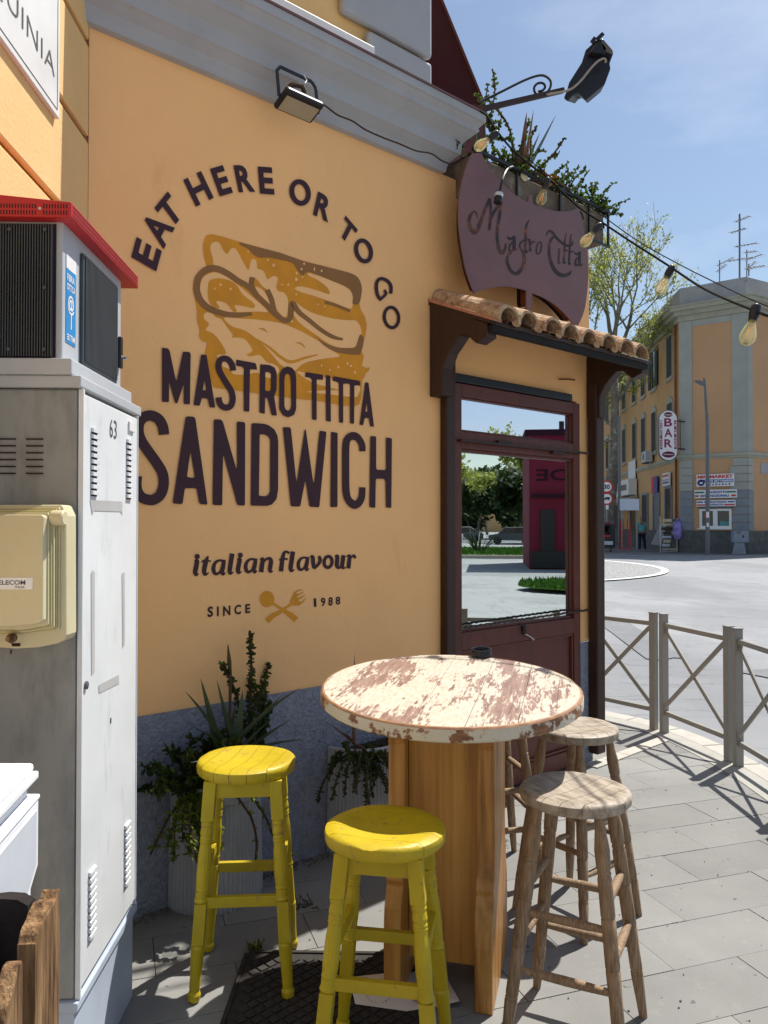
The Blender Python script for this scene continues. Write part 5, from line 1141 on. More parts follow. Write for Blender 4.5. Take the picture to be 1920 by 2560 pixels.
def beech_stool(label, H, r, nb, bd, sp_b=.168):
    t = thing('wooden_stool', label, 'bar stool', (0, 0, 0), 0, 'greyed wooden bar stools'); sp_t = .088
    se = MB().lathe([(.001, H - .016), (r * .9, H - .016), (r * .9, H - .030), (.001, H - .030)], 24).build('seat', m_crack, t)
    for mb in seat_mesh(r, .038, nb, .007, dirx=bd):
        mb.v = [(x, y, z + H) for x, y, z in mb.v]; mb.build('seat_board', m_gseat, se, smooth=True)
    ft = H - .036
    for sx in (-1, 1):
        for sy in (-1, 1):
            mb = MB(); turned(mb, (sx * sp_b, sy * sp_b, 0), (sx * sp_t, sy * sp_t, ft), [(0, .0125), (.03, .0135), (.10, .0155), (.195, .019), (.2, .0165), (.205, .019), (.215, .0165), (.22, .0185), (.30, .0185), (.41, .0205), (.415, .018), (.42, .0205), (.60, .0205), (.605, .018), (.61, .0205), (.75, .0205), (.765, .0175), (.77, .0205), (.78, .0175), (.79, .0205), (.86, .022), (.93, .016), (1.0, .0135)], 14)
            mb.build('leg', m_gwood, t, smooth=True)
    def at(z): return sp_b + (sp_t - sp_b) * z / ft
    for z in (.225, .385):
        k = at(z)
        for s_ in (-1, 1):
            mb = MB(); a, b = Vector((-k, s_ * k, z)), Vector((k, s_ * k, z)); mb.tube([a, a.lerp(b, .25), a.lerp(b, .5), a.lerp(b, .75), b], [.0095, .0125, .0135, .0125, .0095], 10); mb.build('stretcher', m_gwood, t, smooth=True)
    for z in (.30, .455):
        k = at(z)
        for s_ in (-1, 1):
            mb = MB(); a, b = Vector((s_ * k, -k, z)), Vector((s_ * k, k, z)); mb.tube([a, a.lerp(b, .25), a.lerp(b, .5), a.lerp(b, .75), b], [.0095, .0125, .0135, .0125, .0095], 10); mb.build('stretcher', m_gwood, t, smooth=True)
    return t
w1 = beech_stool('nearest greyed wooden bar stool right of the table, half shaded seat', .73, .163, 6, R(-22))
w1.location = (.575, 2.372, 0); w1.rotation_euler = (0, 0, R(-27))
w2 = copy_tree(w1); w2['label'] = 'greyed wooden bar stool behind the nearest one, by the dark door post'; w2.location = (.755, 3.10, 0); w2.rotation_euler = (0, 0, R(38))
w3 = copy_tree(w1); w3['label'] = 'greyed wooden bar stool almost hidden behind the table pedestal'; w3.location = (.475, 3.47, 0); w3.rotation_euler = (0, 0, R(12))

# ================================================================== GROUND
def inside_clip(poly_, a, b):
    out = []; n = len(poly_)
    f = lambda p_: (b[0] - a[0]) * (p_[1] - a[1]) - (b[1] - a[1]) * (p_[0] - a[0])
    for i in range(n):
        p0, p1 = poly_[i], poly_[(i + 1) % n]; d0, d1 = f(p0), f(p1)
        if d0 >= 0: out.append(p0)
        if (d0 >= 0) != (d1 >= 0):
            t = d0 / (d0 - d1); out.append((p0[0] + (p1[0] - p0[0]) * t, p0[1] + (p1[1] - p0[1]) * t))
    return out
fence_pts = [(1.16, 6.98), (1.60, 6.36), (2.03, 5.79), (2.225, 5.0), (2.235, 4.2), (2.19, 3.40), (2.05, 2.6), (1.75, 1.8)]
kerb_in = [(q[0] - .06, q[1] - .02) for q in ((.2, 8.2), (.70, 7.62), (1.22, 7.02), (1.70, 6.40), (2.13, 5.82), (2.30, 5.0), (2.32, 4.2), (2.27, 3.38), (2.12, 2.55), (1.82, 1.7), (1.2, .6), (.2, -.6), (-1.5, -2))]
kin = [tuple(v)[:2] for v in catmull([(x, y, 0) for x, y in kerb_in], 4)]
def offs(pl, d):
    out = []
    for i, p_ in enumerate(pl):
        a, b = pl[max(0, i - 1)], pl[min(len(pl) - 1, i + 1)]; v = Vector((b[0] - a[0], b[1] - a[1])).normalized(); out.append((p_[0] - v.y * d, p_[1] + v.x * d))
    return out
ROADZ = -.10
pave = [(x, y) for x, y in kin] + [(-6, -2), (-6, 9), (-1, 9)]
MB().sheet([[Vector((x, y, -.012)) for x, y in pave]]).build('pavement_bed', m_joint)['kind'] = 'structure'
bed = bpy.data.objects['pavement_bed']; pav = link(bpy.data.objects.new('pavement', None)); pav['kind'] = 'structure'; bed.parent = pav; bed.name = 'bedding'; del bed['kind']
e1 = Vector((math.cos(R(18.5)), math.sin(R(18.5)), 0)); e2 = Vector((-e1.y, e1.x, 0)); org = Vector((.337, 2.48, 0))
rw, sl_ = .262, .56; rr = random.Random(4)
clips = [(kin[i], kin[i + 1]) for i in range(0, len(kin) - 1, 2)]
cnt = 0
for j in range(-9, 22):
    off = (j % 2) * sl_ * .47 + .13
    for i in range(-8, 9):
        a0, a1, b0, b1 = i * sl_ + off, (i + 1) * sl_ + off, j * rw, (j + 1) * rw; g = .0015
        pl = [org + e1 * (a0 + g) + e2 * (b0 + g), org + e1 * (a1 - g) + e2 * (b0 + g), org + e1 * (a1 - g) + e2 * (b1 - g), org + e1 * (a0 + g) + e2 * (b1 - g)]
        c = sum(pl, Vector()) / 4
        if c.y < 1.3 or c.y > 7.6 or c.x < -1.25 or c.x > 2.6: continue
        if (c - C0).dot(N) < -.35 and c.y < 6.9 and (c - C0).dot(U) < 3.3: continue
        q2 = [(v.x, v.y) for v in pl]
        for a, b in clips:
            # the kerb runs clockwise round the pavement: keep the right hand side
            q2 = inside_clip(q2, b, a)
            if len(q2) < 3: break
        if len(q2) < 3: continue
        dz = rr.uniform(-.0008, .0008)
        o = MB().prism([Vector((x, y, dz)) for x, y in q2], [Vector((x, y, -.011)) for x, y in q2]).build('paving_slab', m_slab if rr.random() < .6 else m_slab2, pav, fix=True); cnt += 1
# kerb stones along the curve
kb = link(bpy.data.objects.new('kerb', None)); kb['kind'] = 'structure'
ko = offs(kin, .15); k2 = offs(kin, .0); gut = offs(kin, .33)
dense = len(kin)
for i in range(0, dense - 3, 2):
    a = [Vector((x, y, 0)) for x, y in (k2[i], k2[i + 1], k2[i + 2])]; b = [Vector((x, y, 0)) for x, y in (ko[i], ko[i + 1], ko[i + 2])]
    sh = .004; d = (a[2] - a[0]).normalized(); a[0] += d * sh; b[0] += d * sh; a[2] -= d * sh; b[2] -= d * sh
    o = MB().prism([v + Vector((0, 0, .004)) for v in a + b[::-1]], [v + Vector((0, 0, -.13)) for v in a + b[::-1]]).build('kerb_stone', m_kerb, kb, fix=True, bevel=.008)
# inner pale border band and old kerb line crossing the pavement
bd = MB(); bi, bo = offs(kin, -.16), offs(kin, -.004)
for i in range(0, dense - 1): bd.add([(*bi[i], .0042), (*bi[i + 1], .0042), (*bo[i + 1], .0042), (*bo[i], .0042)], [(0, 1, 2, 3)])
bd.build('border_band', mat('pale_concrete', (.33, .32, .29), .9, var=.12, vs=8, dirt=(.26, .25, .23), dl=(.6, .85), dsc=14), pav)
for i, (a, b) in enumerate(((0, .2), (.205, .42), (.425, .66), (.665, 1.0))):
    p0, p1 = G(1478, 1918), G(1658, 1850); q0_, q1_ = p0.lerp(p1, a), p0.lerp(p1, b); n_2 = Vector((-(p1 - p0).y, (p1 - p0).x, 0)).normalized() * .045
    MB().hexa([q0_ - n_2 + Vector((0, 0, -.003)), q1_ - n_2 + Vector((0, 0, -.003)), q1_ + n_2 + Vector((0, 0, -.003)), q0_ + n_2 + Vector((0, 0, -.003))] + [v + Vector((0, 0, .008)) for v in (q0_ - n_2, q1_ - n_2, q1_ + n_2, q0_ + n_2)]).build('marble_strip', m_kerb, pav)
# road, rising gently towards the far side
def rz(y): return ROADZ + .23 * max(0, min(1, (y - 10) / 24)) ** 1.3
rd = MB(); ys = [-60, -10, 0, 2, 4, 6, 8, 10, 13, 16, 19, 22, 25, 28, 31, 34, 60, 120, 400, 900]; xs = [-300, -60, -20, -5, 2, 6, 10, 15, 25, 60, 200, 700]
vs = [(x, y, rz(y)) for y in ys for x in xs]; nx = len(xs)
rd.add(vs, [(j * nx + i, j * nx + i + 1, (j + 1) * nx + i + 1, (j + 1) * nx + i) for j in range(len(ys) - 1) for i in range(nx - 1)])
o = rd.build('road', m_road); o['kind'] = 'structure'
m_patch = mat('asphalt_patch', (.17, .175, .185), .9, var=.12, vs=3, bump=.003, bs=90)
for (x, y, w_, h_, a_) in ((5.2, 8.6, 2.6, .9, .3), (8.5, 12.5, 1.2, 3.4, .2), (3.6, 11.5, .5, 4.0, -.1), (13, 20, 5, 1.2, .1), (4.2, 6.2, .7, .7, .2), (12.0, 15.5, 2.2, 1.4, .5)):
    q = MB(); ca_, sn_ = math.cos(a_), math.sin(a_); rr_ = random.Random(int(x * 10)); pts = []
    for u, v in ((-1, -1), (-.3, -1.05), (.4, -.96), (1, -1), (1.03, 0), (1, 1), (.2, 1.04), (-1, 1), (-.97, .1)):
        dx, dy = u * w_ / 2 * rr_.uniform(.95, 1.05), v * h_ / 2 * rr_.uniform(.95, 1.05); X_, Y_ = x + dx * ca_ - dy * sn_, y + dx * sn_ + dy * ca_; pts.append(Vector((X_, Y_, rz(Y_) + .012)))
    q.sheet([pts]); o = q.build('road_patch', m_patch); o['kind'] = 'structure'
gm = MB()
for i in range(dense - 1): gm.add([(*ko[i], ROADZ + .012), (*ko[i + 1], ROADZ + .012), (*gut[i + 1], ROADZ + .004), (*gut[i], ROADZ + .004)], [(0, 1, 2, 3)])
o = gm.build('gutter', m_gutter); o['kind'] = 'structure'
# cobbled apron with its white edge line
ap = MB(); ac = (2.3, 27.2); ar = 6.9; vs = [(ac[0] + ar * math.cos(t), ac[1] + ar * math.sin(t)) for t in [2 * math.pi * k / 64 for k in range(64)]]
ap.sheet([[Vector((x, y, rz(y) + .012)) for x, y in vs]]); 
ap = MB(); ks = 64
for ri in range(8):
    for k in range(ks):
        r0, r1 = ar * ri / 8, ar * (ri + 1) / 8; t0, t1 = 2 * math.pi * k / ks, 2 * math.pi * (k + 1) / ks; q = []
        for r_, t in ((r0, t0), (r1, t0), (r1, t1), (r0, t1)): y = ac[1] + r_ * math.sin(t); q.append((ac[0] + r_ * math.cos(t), y, rz(y) + .03))
        ap.add(q, [(0, 1, 2, 3)])
o = ap.build('cobbled_apron', m_cob); o['kind'] = 'structure'
ap = MB()
for k in range(96):
    t0, t1 = 2 * math.pi * k / 96, 2 * math.pi * (k + 1) / 96; q = []
    for r_, t in ((ar, t0), (ar + .22, t0), (ar + .22, t1), (ar, t1)): y = ac[1] + r_ * math.sin(t); q.append((ac[0] + r_ * math.cos(t), y, rz(y) + .035))
    ap.add(q, [(0, 1, 2, 3)])
o = ap.build('apron_edge_line', m_lane); o['kind'] = 'structure'

# drain cover and dropped paper
dc = thing('drain_cover', 'sooty cast iron drain cover with a diamond grid in the shaded pavement', 'drain cover', (-.19, 2.5, 0))
MB().prism([Vector((x, y, .0045)) for x, y in ((-.46, 2.81), (-.488, 2.78), (-.495, 2.18), (.13, 2.16), (.15, 2.72), (.12, 2.79))], [Vector((x, y, -.004)) for x, y in ((-.46, 2.81), (-.488, 2.78), (-.495, 2.18), (.13, 2.16), (.15, 2.72), (.12, 2.79))]).build('plate', m_drain, dc, fix=True)
gp = MB(); gg = .036
for i in range(-19, 20):
    for j in range(-19, 20):
        x = -.185 + (i + j) * gg * .7071; y = 2.47 + (i - j) * gg * .7071
        if -.455 < x < .10 and 2.20 < y < 2.765: gp.box((x, y, .0065), (gg * .78, gg * .78, .005), R(45))
o = gp.build('diamond_grid', m_drain, dc); o['kind'] = 'stuff'
fm = MB()
for a, b in (((-.492, 2.19), (-.485, 2.79)), ((-.478, 2.803), (.11, 2.788)), ((.14, 2.17), (.145, 2.77))): fm.bar((*a, .006), (*b, .006), .014, .008)
fm.build('frame', m_drain, dc)
pp_ = [G(873, 2443, .014), G(955, 2434, .010), G(1105, 2425, .014), G(1128, 2465, .010), G(1150, 2503, .018), G(1090, 2517, .010), G(1016, 2528, .009), G(888, 2510, .012)]
pc_ = sum(pp_, Vector()) / 8
pg = MB(); pg.add(pp_ + [pc_ + Vector((0, 0, .002))], [(i, (i + 1) % 8, 8) for i in range(8)])
pap = pg.build('paper_sheet', m_paper); tag(pap, 'printed sandwich wrapping paper lying under the table foot', 'paper')
def GP(u, v): 
    a, b, c, d = pp_[7], pp_[5], pp_[2], pp_[0]; q = a.lerp(b, u).lerp(d.lerp(c, u), v); q.z = .0205; return q
pr = MB()
for u, v in ((.12, .72), (.42, .52), (.30, .22), (.80, .86)):
    q = GP(u, v)
    for k, ch in enumerate('MASTRO TITTA'):
        if ch == ' ': continue
        t = math.pi * (1.08 - .098 * k); c = q + Vector((math.cos(t) * .034, -math.sin(t) * .034, 0)); r_ = Vector((math.sin(t), math.cos(t), 0)); u_ = Vector((-math.cos(t), math.sin(t), 0)); write(pr, ch, c - r_ * .0028, r_ * .0055, u_ * -.007, .02)
    for k in range(4): pr.bar(q + Vector((-.012 + .008 * k, .03, 0)), q + Vector((.012 + .008 * k, .0, 0)), .0012, .0004)
pr.build('paper_lettering', m_txt, pap)
pr = MB()
for u, v in ((.28, .50), (.62, .25), (.93, .55), (.80, .12)):
    q = GP(u, v); rr = random.Random(int(u * 100))
    for k in range(9): pr.box((q.x + rr.uniform(-.026, .026), q.y + rr.uniform(-.014, .014), q.z + .0003 * k), (rr.uniform(.008, .022), rr.uniform(.005, .012), .0002), rr.uniform(-.3, .5))
pr.build('paper_pink_print', m_pink, pap)
# a few weeds and litter
lf, st = MB(), MB(); wb = G(638, 2372)
for i in range(9): sprig(lf, st, wb + Vector((rs.uniform(-.02, .02), rs.uniform(-.01, .01), 0)), (rs.gauss(0, .6), rs.gauss(0, .6), .7), .035, 16, .010, 0, rs)
wt = thing('weed', 'bright green weed sprouting at the corner of the drain cover', 'weed', wb); lf.build('foliage', m_jade2, wt); st.build('stems', m_stem, wt)
lf, st = MB(), MB(); wb = G(752, 2268)
for i in range(12): sprig(lf, st, wb + Vector((rs.uniform(-.03, .05), rs.uniform(-.02, .02), 0)), (rs.gauss(0, .9), rs.gauss(0, .6), .35), .05, 10, .008, 0, rs)
wt = thing('weed', 'thin weed in the pavement joint between the two tubs', 'weed', wb); lf.build('foliage', m_jade, wt); st.build('stems', m_stem, wt)
lt = MB(); rr = random.Random(9)
for i in range(170):
    x, y = rr.uniform(-.9, 2.0), rr.uniform(2.2, 5.6); q = Vector((x, y, 0))
    if (q - C0).dot(N) < .03: continue
    near = (q - C0).dot(N) < .12
    s_ = rr.uniform(.002, .006); lt.box((x, y, .0015 + s_ * .3), (s_, s_ * rr.uniform(.5, 1.4), s_ * .6), rr.uniform(0, 3))
for i in range(420):
    s = rr.uniform(.1, 1.85); q = WL(s, 0, abs(rr.gauss(.02, .025)) + .013); s_ = rr.uniform(.003, .010); lt.box((q.x, q.y, .001 + s_ * .3), (s_, s_ * rr.uniform(.5, 1.4), s_ * .6), rr.uniform(0, 3))
o = lt.build('pavement_litter', m_joint); tag(o, 'loose grit and crumbs scattered on the pavement', 'grit', kind='stuff')

# ================================================================== FENCE
flabs = ['fence panel partly hidden behind the dark door post', 'fence panel between the two visible pairs of posts', 'fence panel cut by the right edge of the view', '', '', '']
def fence_panel(p0, p1, label):
    v = Vector((p1[0] - p0[0], p1[1] - p0[1], 0)); Lg = v.length - .054; az_ = math.atan2(v.y, v.x)
    t = thing('fence_panel', label, 'fence', (p0[0] + v.x / v.length * .027, p0[1] + v.y / v.length * .027, 0), az_, 'crossed steel fence panels along the kerb')
    k = t.location.copy(); t.location = (0, 0, 0); t.rotation_euler = (0, 0, 0)
    for x in (.024, Lg - .024):
        MB().box((x, 0, .43), (.046, .05, .86)).build('post', m_fence, t, bevel=.002)
        MB().box((x, 0, .8655), (.052, .056, .009)).build('post_cap', m_fence, t, bevel=.003)
    for z in (.785, .150): MB().bar((.048, 0, z), (Lg - .048, 0, z), .026, .032).build('rail', m_fence, t, bevel=.003)
    MB().bar((.048, -.0, .755), (Lg - .048, -.0, .19), .012, .030).build('brace', m_fence, t, bevel=.002)
    MB().bar((.048, -.014, .19), (Lg - .048, -.014, .755), .012, .030).build('brace', m_fence, t, bevel=.002)
    t.location = k; t.rotation_euler = (0, 0, az_)
    return t
for i in range(1, 5): fence_panel(fence_pts[i], fence_pts[i + 1], flabs[i - 1] or 'fence panel beyond the right edge, nearest the camera')

# ================================================================== THE CORNER BUILDING ACROSS THE ROAD
GZ = .16
A_ = Vector((14.33, 37.8, 0)); B_ = Vector((16.70, 36.0, 0)); Ldir = Vector((.0946, .9955, 0)); Rdir = Vector((.859, .512, 0)).normalized(); Cdir = (B_ - A_).normalized()
nL = Vector((-Ldir.y, Ldir.x, 0)); nC = Vector((Cdir.y, -Cdir.x, 0)); nR = Vector((Rdir.y, -Rdir.x, 0))
far = thing('corner_apartment_block', 'three-storey ochre apartment block on the opposite street corner with sage quoins', 'apartment building', (A_.x, A_.y, 0))
LL, LR, LC = 46.0, 14.0, (B_ - A_).length
ZT, ZC = 12.75, 11.55
foot = [A_, B_, B_ + Rdir * LR, B_ + Rdir * LR + Ldir * LL, A_ + Ldir * LL]
def vol(pts, z0, z1, nm, m_, off=0.0, par=far, **k):
    c = sum(pts, Vector()) / len(pts); q = [p_ + (p_ - c).normalized() * off for p_ in pts]
    return MB().prism([v + Vector((0, 0, z0)) for v in q], [v + Vector((0, 0, z1)) for v in q]).build(nm, m_, par, fix=True, **k)
FLa = lambda t, o, z: A_ + Ldir * t + nL * o + Vector((0, 0, z))
FCa = lambda t, o, z: A_ + Cdir * t + nC * o + Vector((0, 0, z))
FRa = lambda t, o, z: B_ + Rdir * t + nR * o + Vector((0, 0, z))
vol(foot, 0, ZC, 'wall', m_bgw)
MB().fbox(FCa, .0, LC, .005, .02, 1.3, ZC).build('corner_wall', m_bgp, far)
MB().fbox(FRa, .0, LR, .005, .02, 1.3, ZC).build('right_wall', m_bgp, far)
def band(z0, z1, o, nm, m_):
    q = []
    for fn, L_ in ((FLa, LL), ):
        pass
    p = MB(); mi = lambda a, b, o_: None
    loops = []
    for o_ in (0.0, o):
        v0 = A_ + Ldir * LL + nL * o_; 
        m1 = (nL + nC); m1 = A_ + m1 * (o_ / m1.dot(nL)); m2 = (nC + nR); m2 = B_ + m2 * (o_ / m2.dot(nC)); v3 = B_ + Rdir * LR + nR * o_
        loops.append([v0, m1, m2, v3])
    a, b = loops
    for i in range(3): p.hexa([v + Vector((0, 0, z0)) for v in (b[i], b[i + 1], a[i + 1], a[i])] + [v + Vector((0, 0, z1)) for v in (b[i], b[i + 1], a[i + 1], a[i])])
    return p.build(nm, m_, far)
band(.0, 1.22, .08, 'plinth', m_bgpl)
band(4.72, 4.86, .10, 'string_course', m_bgc); band(4.62, 4.72, .05, 'string_course', m_bgc)
band(ZC - .25, ZC, .12, 'cornice', m_bgc); band(ZC, ZC + .2, .32, 'cornice', m_bgc); band(ZC + .2, ZC + .38, .52, 'cornice', m_bgc); band(ZC + .38, ZC + .44, .60, 'cornice', m_bgc)
vol(foot, ZC + .45, ZT + .18, 'parapet', m_bgg, .06)
# quoins and pilaster strips in blocks
for fn, t0, t1 in ((FCa, -.03, .56), (FCa, LC - .62, LC + .03), (FRa, -.03, .36)):
    nb = 9
    for k in range(nb):
        z0, z1 = 1.23 + (4.60 - 1.23) * k / nb, 1.23 + (4.60 - 1.23) * (k + 1) / nb
        ex = .12 if k % 2 and fn is FCa and t0 > 1 else 0
        MB().fbox(fn, t0 - ex, t1, .02, .075, z0 + .012, z1 - .012).build('quoin_block', m_bgb if k < 5 else m_bgq, far)
    MB().fbox(fn, t0, t1, .02, .06, 4.87, ZC - .26).build('pilaster', m_bgq, far)
MB().fbox(FCa, .57, LC - .63, .021, .05, ZC - .55, ZC - .26).build('frieze', m_bgq, far)
MB().tube([FLa(.5, .1, 1.2), FLa(.5, .1, 11.3)], .06, 8).build('drainpipe', m_rust, far)
# windows of the left face: frame, panes, shutters
def far_window(fn, t, z0, z1, w_, arch, shut, kind, m_s):
    f = MB(); f.fbox(fn, t - w_ / 2 - .12, t + w_ / 2 + .12, .005, .05, z0 - .12, z0 - .0); f.fbox(fn, t - w_ / 2 - .14, t + w_ / 2 + .14, .005, .12, z0 - .22, z0 - .12)
    f.fbox(fn, t - w_ / 2 - .12, t - w_ / 2, .005, .05, z0, z1); f.fbox(fn, t + w_ / 2, t + w_ / 2 + .12, .005, .05, z0, z1); f.fbox(fn, t - w_ / 2 - .12, t + w_ / 2 + .12, .005, .06, z1, z1 + .12)
    if arch: f.fbox(fn, t - w_ / 2 - .0, t + w_ / 2 + .0, .005, .06, z1 + .12, z1 + .26); f.fbox(fn, t - w_ / 4, t + w_ / 4, .005, .06, z1 + .26, z1 + .34)
    wd_ = f.build('window', m_bgc, far)
    MB().fbox(fn, t - w_ / 2, t + w_ / 2, .005, .015, z0, z1).build('pane', m_winglass, wd_)
    if kind == 'closed':
        for s0, s1 in ((t - w_ / 2, t - .01), (t + .01, t + w_ / 2)):
            p = MB(); p.fbox(fn, s0, s1, .02, .06, z0, z1)
            for k in range(14): z = z0 + .08 + (z1 - z0 - .16) * k / 13; p.fbox(fn, s0 + .05, s1 - .05, .06, .072, z - .03, z + .02)
            p.build('shutter', m_s, wd_)
    else:
        for s0, s1 in ((t - w_ / 2 - .52, t - w_ / 2 - .02), (t + w_ / 2 + .02, t + w_ / 2 + .52)):
            p = MB(); p.fbox(fn, s0, s1, .06, .10, z0, z1)
            for k in range(14): z = z0 + .08 + (z1 - z0 - .16) * k / 13; p.fbox(fn, s0 + .05, s1 - .05, .10, .112, z - .03, z + .02)
            p.build('shutter', m_s, wd_)
cols_ = [1.85, 5.1, 7.55, 9.9, 12.9, 15.8, 18.6, 21.5, 24.5, 27.6, 31, 34.5]
for i, t in enumerate(cols_):
    far_window(FLa, t, 9.0, 11.05, .95, False, 0, 'open' if i == 1 else 'closed', m_shutg)
    far_window(FLa, t, 5.55, 7.65, .95, True, 0, 'closed', m_shut if i % 2 else m_shutg)
# shopfronts on the left face
def opening(t0, t1, z1, col, nm='shop_door'):
    f = MB(); f.fbox(FLa, t0 - .12, t0, .005, .08, GZ, z1 + .12); f.fbox(FLa, t1, t1 + .12, .005, .08, GZ, z1 + .12); f.fbox(FLa, t0, t1, .005, .08, z1, z1 + .12)
    d_ = f.build(nm, m_bgb, far); MB().fbox(FLa, t0, t1, .005, .03, GZ, z1).build('door_leaf', col, d_)
opening(1.6, 2.7, 3.35, m_winglass); opening(4.0, 5.2, 3.1, m_lamp); opening(6.6, 7.8, 3.2, m_shut); opening(9.5, 11.0, 2.9, m_winglass); opening(14.5, 16.5, 2.9, m_shut); opening(20, 22, 2.9, m_winglass)
def sign_board(name, label, cat, fn, t0, t1, z0, z1, o=.09, col=None):
    b_ = MB().fbox(fn, t0, t1, .085, .085 + o, z0, z1).build(name, col or m_swht, None, bevel=.01); tag(b_, label, cat); return b_
s_ = sign_board('door_sign', 'small white shop sign with red lettering above the corner door', 'shop sign', FLa, 1.5, 2.8, 3.48, 4.15)
p = MB(); p.fbox(FLa, 1.6, 2.7, .176, .18, 3.95, 4.05); p.build('sign_stripe', m_sred, s_); p = MB(); p.fbox(FLa, 1.6, 2.7, .176, .18, 3.6, 3.7); p.fbox(FLa, 1.6, 2.7, .176, .18, 3.76, 3.8); p.build('sign_stripe', m_sblue, s_)
s_ = sign_board('door_sign', 'tall red and blue shop sign above the grey shop door', 'shop sign', FLa, 4.0, 5.2, 3.2, 4.1, .06, m_sblue)
MB().fbox(FLa, 4.62, 5.2, .146, .15, 3.2, 4.1).build('sign_panel', m_sred, s_)
s_ = sign_board('shop_fascia', 'white shop fascia with grey lettering above the awning', 'shop sign', FLa, 9.0, 12.6, 3.3, 4.25, .5)
p = MB(); p.fbox(FLa, 9.5, 12.2, .586, .59, 3.6, 3.95); p.build('blurred_lettering', m_lamp, s_)
s_ = sign_board('blank_banner', 'plain white banner hung above the shop fascia', 'banner', FLa, 9.3, 11.2, 4.3, 5.4, .04)
a_ = MB(); a_.prism([FLa(8.8, .1, 3.3), FLa(8.8, 1.5, 2.75), FLa(8.8, 1.5, 2.6), FLa(8.8, .1, 3.1)], [FLa(13.4, .1, 3.3), FLa(13.4, 1.5, 2.75), FLa(13.4, 1.5, 2.6), FLa(13.4, .1, 3.1)])
tag(a_.build('shop_awning', mat('beige_canvas', (.42, .38, .30), .9), None, fix=True), 'beige canvas awning sloping over the shop entrance', 'awning')
ac_ = thing('air_conditioner', 'white air-conditioning unit on the facade beneath a first-floor window', 'air conditioner', FLa(5.6, .1, 5.0))
MB().fbox(FLa, 5.05, 5.95, .12, .5, 4.95, 5.55).build('casing', m_boxg, ac_, bevel=.02); MB().lathe([(.001, 0), (.2, 0), (.2, .01)], 20, FLa(5.5, .501, 5.25), (Ldir, Vector((0, 0, 1)), nL)).build('fan_grille', m_lamp, ac_)
p = MB(); p.fbox(FLa, 5.1, 5.14, .1, .5, 4.88, 4.945); p.fbox(FLa, 5.86, 5.9, .1, .5, 4.88, 4.945); p.build('bracket', m_lamp, ac_)
# BAR sign: double faced oval on brackets, facing the crossing
bs = thing('bar_sign', 'tall white oval BAR sign with magenta borders bracketed from the building corner', 'bar sign', (14.0, 37.4, 5.9))
bc = D(1669, 1089, 37.3); bx_ = Vector((1, -.05, 0)).normalized(); by_ = Vector((.05, 1, 0)).normalized()
hwid, hhei = .43, 1.20
def oval(w_, h_, n=14):
    o = []
    for sgn in (1, -1):
        for k in range(n + 1): t = math.pi * k / n; o.append((w_ * math.cos(t) * sgn, (h_ - w_) * sgn + w_ * math.sin(t) * sgn))
    return o
OV = lambda x, z, d: bc + bx_ * x + Vector((0, 0, z)) - by_ * d
MB().prism([OV(x, z, .09) for x, z in oval(hwid, hhei)], [OV(x, z, -.09) for x, z in oval(hwid, hhei)]).build('sign_rim', m_spurp if False else m_lamp, bs, fix=True)
MB().prism([OV(x, z, .10) for x, z in oval(hwid - .025, hhei - .025)], [OV(x, z, .0905) for x, z in oval(hwid - .025, hhei - .025)]).build('sign_face', m_swht, bs, fix=True)
p = MB()
for ch, z in (('B', .42), ('A', -.08), ('R', -.58)): write(p, ch, OV(-.19, z, .103), bx_ * .38, Vector((0, 0, .40)), .03)
p.lathe([(.001, 0), (1, 0)], 24, OV(0, -.91, .103), (bx_ * .30, Vector((0, 0, .15)), by_)); p.lathe([(.001, 0), (1, 0)], 24, OV(0, .99, .103), (bx_ * .20, Vector((0, 0, .12)), by_))
for s_x in (-.33, .33): p.fbox(lambda a, b, c: OV(a, c, b), s_x - .055, s_x + .055, .101, .103, -.66, .72)
p.build('sign_print', m_spurp, bs)
p = MB()
write(p, 'TAQUILLA'[:8], OV(-.17, .94, .105), bx_ * .34, Vector((0, 0, .07)), .03); write(p, 'Vergnano', OV(-.24, -.95, .105), bx_ * .48, Vector((0, 0, .08)), .02)
for i, ch in enumerate('INSIDE ROOM'):
    if ch != ' ': write(p, ch, OV(-.365, .60 - .118 * i, .105), bx_ * .07, Vector((0, 0, .085)), .02)
for i, ch in enumerate('WI FI FREE'):
    if ch != ' ': write(p, ch, OV(.295, .56 - .124 * i, .105), bx_ * .07, Vector((0, 0, .085)), .02)
p.build('sign_lettering', m_swht, bs)
p = MB(); p.bar(OV(.43, .7, 0), OV(.95, .7, -.4), .05, .05); p.bar(OV(.43, -.62, 0), OV(.95, -.62, -.4), .05, .05); p.bar(OV(.62, -.7, -.1), OV(.62, .8, -.1), .03, .03); p.build('bracket', m_black, bs)
# minimarket signs and window on the chamfered corner
mm = lambda px, py: hit(px, py, A_ + nC * .2, nC)
def csign(nm, label, x0, x1, y0, y1):
    a, b = mm(x0, (y0 + y1) / 2), mm(x1, (y0 + y1) / 2); t0, t1 = (a - A_).dot(Cdir), (b - A_).dot(Cdir)
    z0, z1 = mm((x0 + x1) / 2, y1).z, mm((x0 + x1) / 2, y0).z
    o = MB().fbox(FCa, t0, t1, .08, .2, z0, z1).build(nm, m_swht, None, bevel=.012); tag(o, label, 'shop sign'); return o, t0, t1, z0, z1
FCw = lambda p_, s, t, z, w_, h_, b=.03, o=.2045: write(p_, s, FCa(t, o, z), Cdir * w_, Vector((0, 0, h_)), b)
s_, t0, t1, z0, z1 = csign('minimarket_sign', 'white MINIMARKET sign with a blue band and shopping trolley on the chamfered corner', 1741, 1835, 1185, 1216)
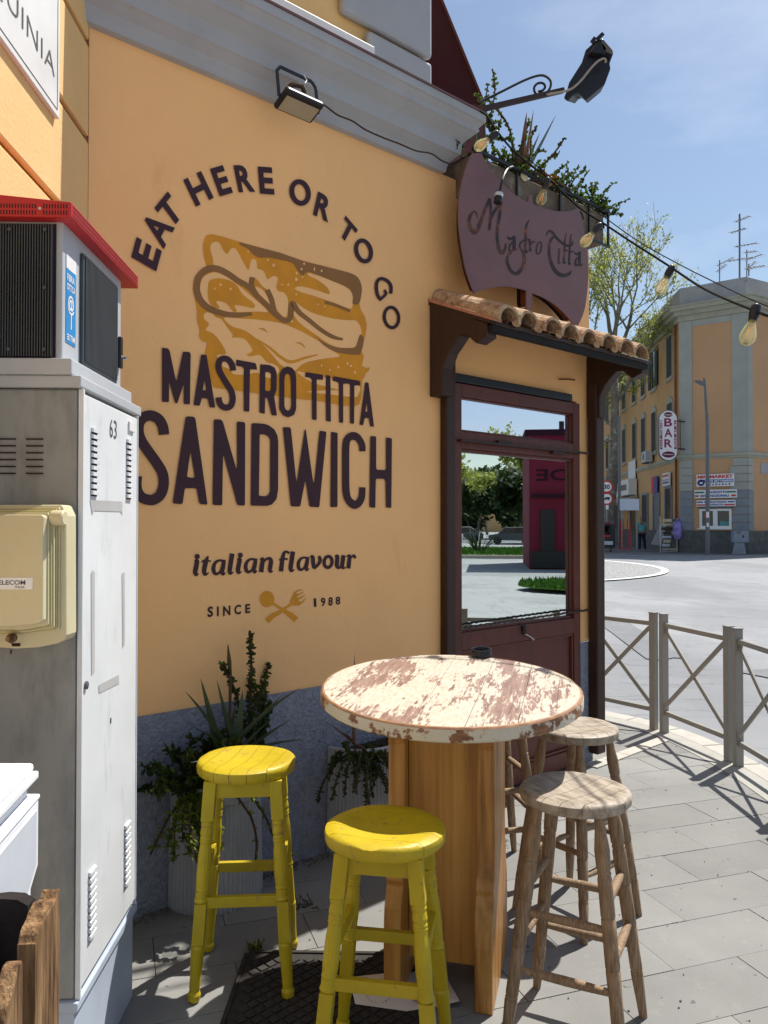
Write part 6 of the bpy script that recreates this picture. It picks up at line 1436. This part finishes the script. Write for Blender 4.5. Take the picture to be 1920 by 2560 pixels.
p = MB(); p.fbox(FCa, t0 + .28, t1 - .03, .2005, .203, z0 + .18, z0 + .33); p.lathe([(.001, 0), (1, 0)], 20, FCa(t0 + .21, .2035, z0 + .19), (Cdir * .17, Vector((0, 0, .155)), nC)); p.build('sign_band', m_sblue, s_)
p = MB(); FCw(p, 'MINIMARKET', t0 + .05, z0 + .385, t1 - t0 - .1, .15, .05); p.build('sign_lettering', m_sred, s_)
p = MB(); FCw(p, 'XXVI SETTEMBRE', t0 + .38, z0 + .205, t1 - t0 - .43, .1, .03, .207); p.bar(FCa(t0 + .12, .208, z0 + .24), FCa(t0 + .30, .208, z0 + .22), .004, .02, nC); p.fbox(FCa, t0 + .15, t0 + .29, .206, .208, z0 + .14, z0 + .21); p.build('band_lettering', m_swht, s_)
p = MB()
for k in range(8): p.fbox(FCa, t0 + .42 + k * .145, t0 + .50 + k * .145, .2005, .203, z0 + .05, z0 + .12 + .02 * (k % 2))
p.build('goods_pictures', m_lamp, s_)
s_, t0, t1, z0, z1 = csign('prodotti_sign', 'white PRODOTTI INTERNAZIONALI sign with green and red stripes on the chamfered corner', 1736, 1842, 1224, 1245)
h_ = z1 - z0; p = MB(); FCw(p, 'PRODOTTI', t0 + .55, z0 + h_ * .56, .85, h_ * .28, .05); FCw(p, 'INTERNAZIONALI', t0 + .28, z0 + h_ * .14, t1 - t0 - .62, h_ * .28, .05); p.build('sign_lettering', m_sblue, s_)
p = MB(); p.fbox(FCa, t0 + .02, t0 + .44, .2005, .203, z0 + h_ * .6, z0 + h_ * .8); p.fbox(FCa, t1 - .46, t1 - .04, .2005, .203, z0 + h_ * .6, z0 + h_ * .8); p.build('sign_stripe', m_sgreen, s_)
p = MB(); p.fbox(FCa, t0 + .02, t0 + .2, .2005, .203, z0 + h_ * .16, z0 + h_ * .38); p.fbox(FCa, t1 - .24, t1 - .04, .2005, .203, z0 + h_ * .16, z0 + h_ * .38); p.build('sign_stripe', m_sred, s_)
s_, t0, t1, z0, z1 = csign('products_sign', 'white INTERNATIONAL PRODUCTS sign with blue and red stripes above the shop window', 1741, 1838, 1250, 1266)
h_ = z1 - z0; p = MB(); FCw(p, 'INTERNATIONAL', t0 + .36, z0 + h_ * .56, t1 - t0 - .72, h_ * .28, .05); FCw(p, 'PRODUCTS', t0 + .5, z0 + h_ * .14, .7, h_ * .28, .05); p.fbox(FCa, t0 + .02, t0 + .3, .2005, .203, z0 + h_ * .6, z0 + h_ * .8); p.fbox(FCa, t1 - .32, t1 - .03, .2005, .203, z0 + h_ * .6, z0 + h_ * .8); p.build('sign_lettering', m_sblue, s_)
p = MB(); p.fbox(FCa, t0 + .02, t0 + .46, .2005, .203, z0 + h_ * .14, z0 + h_ * .36); p.fbox(FCa, t1 - .48, t1 - .03, .2005, .203, z0 + h_ * .14, z0 + h_ * .36); p.build('sign_stripe', m_sred, s_)
mw = lambda px, py: hit(px, py, A_ + nC * .05, nC)
t0, t1, z0, z1 = (mw(1749, 1300) - A_).dot(Cdir), (mw(1829, 1300) - A_).dot(Cdir), mw(1790, 1321).z, mw(1790, 1272).z
f = MB(); 
for a, b, c, d in ((t0, t1, z1 - .1, z1), (t0, t1, z0, z0 + .12), (t0, t0 + .12, z0 + .12, z1 - .1), (t1 - .1, t1, z0 + .12, z1 - .1), ((t0 + t1) / 2 - .1, (t0 + t1) / 2 + .1, z0 + .12, z1 - .1)): f.fbox(FCa, a, b, .021, .08, c, d)
f.fbox(FCa, t0 - .1, t1 + .03, .021, .14, z0 - .05, z0 - .001); wdo = f.build('shop_window', m_wht, far)
MB().fbox(FCa, t0 + .12, t1 - .1, .021, .03, z0 + .12, z1 - .1).build('pane', m_winglass, wdo)
MB().fbox(FCa, t0 - .03, t1 + .02, .021, .1, z1 + .001, z1 + .14).build('shutter_box', m_lamp, wdo)
p = MB(); p.fbox(FCa, t0 + .2, t0 + .42, .031, .033, z1 - .35, z1 - .25); p.build('window_sticker', m_sred, wdo)
rs2 = random.Random(8); p = MB()
for k in range(9): x = t0 + .95 + k * .06; p.tube([FCa(x, .034, z0 + .14), FCa(x, .034, z0 + .24 + rs2.uniform(0, .1)), FCa(x, .034, z0 + .32)], [.024, .024, .008], 6)
p.build('bottles', m_teal, wdo)
MB().fbox(FRa, .95, 1.9, .021, .04, 3.9, 4.4).build('wall_plate', m_bgg, far)
# rooftop aerials
def aerial(px, top, base, d, label, seed, heavy=False):
    rr = random.Random(seed); t = thing('tv_aerial', label, 'TV aerial', D(px, base, d)); p = MB(); p.tube([D(px, base, d), D(px, top, d)], .045 if heavy else .03, 6); p.build('mast', m_lamp, t)
    p = MB(); H_ = base - top
    for k in range(2 if not heavy else 4):
        y = top + H_ * (.08 + .2 * k); a, b = D(px - rr.uniform(3, 34 if heavy else 8), y + rr.uniform(0, 12), d), D(px + rr.uniform(14, 44 if heavy else 40), y - rr.uniform(2, 12), d)
        p.bar(a, b, .035, .035)
        for j in range(7): q = a.lerp(b, j / 6); p.bar(q + Vector((0, -.3, -.14)), q + Vector((0, .3, .14)), .02, .02)
    p.build('antenna_array', m_lamp, t)
aerial(1849, 535, 700, 40, 'tallest TV aerial mast in the middle of the opposite roof', 3, True); aerial(1867, 625, 700, 42, 'short TV aerial mast right of the tallest one', 4); aerial(1799, 650, 715, 44, 'small TV aerial at the left end of the parapet', 5); aerial(1872, 660, 690, 38, 'low branching TV aerial at the right of the roof', 8); aerial(1668, 722, 790, 46, 'faint TV aerial low on the roof above the tree', 6)
# far house behind the tree, lower
fh = thing('far_apartment_block', 'pale ochre apartment house further down the street behind the plane tree', 'apartment building', (15, 86, 0))
MB().box((12, 92, 6.2), (26, 14, 12.4)).build('wall', m_bgw, fh); MB().box((12, 92, 12.6), (27, 15, .4)).build('roof', m_bgc, fh)
for k in range(8):
    for z in (4.2, 7.4, 10.4): MB().box((0.6 + 3.2 * k, 84.95, z), (1.1, .12, 1.8)).build('window', m_shut, fh)

# pavement on the far side
fp = MB(); edge = [(-2, 41.5), (5, 38.2), (9.5, 35.6), (13.2, 34.3), (18, 33.9), (30, 36.5), (60, 52)]
top = [Vector((x, y, GZ)) for x, y in edge] + [Vector((60, 120, GZ)), Vector((-2, 120, GZ))]
fp.prism(top, [v - Vector((0, 0, .3)) for v in top]); o = fp.build('far_pavement', mat('far_asphalt_pavement', (.16, .16, .165), .9, var=.1), fix=True); o['kind'] = 'structure'
fk = MB()
for a, b in zip(edge, edge[1:]):
    v = Vector((b[0] - a[0], b[1] - a[1], 0)).normalized(); n_ = Vector((v.y, -v.x, 0)) * .2; p0, p1 = Vector((*a, 0)), Vector((*b, 0)); fk.hexa([p0 + n_ + Vector((0, 0, -.1)), p1 + n_ + Vector((0, 0, -.1)), p1 + Vector((0, 0, -.1)), p0 + Vector((0, 0, -.1))] + [q + Vector((0, 0, GZ + .01)) for q in (p0 + n_, p1 + n_, p1, p0)])
o = fk.build('far_kerb', mat('far_kerb_stone', (.34, .33, .31), .9)); o['kind'] = 'structure'
ln = MB(); ln.bar(Vector((9.6, 36.8, GZ + .006)), Vector((12.6, 37.2, GZ + .006)), .1, .004); ln.bar(Vector((9.6, 36.8, GZ + .006)), Vector((10.9, 35.4, GZ + .006)), .1, .004); o = ln.build('parking_line', m_lane); o['kind'] = 'structure'

# plane trees
def tree(label, base, H_, seed, spread=1.0, nleaf=14000, trunk=None, dense=1.0, mats=None, twig=1.0, group=None):
    rr = random.Random(seed); t = thing('plane_tree', label, 'tree', base, 0, group); tk, br = MB(), MB(); tips = []
    def grow(p, d, Ln, r, lv, mb):
        pts = [p.copy()]; k = 5
        for i in range(k):
            d = (d + Vector((rr.gauss(0, .10), rr.gauss(0, .10), rr.gauss(.04, .07)))).normalized(); p = p + d * Ln / k; pts.append(p.copy())
            if lv >= 2: tips.append((p.copy(), d.copy()))
        mb.tube(pts, [r * (1 - .45 * i / k) for i in range(k + 1)], 7 if lv < 2 else 4, False)
        if lv >= 4: return
        nb = [3, 4, 4, 3][lv]
        for i in range(nb):
            a = rr.uniform(0, 6.28); o_ = d.orthogonal().normalized(); o_ = (Matrix.Rotation(a, 3, d) @ o_)
            ang = rr.uniform(.35, .85) * spread; nd = (d * math.cos(ang) + o_ * math.sin(ang) + Vector((0, 0, .12))).normalized(); q = pts[rr.choice([3, 4, 5]) if lv else 5]
            grow(q, nd, Ln * rr.uniform(.58, .8), r * .46, lv + 1, br)
    if trunk:
        tk.tube(catmull(trunk[0], 4), [v for v in trunk[1]] if len(trunk[1]) == (len(trunk[0]) - 1) * 4 + 1 else [trunk[1][0] + (trunk[1][-1] - trunk[1][0]) * i / ((len(trunk[0]) - 1) * 4) for i in range((len(trunk[0]) - 1) * 4 + 1)], 12)
        st_ = trunk[0]
        for q, d_, l_, r_ in trunk[2]: grow(Vector(q), Vector(d_).normalized(), l_, r_, 1, br)
    else: grow(Vector(base), Vector((.03, .02, 1)), H_ * .38, H_ * .024, 0, tk)
    tk.build('trunk', m_bark, t, smooth=True); br.build('limbs', m_bark, t, smooth=True)
    ms = mats or (m_lf1, m_lf3)
    cs = [MB() for _ in ms]; wts = [rr.random() ** 1.5 + .05 for _ in tips]; ch = rr.choices(range(len(tips)), wts, k=nleaf)
    for i in ch:
        p, d = tips[i]; v = Vector((rr.gauss(0, 1), rr.gauss(0, 1), rr.gauss(0, 1))).normalized(); q = p + v * rr.uniform(.02, .34) * dense; s = rr.uniform(.05, .11) * twig
        a = Vector((rr.gauss(0, 1), rr.gauss(0, 1), rr.gauss(0, 1))).normalized(); b = a.orthogonal().normalized() * s * .6; a = a * s
        cs[i % len(ms)].add([q - a, q + b, q + a, q - b], [(0, 1, 2, 3)])
    for m_, c in zip(ms, cs):
        o = c.build('crown', m_, t); o['kind'] = 'stuff'
    return t
D40 = lambda px, py, d=40: D(px, py, d)
tp = [D(1516, 1372, 40), D(1519, 1280, 40), D(1527, 1215, 40), D(1537, 1150, 40), D(1538, 1060, 40), D(1536, 960, 40), D(1532, 860, 40.2)]
tree('leaning plane tree with a mottled trunk and sparse spring leaves on the opposite pavement', tp[0], 14, 21, 1, 11500, (tp, [.42, .40, .36, .30, .26, .2, .13], [
    (D(1532, 870, 40.2), (-.1, .2, 1), 2.9, .13), (D(1534, 920, 40), (.5, -.2, 1), 3.3, .12), (D(1536, 960, 40), (-.65, .2, .8), 2.8, .12), (D(1537, 1010, 40), (.85, .1, .8), 2.6, .11), (D(1538, 1070, 40), (-.8, -.3, .6), 2.0, .10), (D(1532, 865, 40.2), (.25, .3, 1.2), 3.2, .11), (D(1537, 1100, 40), (-.5, .4, -.1), 1.8, .07), (D(1534, 900, 40), (-.3, -.5, 1), 2.8, .11), (D(1538, 1000, 40), (.3, .6, .5), 2.2, .08)]), twig=1.05)
tree('second plane tree further back with yellow-green leaves by the opposite roofline', (15.2, 62, GZ), 14.2, 31, 1.0, 5000, twig=1.2, dense=1.4)
tree('faint plane tree furthest down the street behind the door post', (14.5, 52, GZ), 13, 35, 1.0, 6000, twig=1.2, dense=1.2)

# street furniture on the far corner
def prop(name, label, cat, base): return thing(name, label, cat, base)
lp_ = prop('street_lamp', 'tall grey street lamp in front of the chamfered corner', 'street lamp', D(1769, 1392, 34.2))
p = MB(); p.tube([D(1769, 1392, 34.2), D(1769, 1200, 34.2), D(1768, 1060, 34.2), D(1762, 960, 34.2), D(1760, 945, 34.2)], [.095, .08, .07, .05, .045], 10); p.build('pole', m_lamp, lp_, smooth=True)
p = MB(); p.prism([D(x, y, 34.15) for x, y in ((1733, 952), (1745, 950), (1762, 954), (1764, 966), (1750, 963))], [D(x, y, 34.45) for x, y in ((1733, 952), (1745, 950), (1762, 954), (1764, 966), (1750, 963))]); p.build('lamp_head', m_lamp, lp_, fix=True)
p = MB(); p.box(D(1769, 1287, 34.08), (.12, .02, .26)); p.box(D(1769.5, 1312, 34.08), (.09, .02, .18)); p.build('pole_sticker', m_swht, lp_)
def road_sign(name, label, px, py, d, r, kind):
    t = prop(name, label, 'road sign', D(px, 1372, d)); c = D(px, py, d); fr_ = (Vector((1, 0, 0)), Vector((0, 0, 1)), Vector((0, -1, 0)))
    MB().lathe([(.001, 0), (r, 0), (r, .02), (.001, .02)], 28, c, fr_).build('sign_disc', m_sred, t)
    MB().lathe([(.001, .021), (r * .76, .021), (r * .76, .024), (.001, .024)], 28, c, fr_).build('sign_face', m_swht if kind != 'np' else m_sblue, t)
    p = MB()
    if kind == '30': write(p, '30', c + Vector((-r * .5, -.027, -r * .38)), (r * 1.0, 0, 0), (0, 0, r * .76), .03)
    if kind == 'truck': p.box(c + Vector((r * .12, -.027, r * .10)), (r * .72, .004, r * .32)); p.box(c + Vector((-r * .38, -.027, -.0)), (r * .22, .004, r * .22)); p.box(c + Vector((r * .02, -.027, -r * .12)), (r * 1.0, .004, r * .05)); p.lathe([(.001, 0), (r * .07, 0)], 10, c + Vector((r * .3, -.027, -r * .2)), fr_); p.lathe([(.001, 0), (r * .07, 0)], 10, c + Vector((-r * .35, -.027, -r * .2)), fr_)
    if kind == 'np': p = MB(); 
    if kind != 'np': p.build('sign_symbol', m_black, t)
    else: MB().bar(c + Vector((-r * .5, -.028, r * .5)), c + Vector((r * .5, -.028, -r * .5)), r * .2, .004, (0, 1, 0)).build('sign_symbol', m_sred, t)
    return t
t = road_sign('speed_limit_sign', 'round red-ringed speed limit 30 sign', 1516.5, 1217, 36, .29, '30')
p = MB(); p.tube([D(1517, 1376, 36.05), D(1517, 1205, 36.05)], .035, 8); p.build('pole', m_fence, t)
t = road_sign('no_lorries_sign', 'round red-ringed no lorries sign just below the 30 sign', 1516.5, 1247, 36, .29, 'truck')
MB().box(D(1518, 1268, 35.9), (.12, .03, .2)).build('sub_plate', m_swht, t)
t = road_sign('no_parking_sign', 'blue and red no parking sign half hidden by the door post', 1484, 1254, 36, .26, 'np'); p = MB(); p.tube([D(1486, 1376, 36.05), D(1486, 1225, 36.05)], .035, 8); p.build('pole', m_fence, t)
p = MB(); p.box(D(1489, 1281, 35.95), (.25, .02, .2)); p.build('sub_plate', m_swht, t)
tr_ = MB(); tr_.prism([D(x, y, 36) for x, y in ((1480, 1240), (1497, 1240), (1488, 1222))], [D(x, y, 36.03) for x, y in ((1480, 1240), (1497, 1240), (1488, 1222))]); tag(tr_.build('warning_sign', m_sred, None, fix=True), 'red triangular warning sign above the no parking sign', 'road sign')
MB_ = prop('poster_stand', 'black free-standing poster stand with a dark portrait poster', 'poster stand', D(1517, 1376, 35.6))
p = MB(); a, b = D(1499, 1378, 35.6), D(1537, 1306, 35.6); cx_ = (a + b) / 2; MB().box((cx_.x, 35.6, (a.z + b.z) / 2 + .08), (b.x - a.x, .12, b.z - a.z - .16)).build('board', m_black, MB_, bevel=.01)
p = MB(); p.box((a.x + .06, 35.6, a.z + .1), (.07, .1, .3)); p.box((b.x - .2, 35.6, a.z + .1), (.07, .1, .3)); p.build('foot', m_black, MB_)
q0_ = D(1503, 1370, 35.53)
def PS(x0, x1, y0, y1, m_, nm, d=35.535): a, b = D(x0, y1, d), D(x1, y0, d); MB().box(((a.x + b.x) / 2, d, (a.z + b.z) / 2), (b.x - a.x, .003, b.z - a.z)).build(nm, m_, MB_)
PS(1498, 1537, 1307, 1311, m_spurp, 'poster_header'); PS(1502, 1532, 1353, 1362, m_boxg, 'poster_footer'); 
p = MB(); q_ = D(1516, 1325, 35.53); p.lathe([(.001, 0), (1, 0)], 20, q_, (Vector((.19, 0, 0)), Vector((0, 0, .27)), Vector((0, -1, 0)))); p.build('poster_face', m_skin, MB_)
p = MB(); 
for x, z, w_, h_ in ((-.07, .06, .09, .03), (.07, .06, .09, .03), (0, -.06, .10, .03), (0, -.16, .26, .10), (0, .22, .34, .12), (.12, -.05, .1, .3)): p.box((q_.x + x, 35.524, q_.z + z), (w_, .003, h_))
p.build('poster_features', m_hair, MB_)
p = MB()
for k in range(5): p.box((q_.x - .16 + .075 * k, 35.52, D(0, 1340, 35.5).z), (.055, .003, .10))
p.build('poster_title', m_sred, MB_)
rk = prop('red_rack', 'red wire display rack beside the poster stand', 'rack', D(1562, 1372, 36.2)); p = MB()
for x in (1550, 1556, 1572, 1578): p.bar(D(x, 1373, 36.2 + (x % 3) * .2), D(x + (2 if x < 1560 else -4), 1298, 36.2 + (x % 3) * .2), .035, .035)
for y in (1315, 1330, 1345, 1358, 1370): p.bar(D(1547, y, 36.2), D(1563, y + 1, 36.2), .03, .03)
p.bar(D(1547, 1373, 36.0), D(1580, 1373, 36.0), .03, .03); p.build('wire_frame', m_red, rk)
bb = prop('blank_sign_board', 'plain pale blue-white sign board on posts above the pavement', 'sign board', D(1570, 1372, 36.4)); a, b = D(1550, 1276, 36.4), D(1597, 1247, 36.4)
MB().box(((a.x + b.x) / 2, 36.4, (a.z + b.z) / 2), (b.x - a.x, .06, b.z - a.z)).build('panel', mat('pale_board', (.55, .6, .68), .5, var=.03), bb); p = MB()
for x in (1555, 1592): p.bar(D(x, 1276, 36.45), D(x, 1372, 36.45), .05, .05)
p.build('posts', m_fence, bb)
ps = MB(); ps.tube([D(1548, 1372, 36.7), D(1548.5, 1200, 36.7), D(1547.5, 1040, 36.7)], .07, 8); tag(ps.build('utility_pole', m_lamp, None, smooth=True), 'thin grey utility pole standing between the plane tree and the shop fascia', 'pole')
lb = MB(); a, b, c, d = D(1627, 1361, 39.2), D(1652, 1363, 38.9), D(1668, 1310, 39.8), D(1649, 1311, 40.1); lb.prism([a, b, c, d], [v + Vector((.12, .12, 0)) for v in (a, b, c, d)]); tag(lb.build('leaning_board', m_bgg, None, fix=True), 'pale grey board leaning against the shop wall', 'board')
gr = prop('goods_rack', 'stacked display rack of goods outside the minimarket door', 'display rack', D(1680, 1372, 38.2)); rr = random.Random(6); gm_ = [m_lamp, m_boxg, m_stone, m_cream, m_stem, m_bgg]
for k in range(16):
    z = GZ + .15 + (k // 2) * .2; x = 12.9 + .42 * (k % 2) + rr.uniform(-.06, .06); MB().box((x + .8, 38.1 + rr.uniform(-.1, .2), z), (rr.uniform(.2, .4), .3, rr.uniform(.08, .16)), rr.uniform(-.2, .2)).build('goods_box', rr.choice(gm_), gr)
p = MB(); p.bar((13.35, 37.9, GZ), (13.35, 37.9, 1.9), .03, .03); p.bar((14.15, 37.9, GZ), (14.15, 37.9, 1.5), .03, .03); p.bar((13.35, 37.9, GZ + .05), (14.15, 37.9, GZ + .05), .03, .03); p.build('rack_frame', m_silver, gr)
bg_ = MB(); bg_.lathe([(.12, 0), (.2, .15), (.22, .5), (.14, .8), (.05, 1.0)], 12, D(1694, 1348, 37.75)); tag(bg_.build('hanging_bag', mat('purple_print', (.25, .2, .5), .7, var=.6, vs=6), None, smooth=True), 'purple and white printed bag hanging on the display rack', 'bag')
ub_ = prop('utility_box', 'blue-grey utility box on a tapered foot against the corner plinth', 'utility box', D(1849, 1385, 35.2)); a, b = D(1831, 1356, 35.2), D(1868, 1327, 35.2)
MB().box(((a.x + b.x) / 2, 35.2, (a.z + b.z) / 2), (b.x - a.x, .3, b.z - a.z)).build('box', m_bgb if False else mat('blue_grey_box', (.22, .27, .33), .6), ub_, bevel=.015)
MB().prism([D(x, y, 35.1) for x, y in ((1836, 1357), (1861, 1357), (1866, 1386), (1830, 1386))], [D(x, y, 35.3) for x, y in ((1836, 1357), (1861, 1357), (1866, 1386), (1830, 1386))]).build('foot', m_boxg if False else mat('grey_foot', (.24, .28, .33), .7), ub_, fix=True)
MB().box(D(1858, 1341, 35.04), (.06, .02, .1)).build('lock', m_black, ub_); MB().box(D(1848, 1331, 35.04), (.2, .01, .1)).build('label', m_lamp, ub_)

# the man in the teal shirt
def skinned(name, joints, edges, m_, par, lv=2):
    me = bpy.data.meshes.new(name); me.from_pydata([j[:3] for j in joints], edges, []); o = link(bpy.data.objects.new(name, me)); o.parent = par
    o.modifiers.new('skin', 'SKIN'); me.skin_vertices or None
    if not me.skin_vertices: 
        bpy.context.view_layer.objects.active = o
    for i, j in enumerate(joints):
        sv = me.skin_vertices[0].data[i]; sv.radius = (j[3], j[4] if len(j) > 4 else j[3]); sv.use_root = (i == 0)
    s = o.modifiers.new('sub', 'SUBSURF'); s.levels = lv; s.render_levels = lv; me.materials.append(m_); return o
man = thing('person', 'man in a teal T-shirt and dark jeans standing outside the shops', 'person', (0, 0, 0))
J = [(0, 0, .95, .14, .11), (0, 0, 1.15, .14, .10), (0, 0, 1.38, .17, .10), (0, 0, 1.50, .055, .055), (0, 0, 1.58, .06, .065), (0, -.01, 1.67, .085, .10), (0, 0, 1.76, .05, .06),
     (.19, 0, 1.42, .055), (.25, .02, 1.15, .042), (.20, -.05, .92, .032), (.19, -.07, .84, .03), (-.19, 0, 1.42, .055), (-.25, .02, 1.15, .042), (-.23, -.02, .90, .032), (-.23, -.03, .82, .03),
     (.10, 0, .88, .09), (.15, -.02, .50, .06), (.20, 0, .09, .045), (.22, -.12, .04, .04, .03), (-.10, 0, .88, .09), (-.10, -.01, .50, .06), (-.12, 0, .09, .045), (-.14, -.13, .04, .04, .03)]
E = [(0, 1), (1, 2), (2, 3), (3, 4), (4, 5), (5, 6), (2, 7), (7, 8), (8, 9), (9, 10), (2, 11), (11, 12), (12, 13), (13, 14), (0, 15), (15, 16), (16, 17), (17, 18), (0, 19), (19, 20), (20, 21), (21, 22)]
try:
    skinned('body', J, E, m_skin, man)
    skinned('shirt', [(0, 0, .93, .175, .145), (0, 0, 1.15, .165, .13), (0, 0, 1.38, .19, .125), (0, 0, 1.48, .07, .07), (.20, 0, 1.42, .075), (.25, .01, 1.22, .062), (-.20, 0, 1.42, .075), (-.25, .01, 1.22, .062)], [(0, 1), (1, 2), (2, 3), (2, 4), (4, 5), (2, 6), (6, 7)], m_teal, man)
    skinned('trousers', [(0, 0, .93, .155, .13), (.10, 0, .84, .105), (.15, -.02, .50, .078), (.20, 0, .08, .062), (-.10, 0, .84, .105), (-.10, -.01, .50, .078), (-.12, 0, .08, .062)], [(0, 1), (1, 2), (2, 3), (0, 4), (4, 5), (5, 6)], m_jean, man)
    skinned('hair', [(0, .02, 1.74, .085, .10), (0, .05, 1.66, .075, .07)], [(0, 1)], m_hair, man, 1)
except Exception as ex: print('person', ex)
fb = D(1604, 1362, 39.8); man.location = (fb.x, 39.8, GZ); man.scale = (1, 1, 1); man.rotation_euler = (0, 0, R(12))

# ================================================================== WHAT THE DOOR GLASS REFLECTS (to the right of the view)
isl = MB(); c = (38.5, 5.0); rx, ry = 5.0, 9.0; vs = [(c[0] + rx * math.cos(t), c[1] + ry * math.sin(t)) for t in [2 * math.pi * k / 40 for k in range(40)]]
isl.prism([Vector((x, y, .06)) for x, y in vs], [Vector((x, y, ROADZ)) for x, y in vs]); o = isl.build('grass_island', m_kerb, fix=True); o['kind'] = 'structure'
def grass_patch(nm, c, rx, ry, z, n, seed):
    g_ = MB(); rr = random.Random(seed)
    for i in range(n):
        t = rr.uniform(0, 6.283); k = math.sqrt(rr.random()); x, y = c[0] + rx * k * math.cos(t), c[1] + ry * k * math.sin(t); h = rr.uniform(.06, .2); a = rr.uniform(0, 6.28); dx, dy = math.cos(a) * .04, math.sin(a) * .04
        g_.add([(x - dx, y - dy, z), (x + dx, y + dy, z), (x + rr.uniform(-.06, .06), y + rr.uniform(-.06, .06), z + h)], [(0, 1, 2)])
    g_.prism([Vector((c[0] + rx * math.cos(t), c[1] + ry * math.sin(t), z)) for t in [2 * math.pi * k / 32 for k in range(32)]], [Vector((c[0] + rx * math.cos(t), c[1] + ry * math.sin(t), z - .02)) for t in [2 * math.pi * k / 32 for k in range(32)]])
    tag(g_.build(nm, m_grass), 'grass growing on the traffic island to the right', 'grass', kind='stuff')
grass_patch('island_grass', c, rx - .25, ry - .25, .08, 16000, 1)
grass_patch('verge_grass', (15.8, 10.2), 2.0, 5.0, .02, 12000, 2)
ag = thing('agave', 'big spiky agave on the grass island', 'agave', (36.5, 4.0, .05)); rr = random.Random(3)
for k in range(26):
    a = rr.uniform(0, 6.28); q_ = MB(); blade(q_, (36.5 + .1 * math.cos(a), 4.0 + .1 * math.sin(a), .06), (math.cos(a) * rr.uniform(.3, 1), math.sin(a) * rr.uniform(.3, 1), rr.uniform(.8, 1.8)), rr.uniform(1.0, 1.7), .09, rr.uniform(0, .5), rr); q_.build('leaf', m_aloe, ag)
for i, (x, y, h_, lb_) in enumerate(((72, -1.2, 11, 'nearest plane tree on the near side of the reflected avenue'), (74, 9.6, 11, 'nearest plane tree on the far side of the reflected avenue'), (100, -2.2, 10.5, 'further plane tree on the near side of the reflected avenue'), (104, 10.4, 10.5, 'further plane tree on the far side of the reflected avenue'), (55, 14.5, 8, 'plane tree behind the red kiosk'))):
    tree(lb_, (x, y, -.05), h_, 50 + i, 1.15, 9000, twig=2.6, dense=2.4, mats=(m_lf1, m_lf3))
m_dk = leafy('evergreen_leaf', (.03, .05, .015), (.03, .06, .01))
for i, (x, y, h_) in enumerate(((84, 3.4, 8.5), (92, 6.5, 9), (96, .6, 9), (66, 7.6, 7), (120, 4.5, 9))):
    tree(['dark evergreen at the end of the reflected avenue', 'dark evergreen right of the avenue end in the reflection', 'dark evergreen left of the avenue end in the reflection', 'low dark evergreen beside the red kiosk in the reflection', 'furthest dark evergreen in the reflection'][i], (x, y, -.05), h_, 80 + i, 1.5, 5000, twig=5.0, dense=4.0, mats=(m_dk,))
rb = thing('red_kiosk', 'deep red single-storey shop building with mirrored-looking letters, reflected in the door glass', 'kiosk', (26, 8, 0))
rb['label'] = 'deep red single-storey shop building reflected in the door glass'
MB().box((27.5, 10.0, 2.3), (5, 8.1, 4.9)).build('wall', m_redb, rb); MB().box((27.5, 10.0, 4.85), (5.3, 8.4, .2)).build('roof', m_maroon, rb)
p = MB(); write(p, 'DE', (24.98, 7.35, 3.1), Vector((0, -1.15, 0)), Vector((0, 0, .42)), .02); p.build('wall_lettering', m_maroon, rb)
p = MB(); p.box((24.98, 8.6, 1.2), (.04, .9, 2.4)); p.build('door', m_maroon, rb)
MB().box((24.9, 8.0, 2.55), (.25, 4.0, .12)).build('string_course', m_maroon, rb); MB().box((24.95, 6.6, 1.1), (.08, .5, 1.9)).build('poster_case', m_black, rb); MB().box((24.9, 8.0, .25), (.25, 4.0, .6)).build('base', m_black, rb)
for y in (7.3, 9.0): MB().tube([(27, y, 4.9), (27, y, 5.5)], .1, 8).build('chimney', m_black, rb)
def car(x, y, rz_, m_, lb_):
    t = thing('parked_car', lb_, 'car', (0, 0, 0)); pr_ = [(-2.0, .35), (-2.05, .75), (-1.3, .88), (-.7, 1.38), (.9, 1.42), (1.6, .95), (2.05, .85), (2.05, .35)]
    MB().prism([Vector((a, -.82, z)) for a, z in pr_], [Vector((a, .82, z)) for a, z in pr_]).build('body', m_, t, fix=True, bevel=.08)
    MB().prism([Vector((a, -.83, z)) for a, z in ((-1.15, .9), (-.65, 1.32), (.85, 1.35), (1.4, .95))], [Vector((a, .83, z)) for a, z in ((-1.15, .9), (-.65, 1.32), (.85, 1.35), (1.4, .95))]).build('windows', m_winglass, t, fix=True)
    for a in (-1.3, 1.3):
        for b in (-.78, .78): MB().lathe([(.001, -.1), (.32, -.1), (.32, .1), (.001, .1)], 18, (a, b, .32), (Vector((1, 0, 0)), Vector((0, 0, 1)), Vector((0, 1, 0)))).build('wheel', m_rubber, t)
    t.location = (x, y, ROADZ); t.rotation_euler = (0, 0, rz_)
car(58, .5, 1.5, m_boxg, 'silver car parked beyond the grass island'); car(60, 6.6, 1.6, m_fin, 'dark grey car parked beyond the grass island'); car(66, 2.0, 1.4, m_lamp, 'mid grey car parked behind the two others beyond the grass island')
fw = thing('avenue_block', 'pale apartment block closing the avenue to the right', 'apartment building', (165, 3, 0)); MB().box((170, 3, 3.4), (10, 90, 6.8)).build('wall', m_bgw, fw)
for k in range(10): MB().box((164.9, -22 + 5 * k, 4.2), (.1, 1.4, 2)).build('window', m_shut, fw)
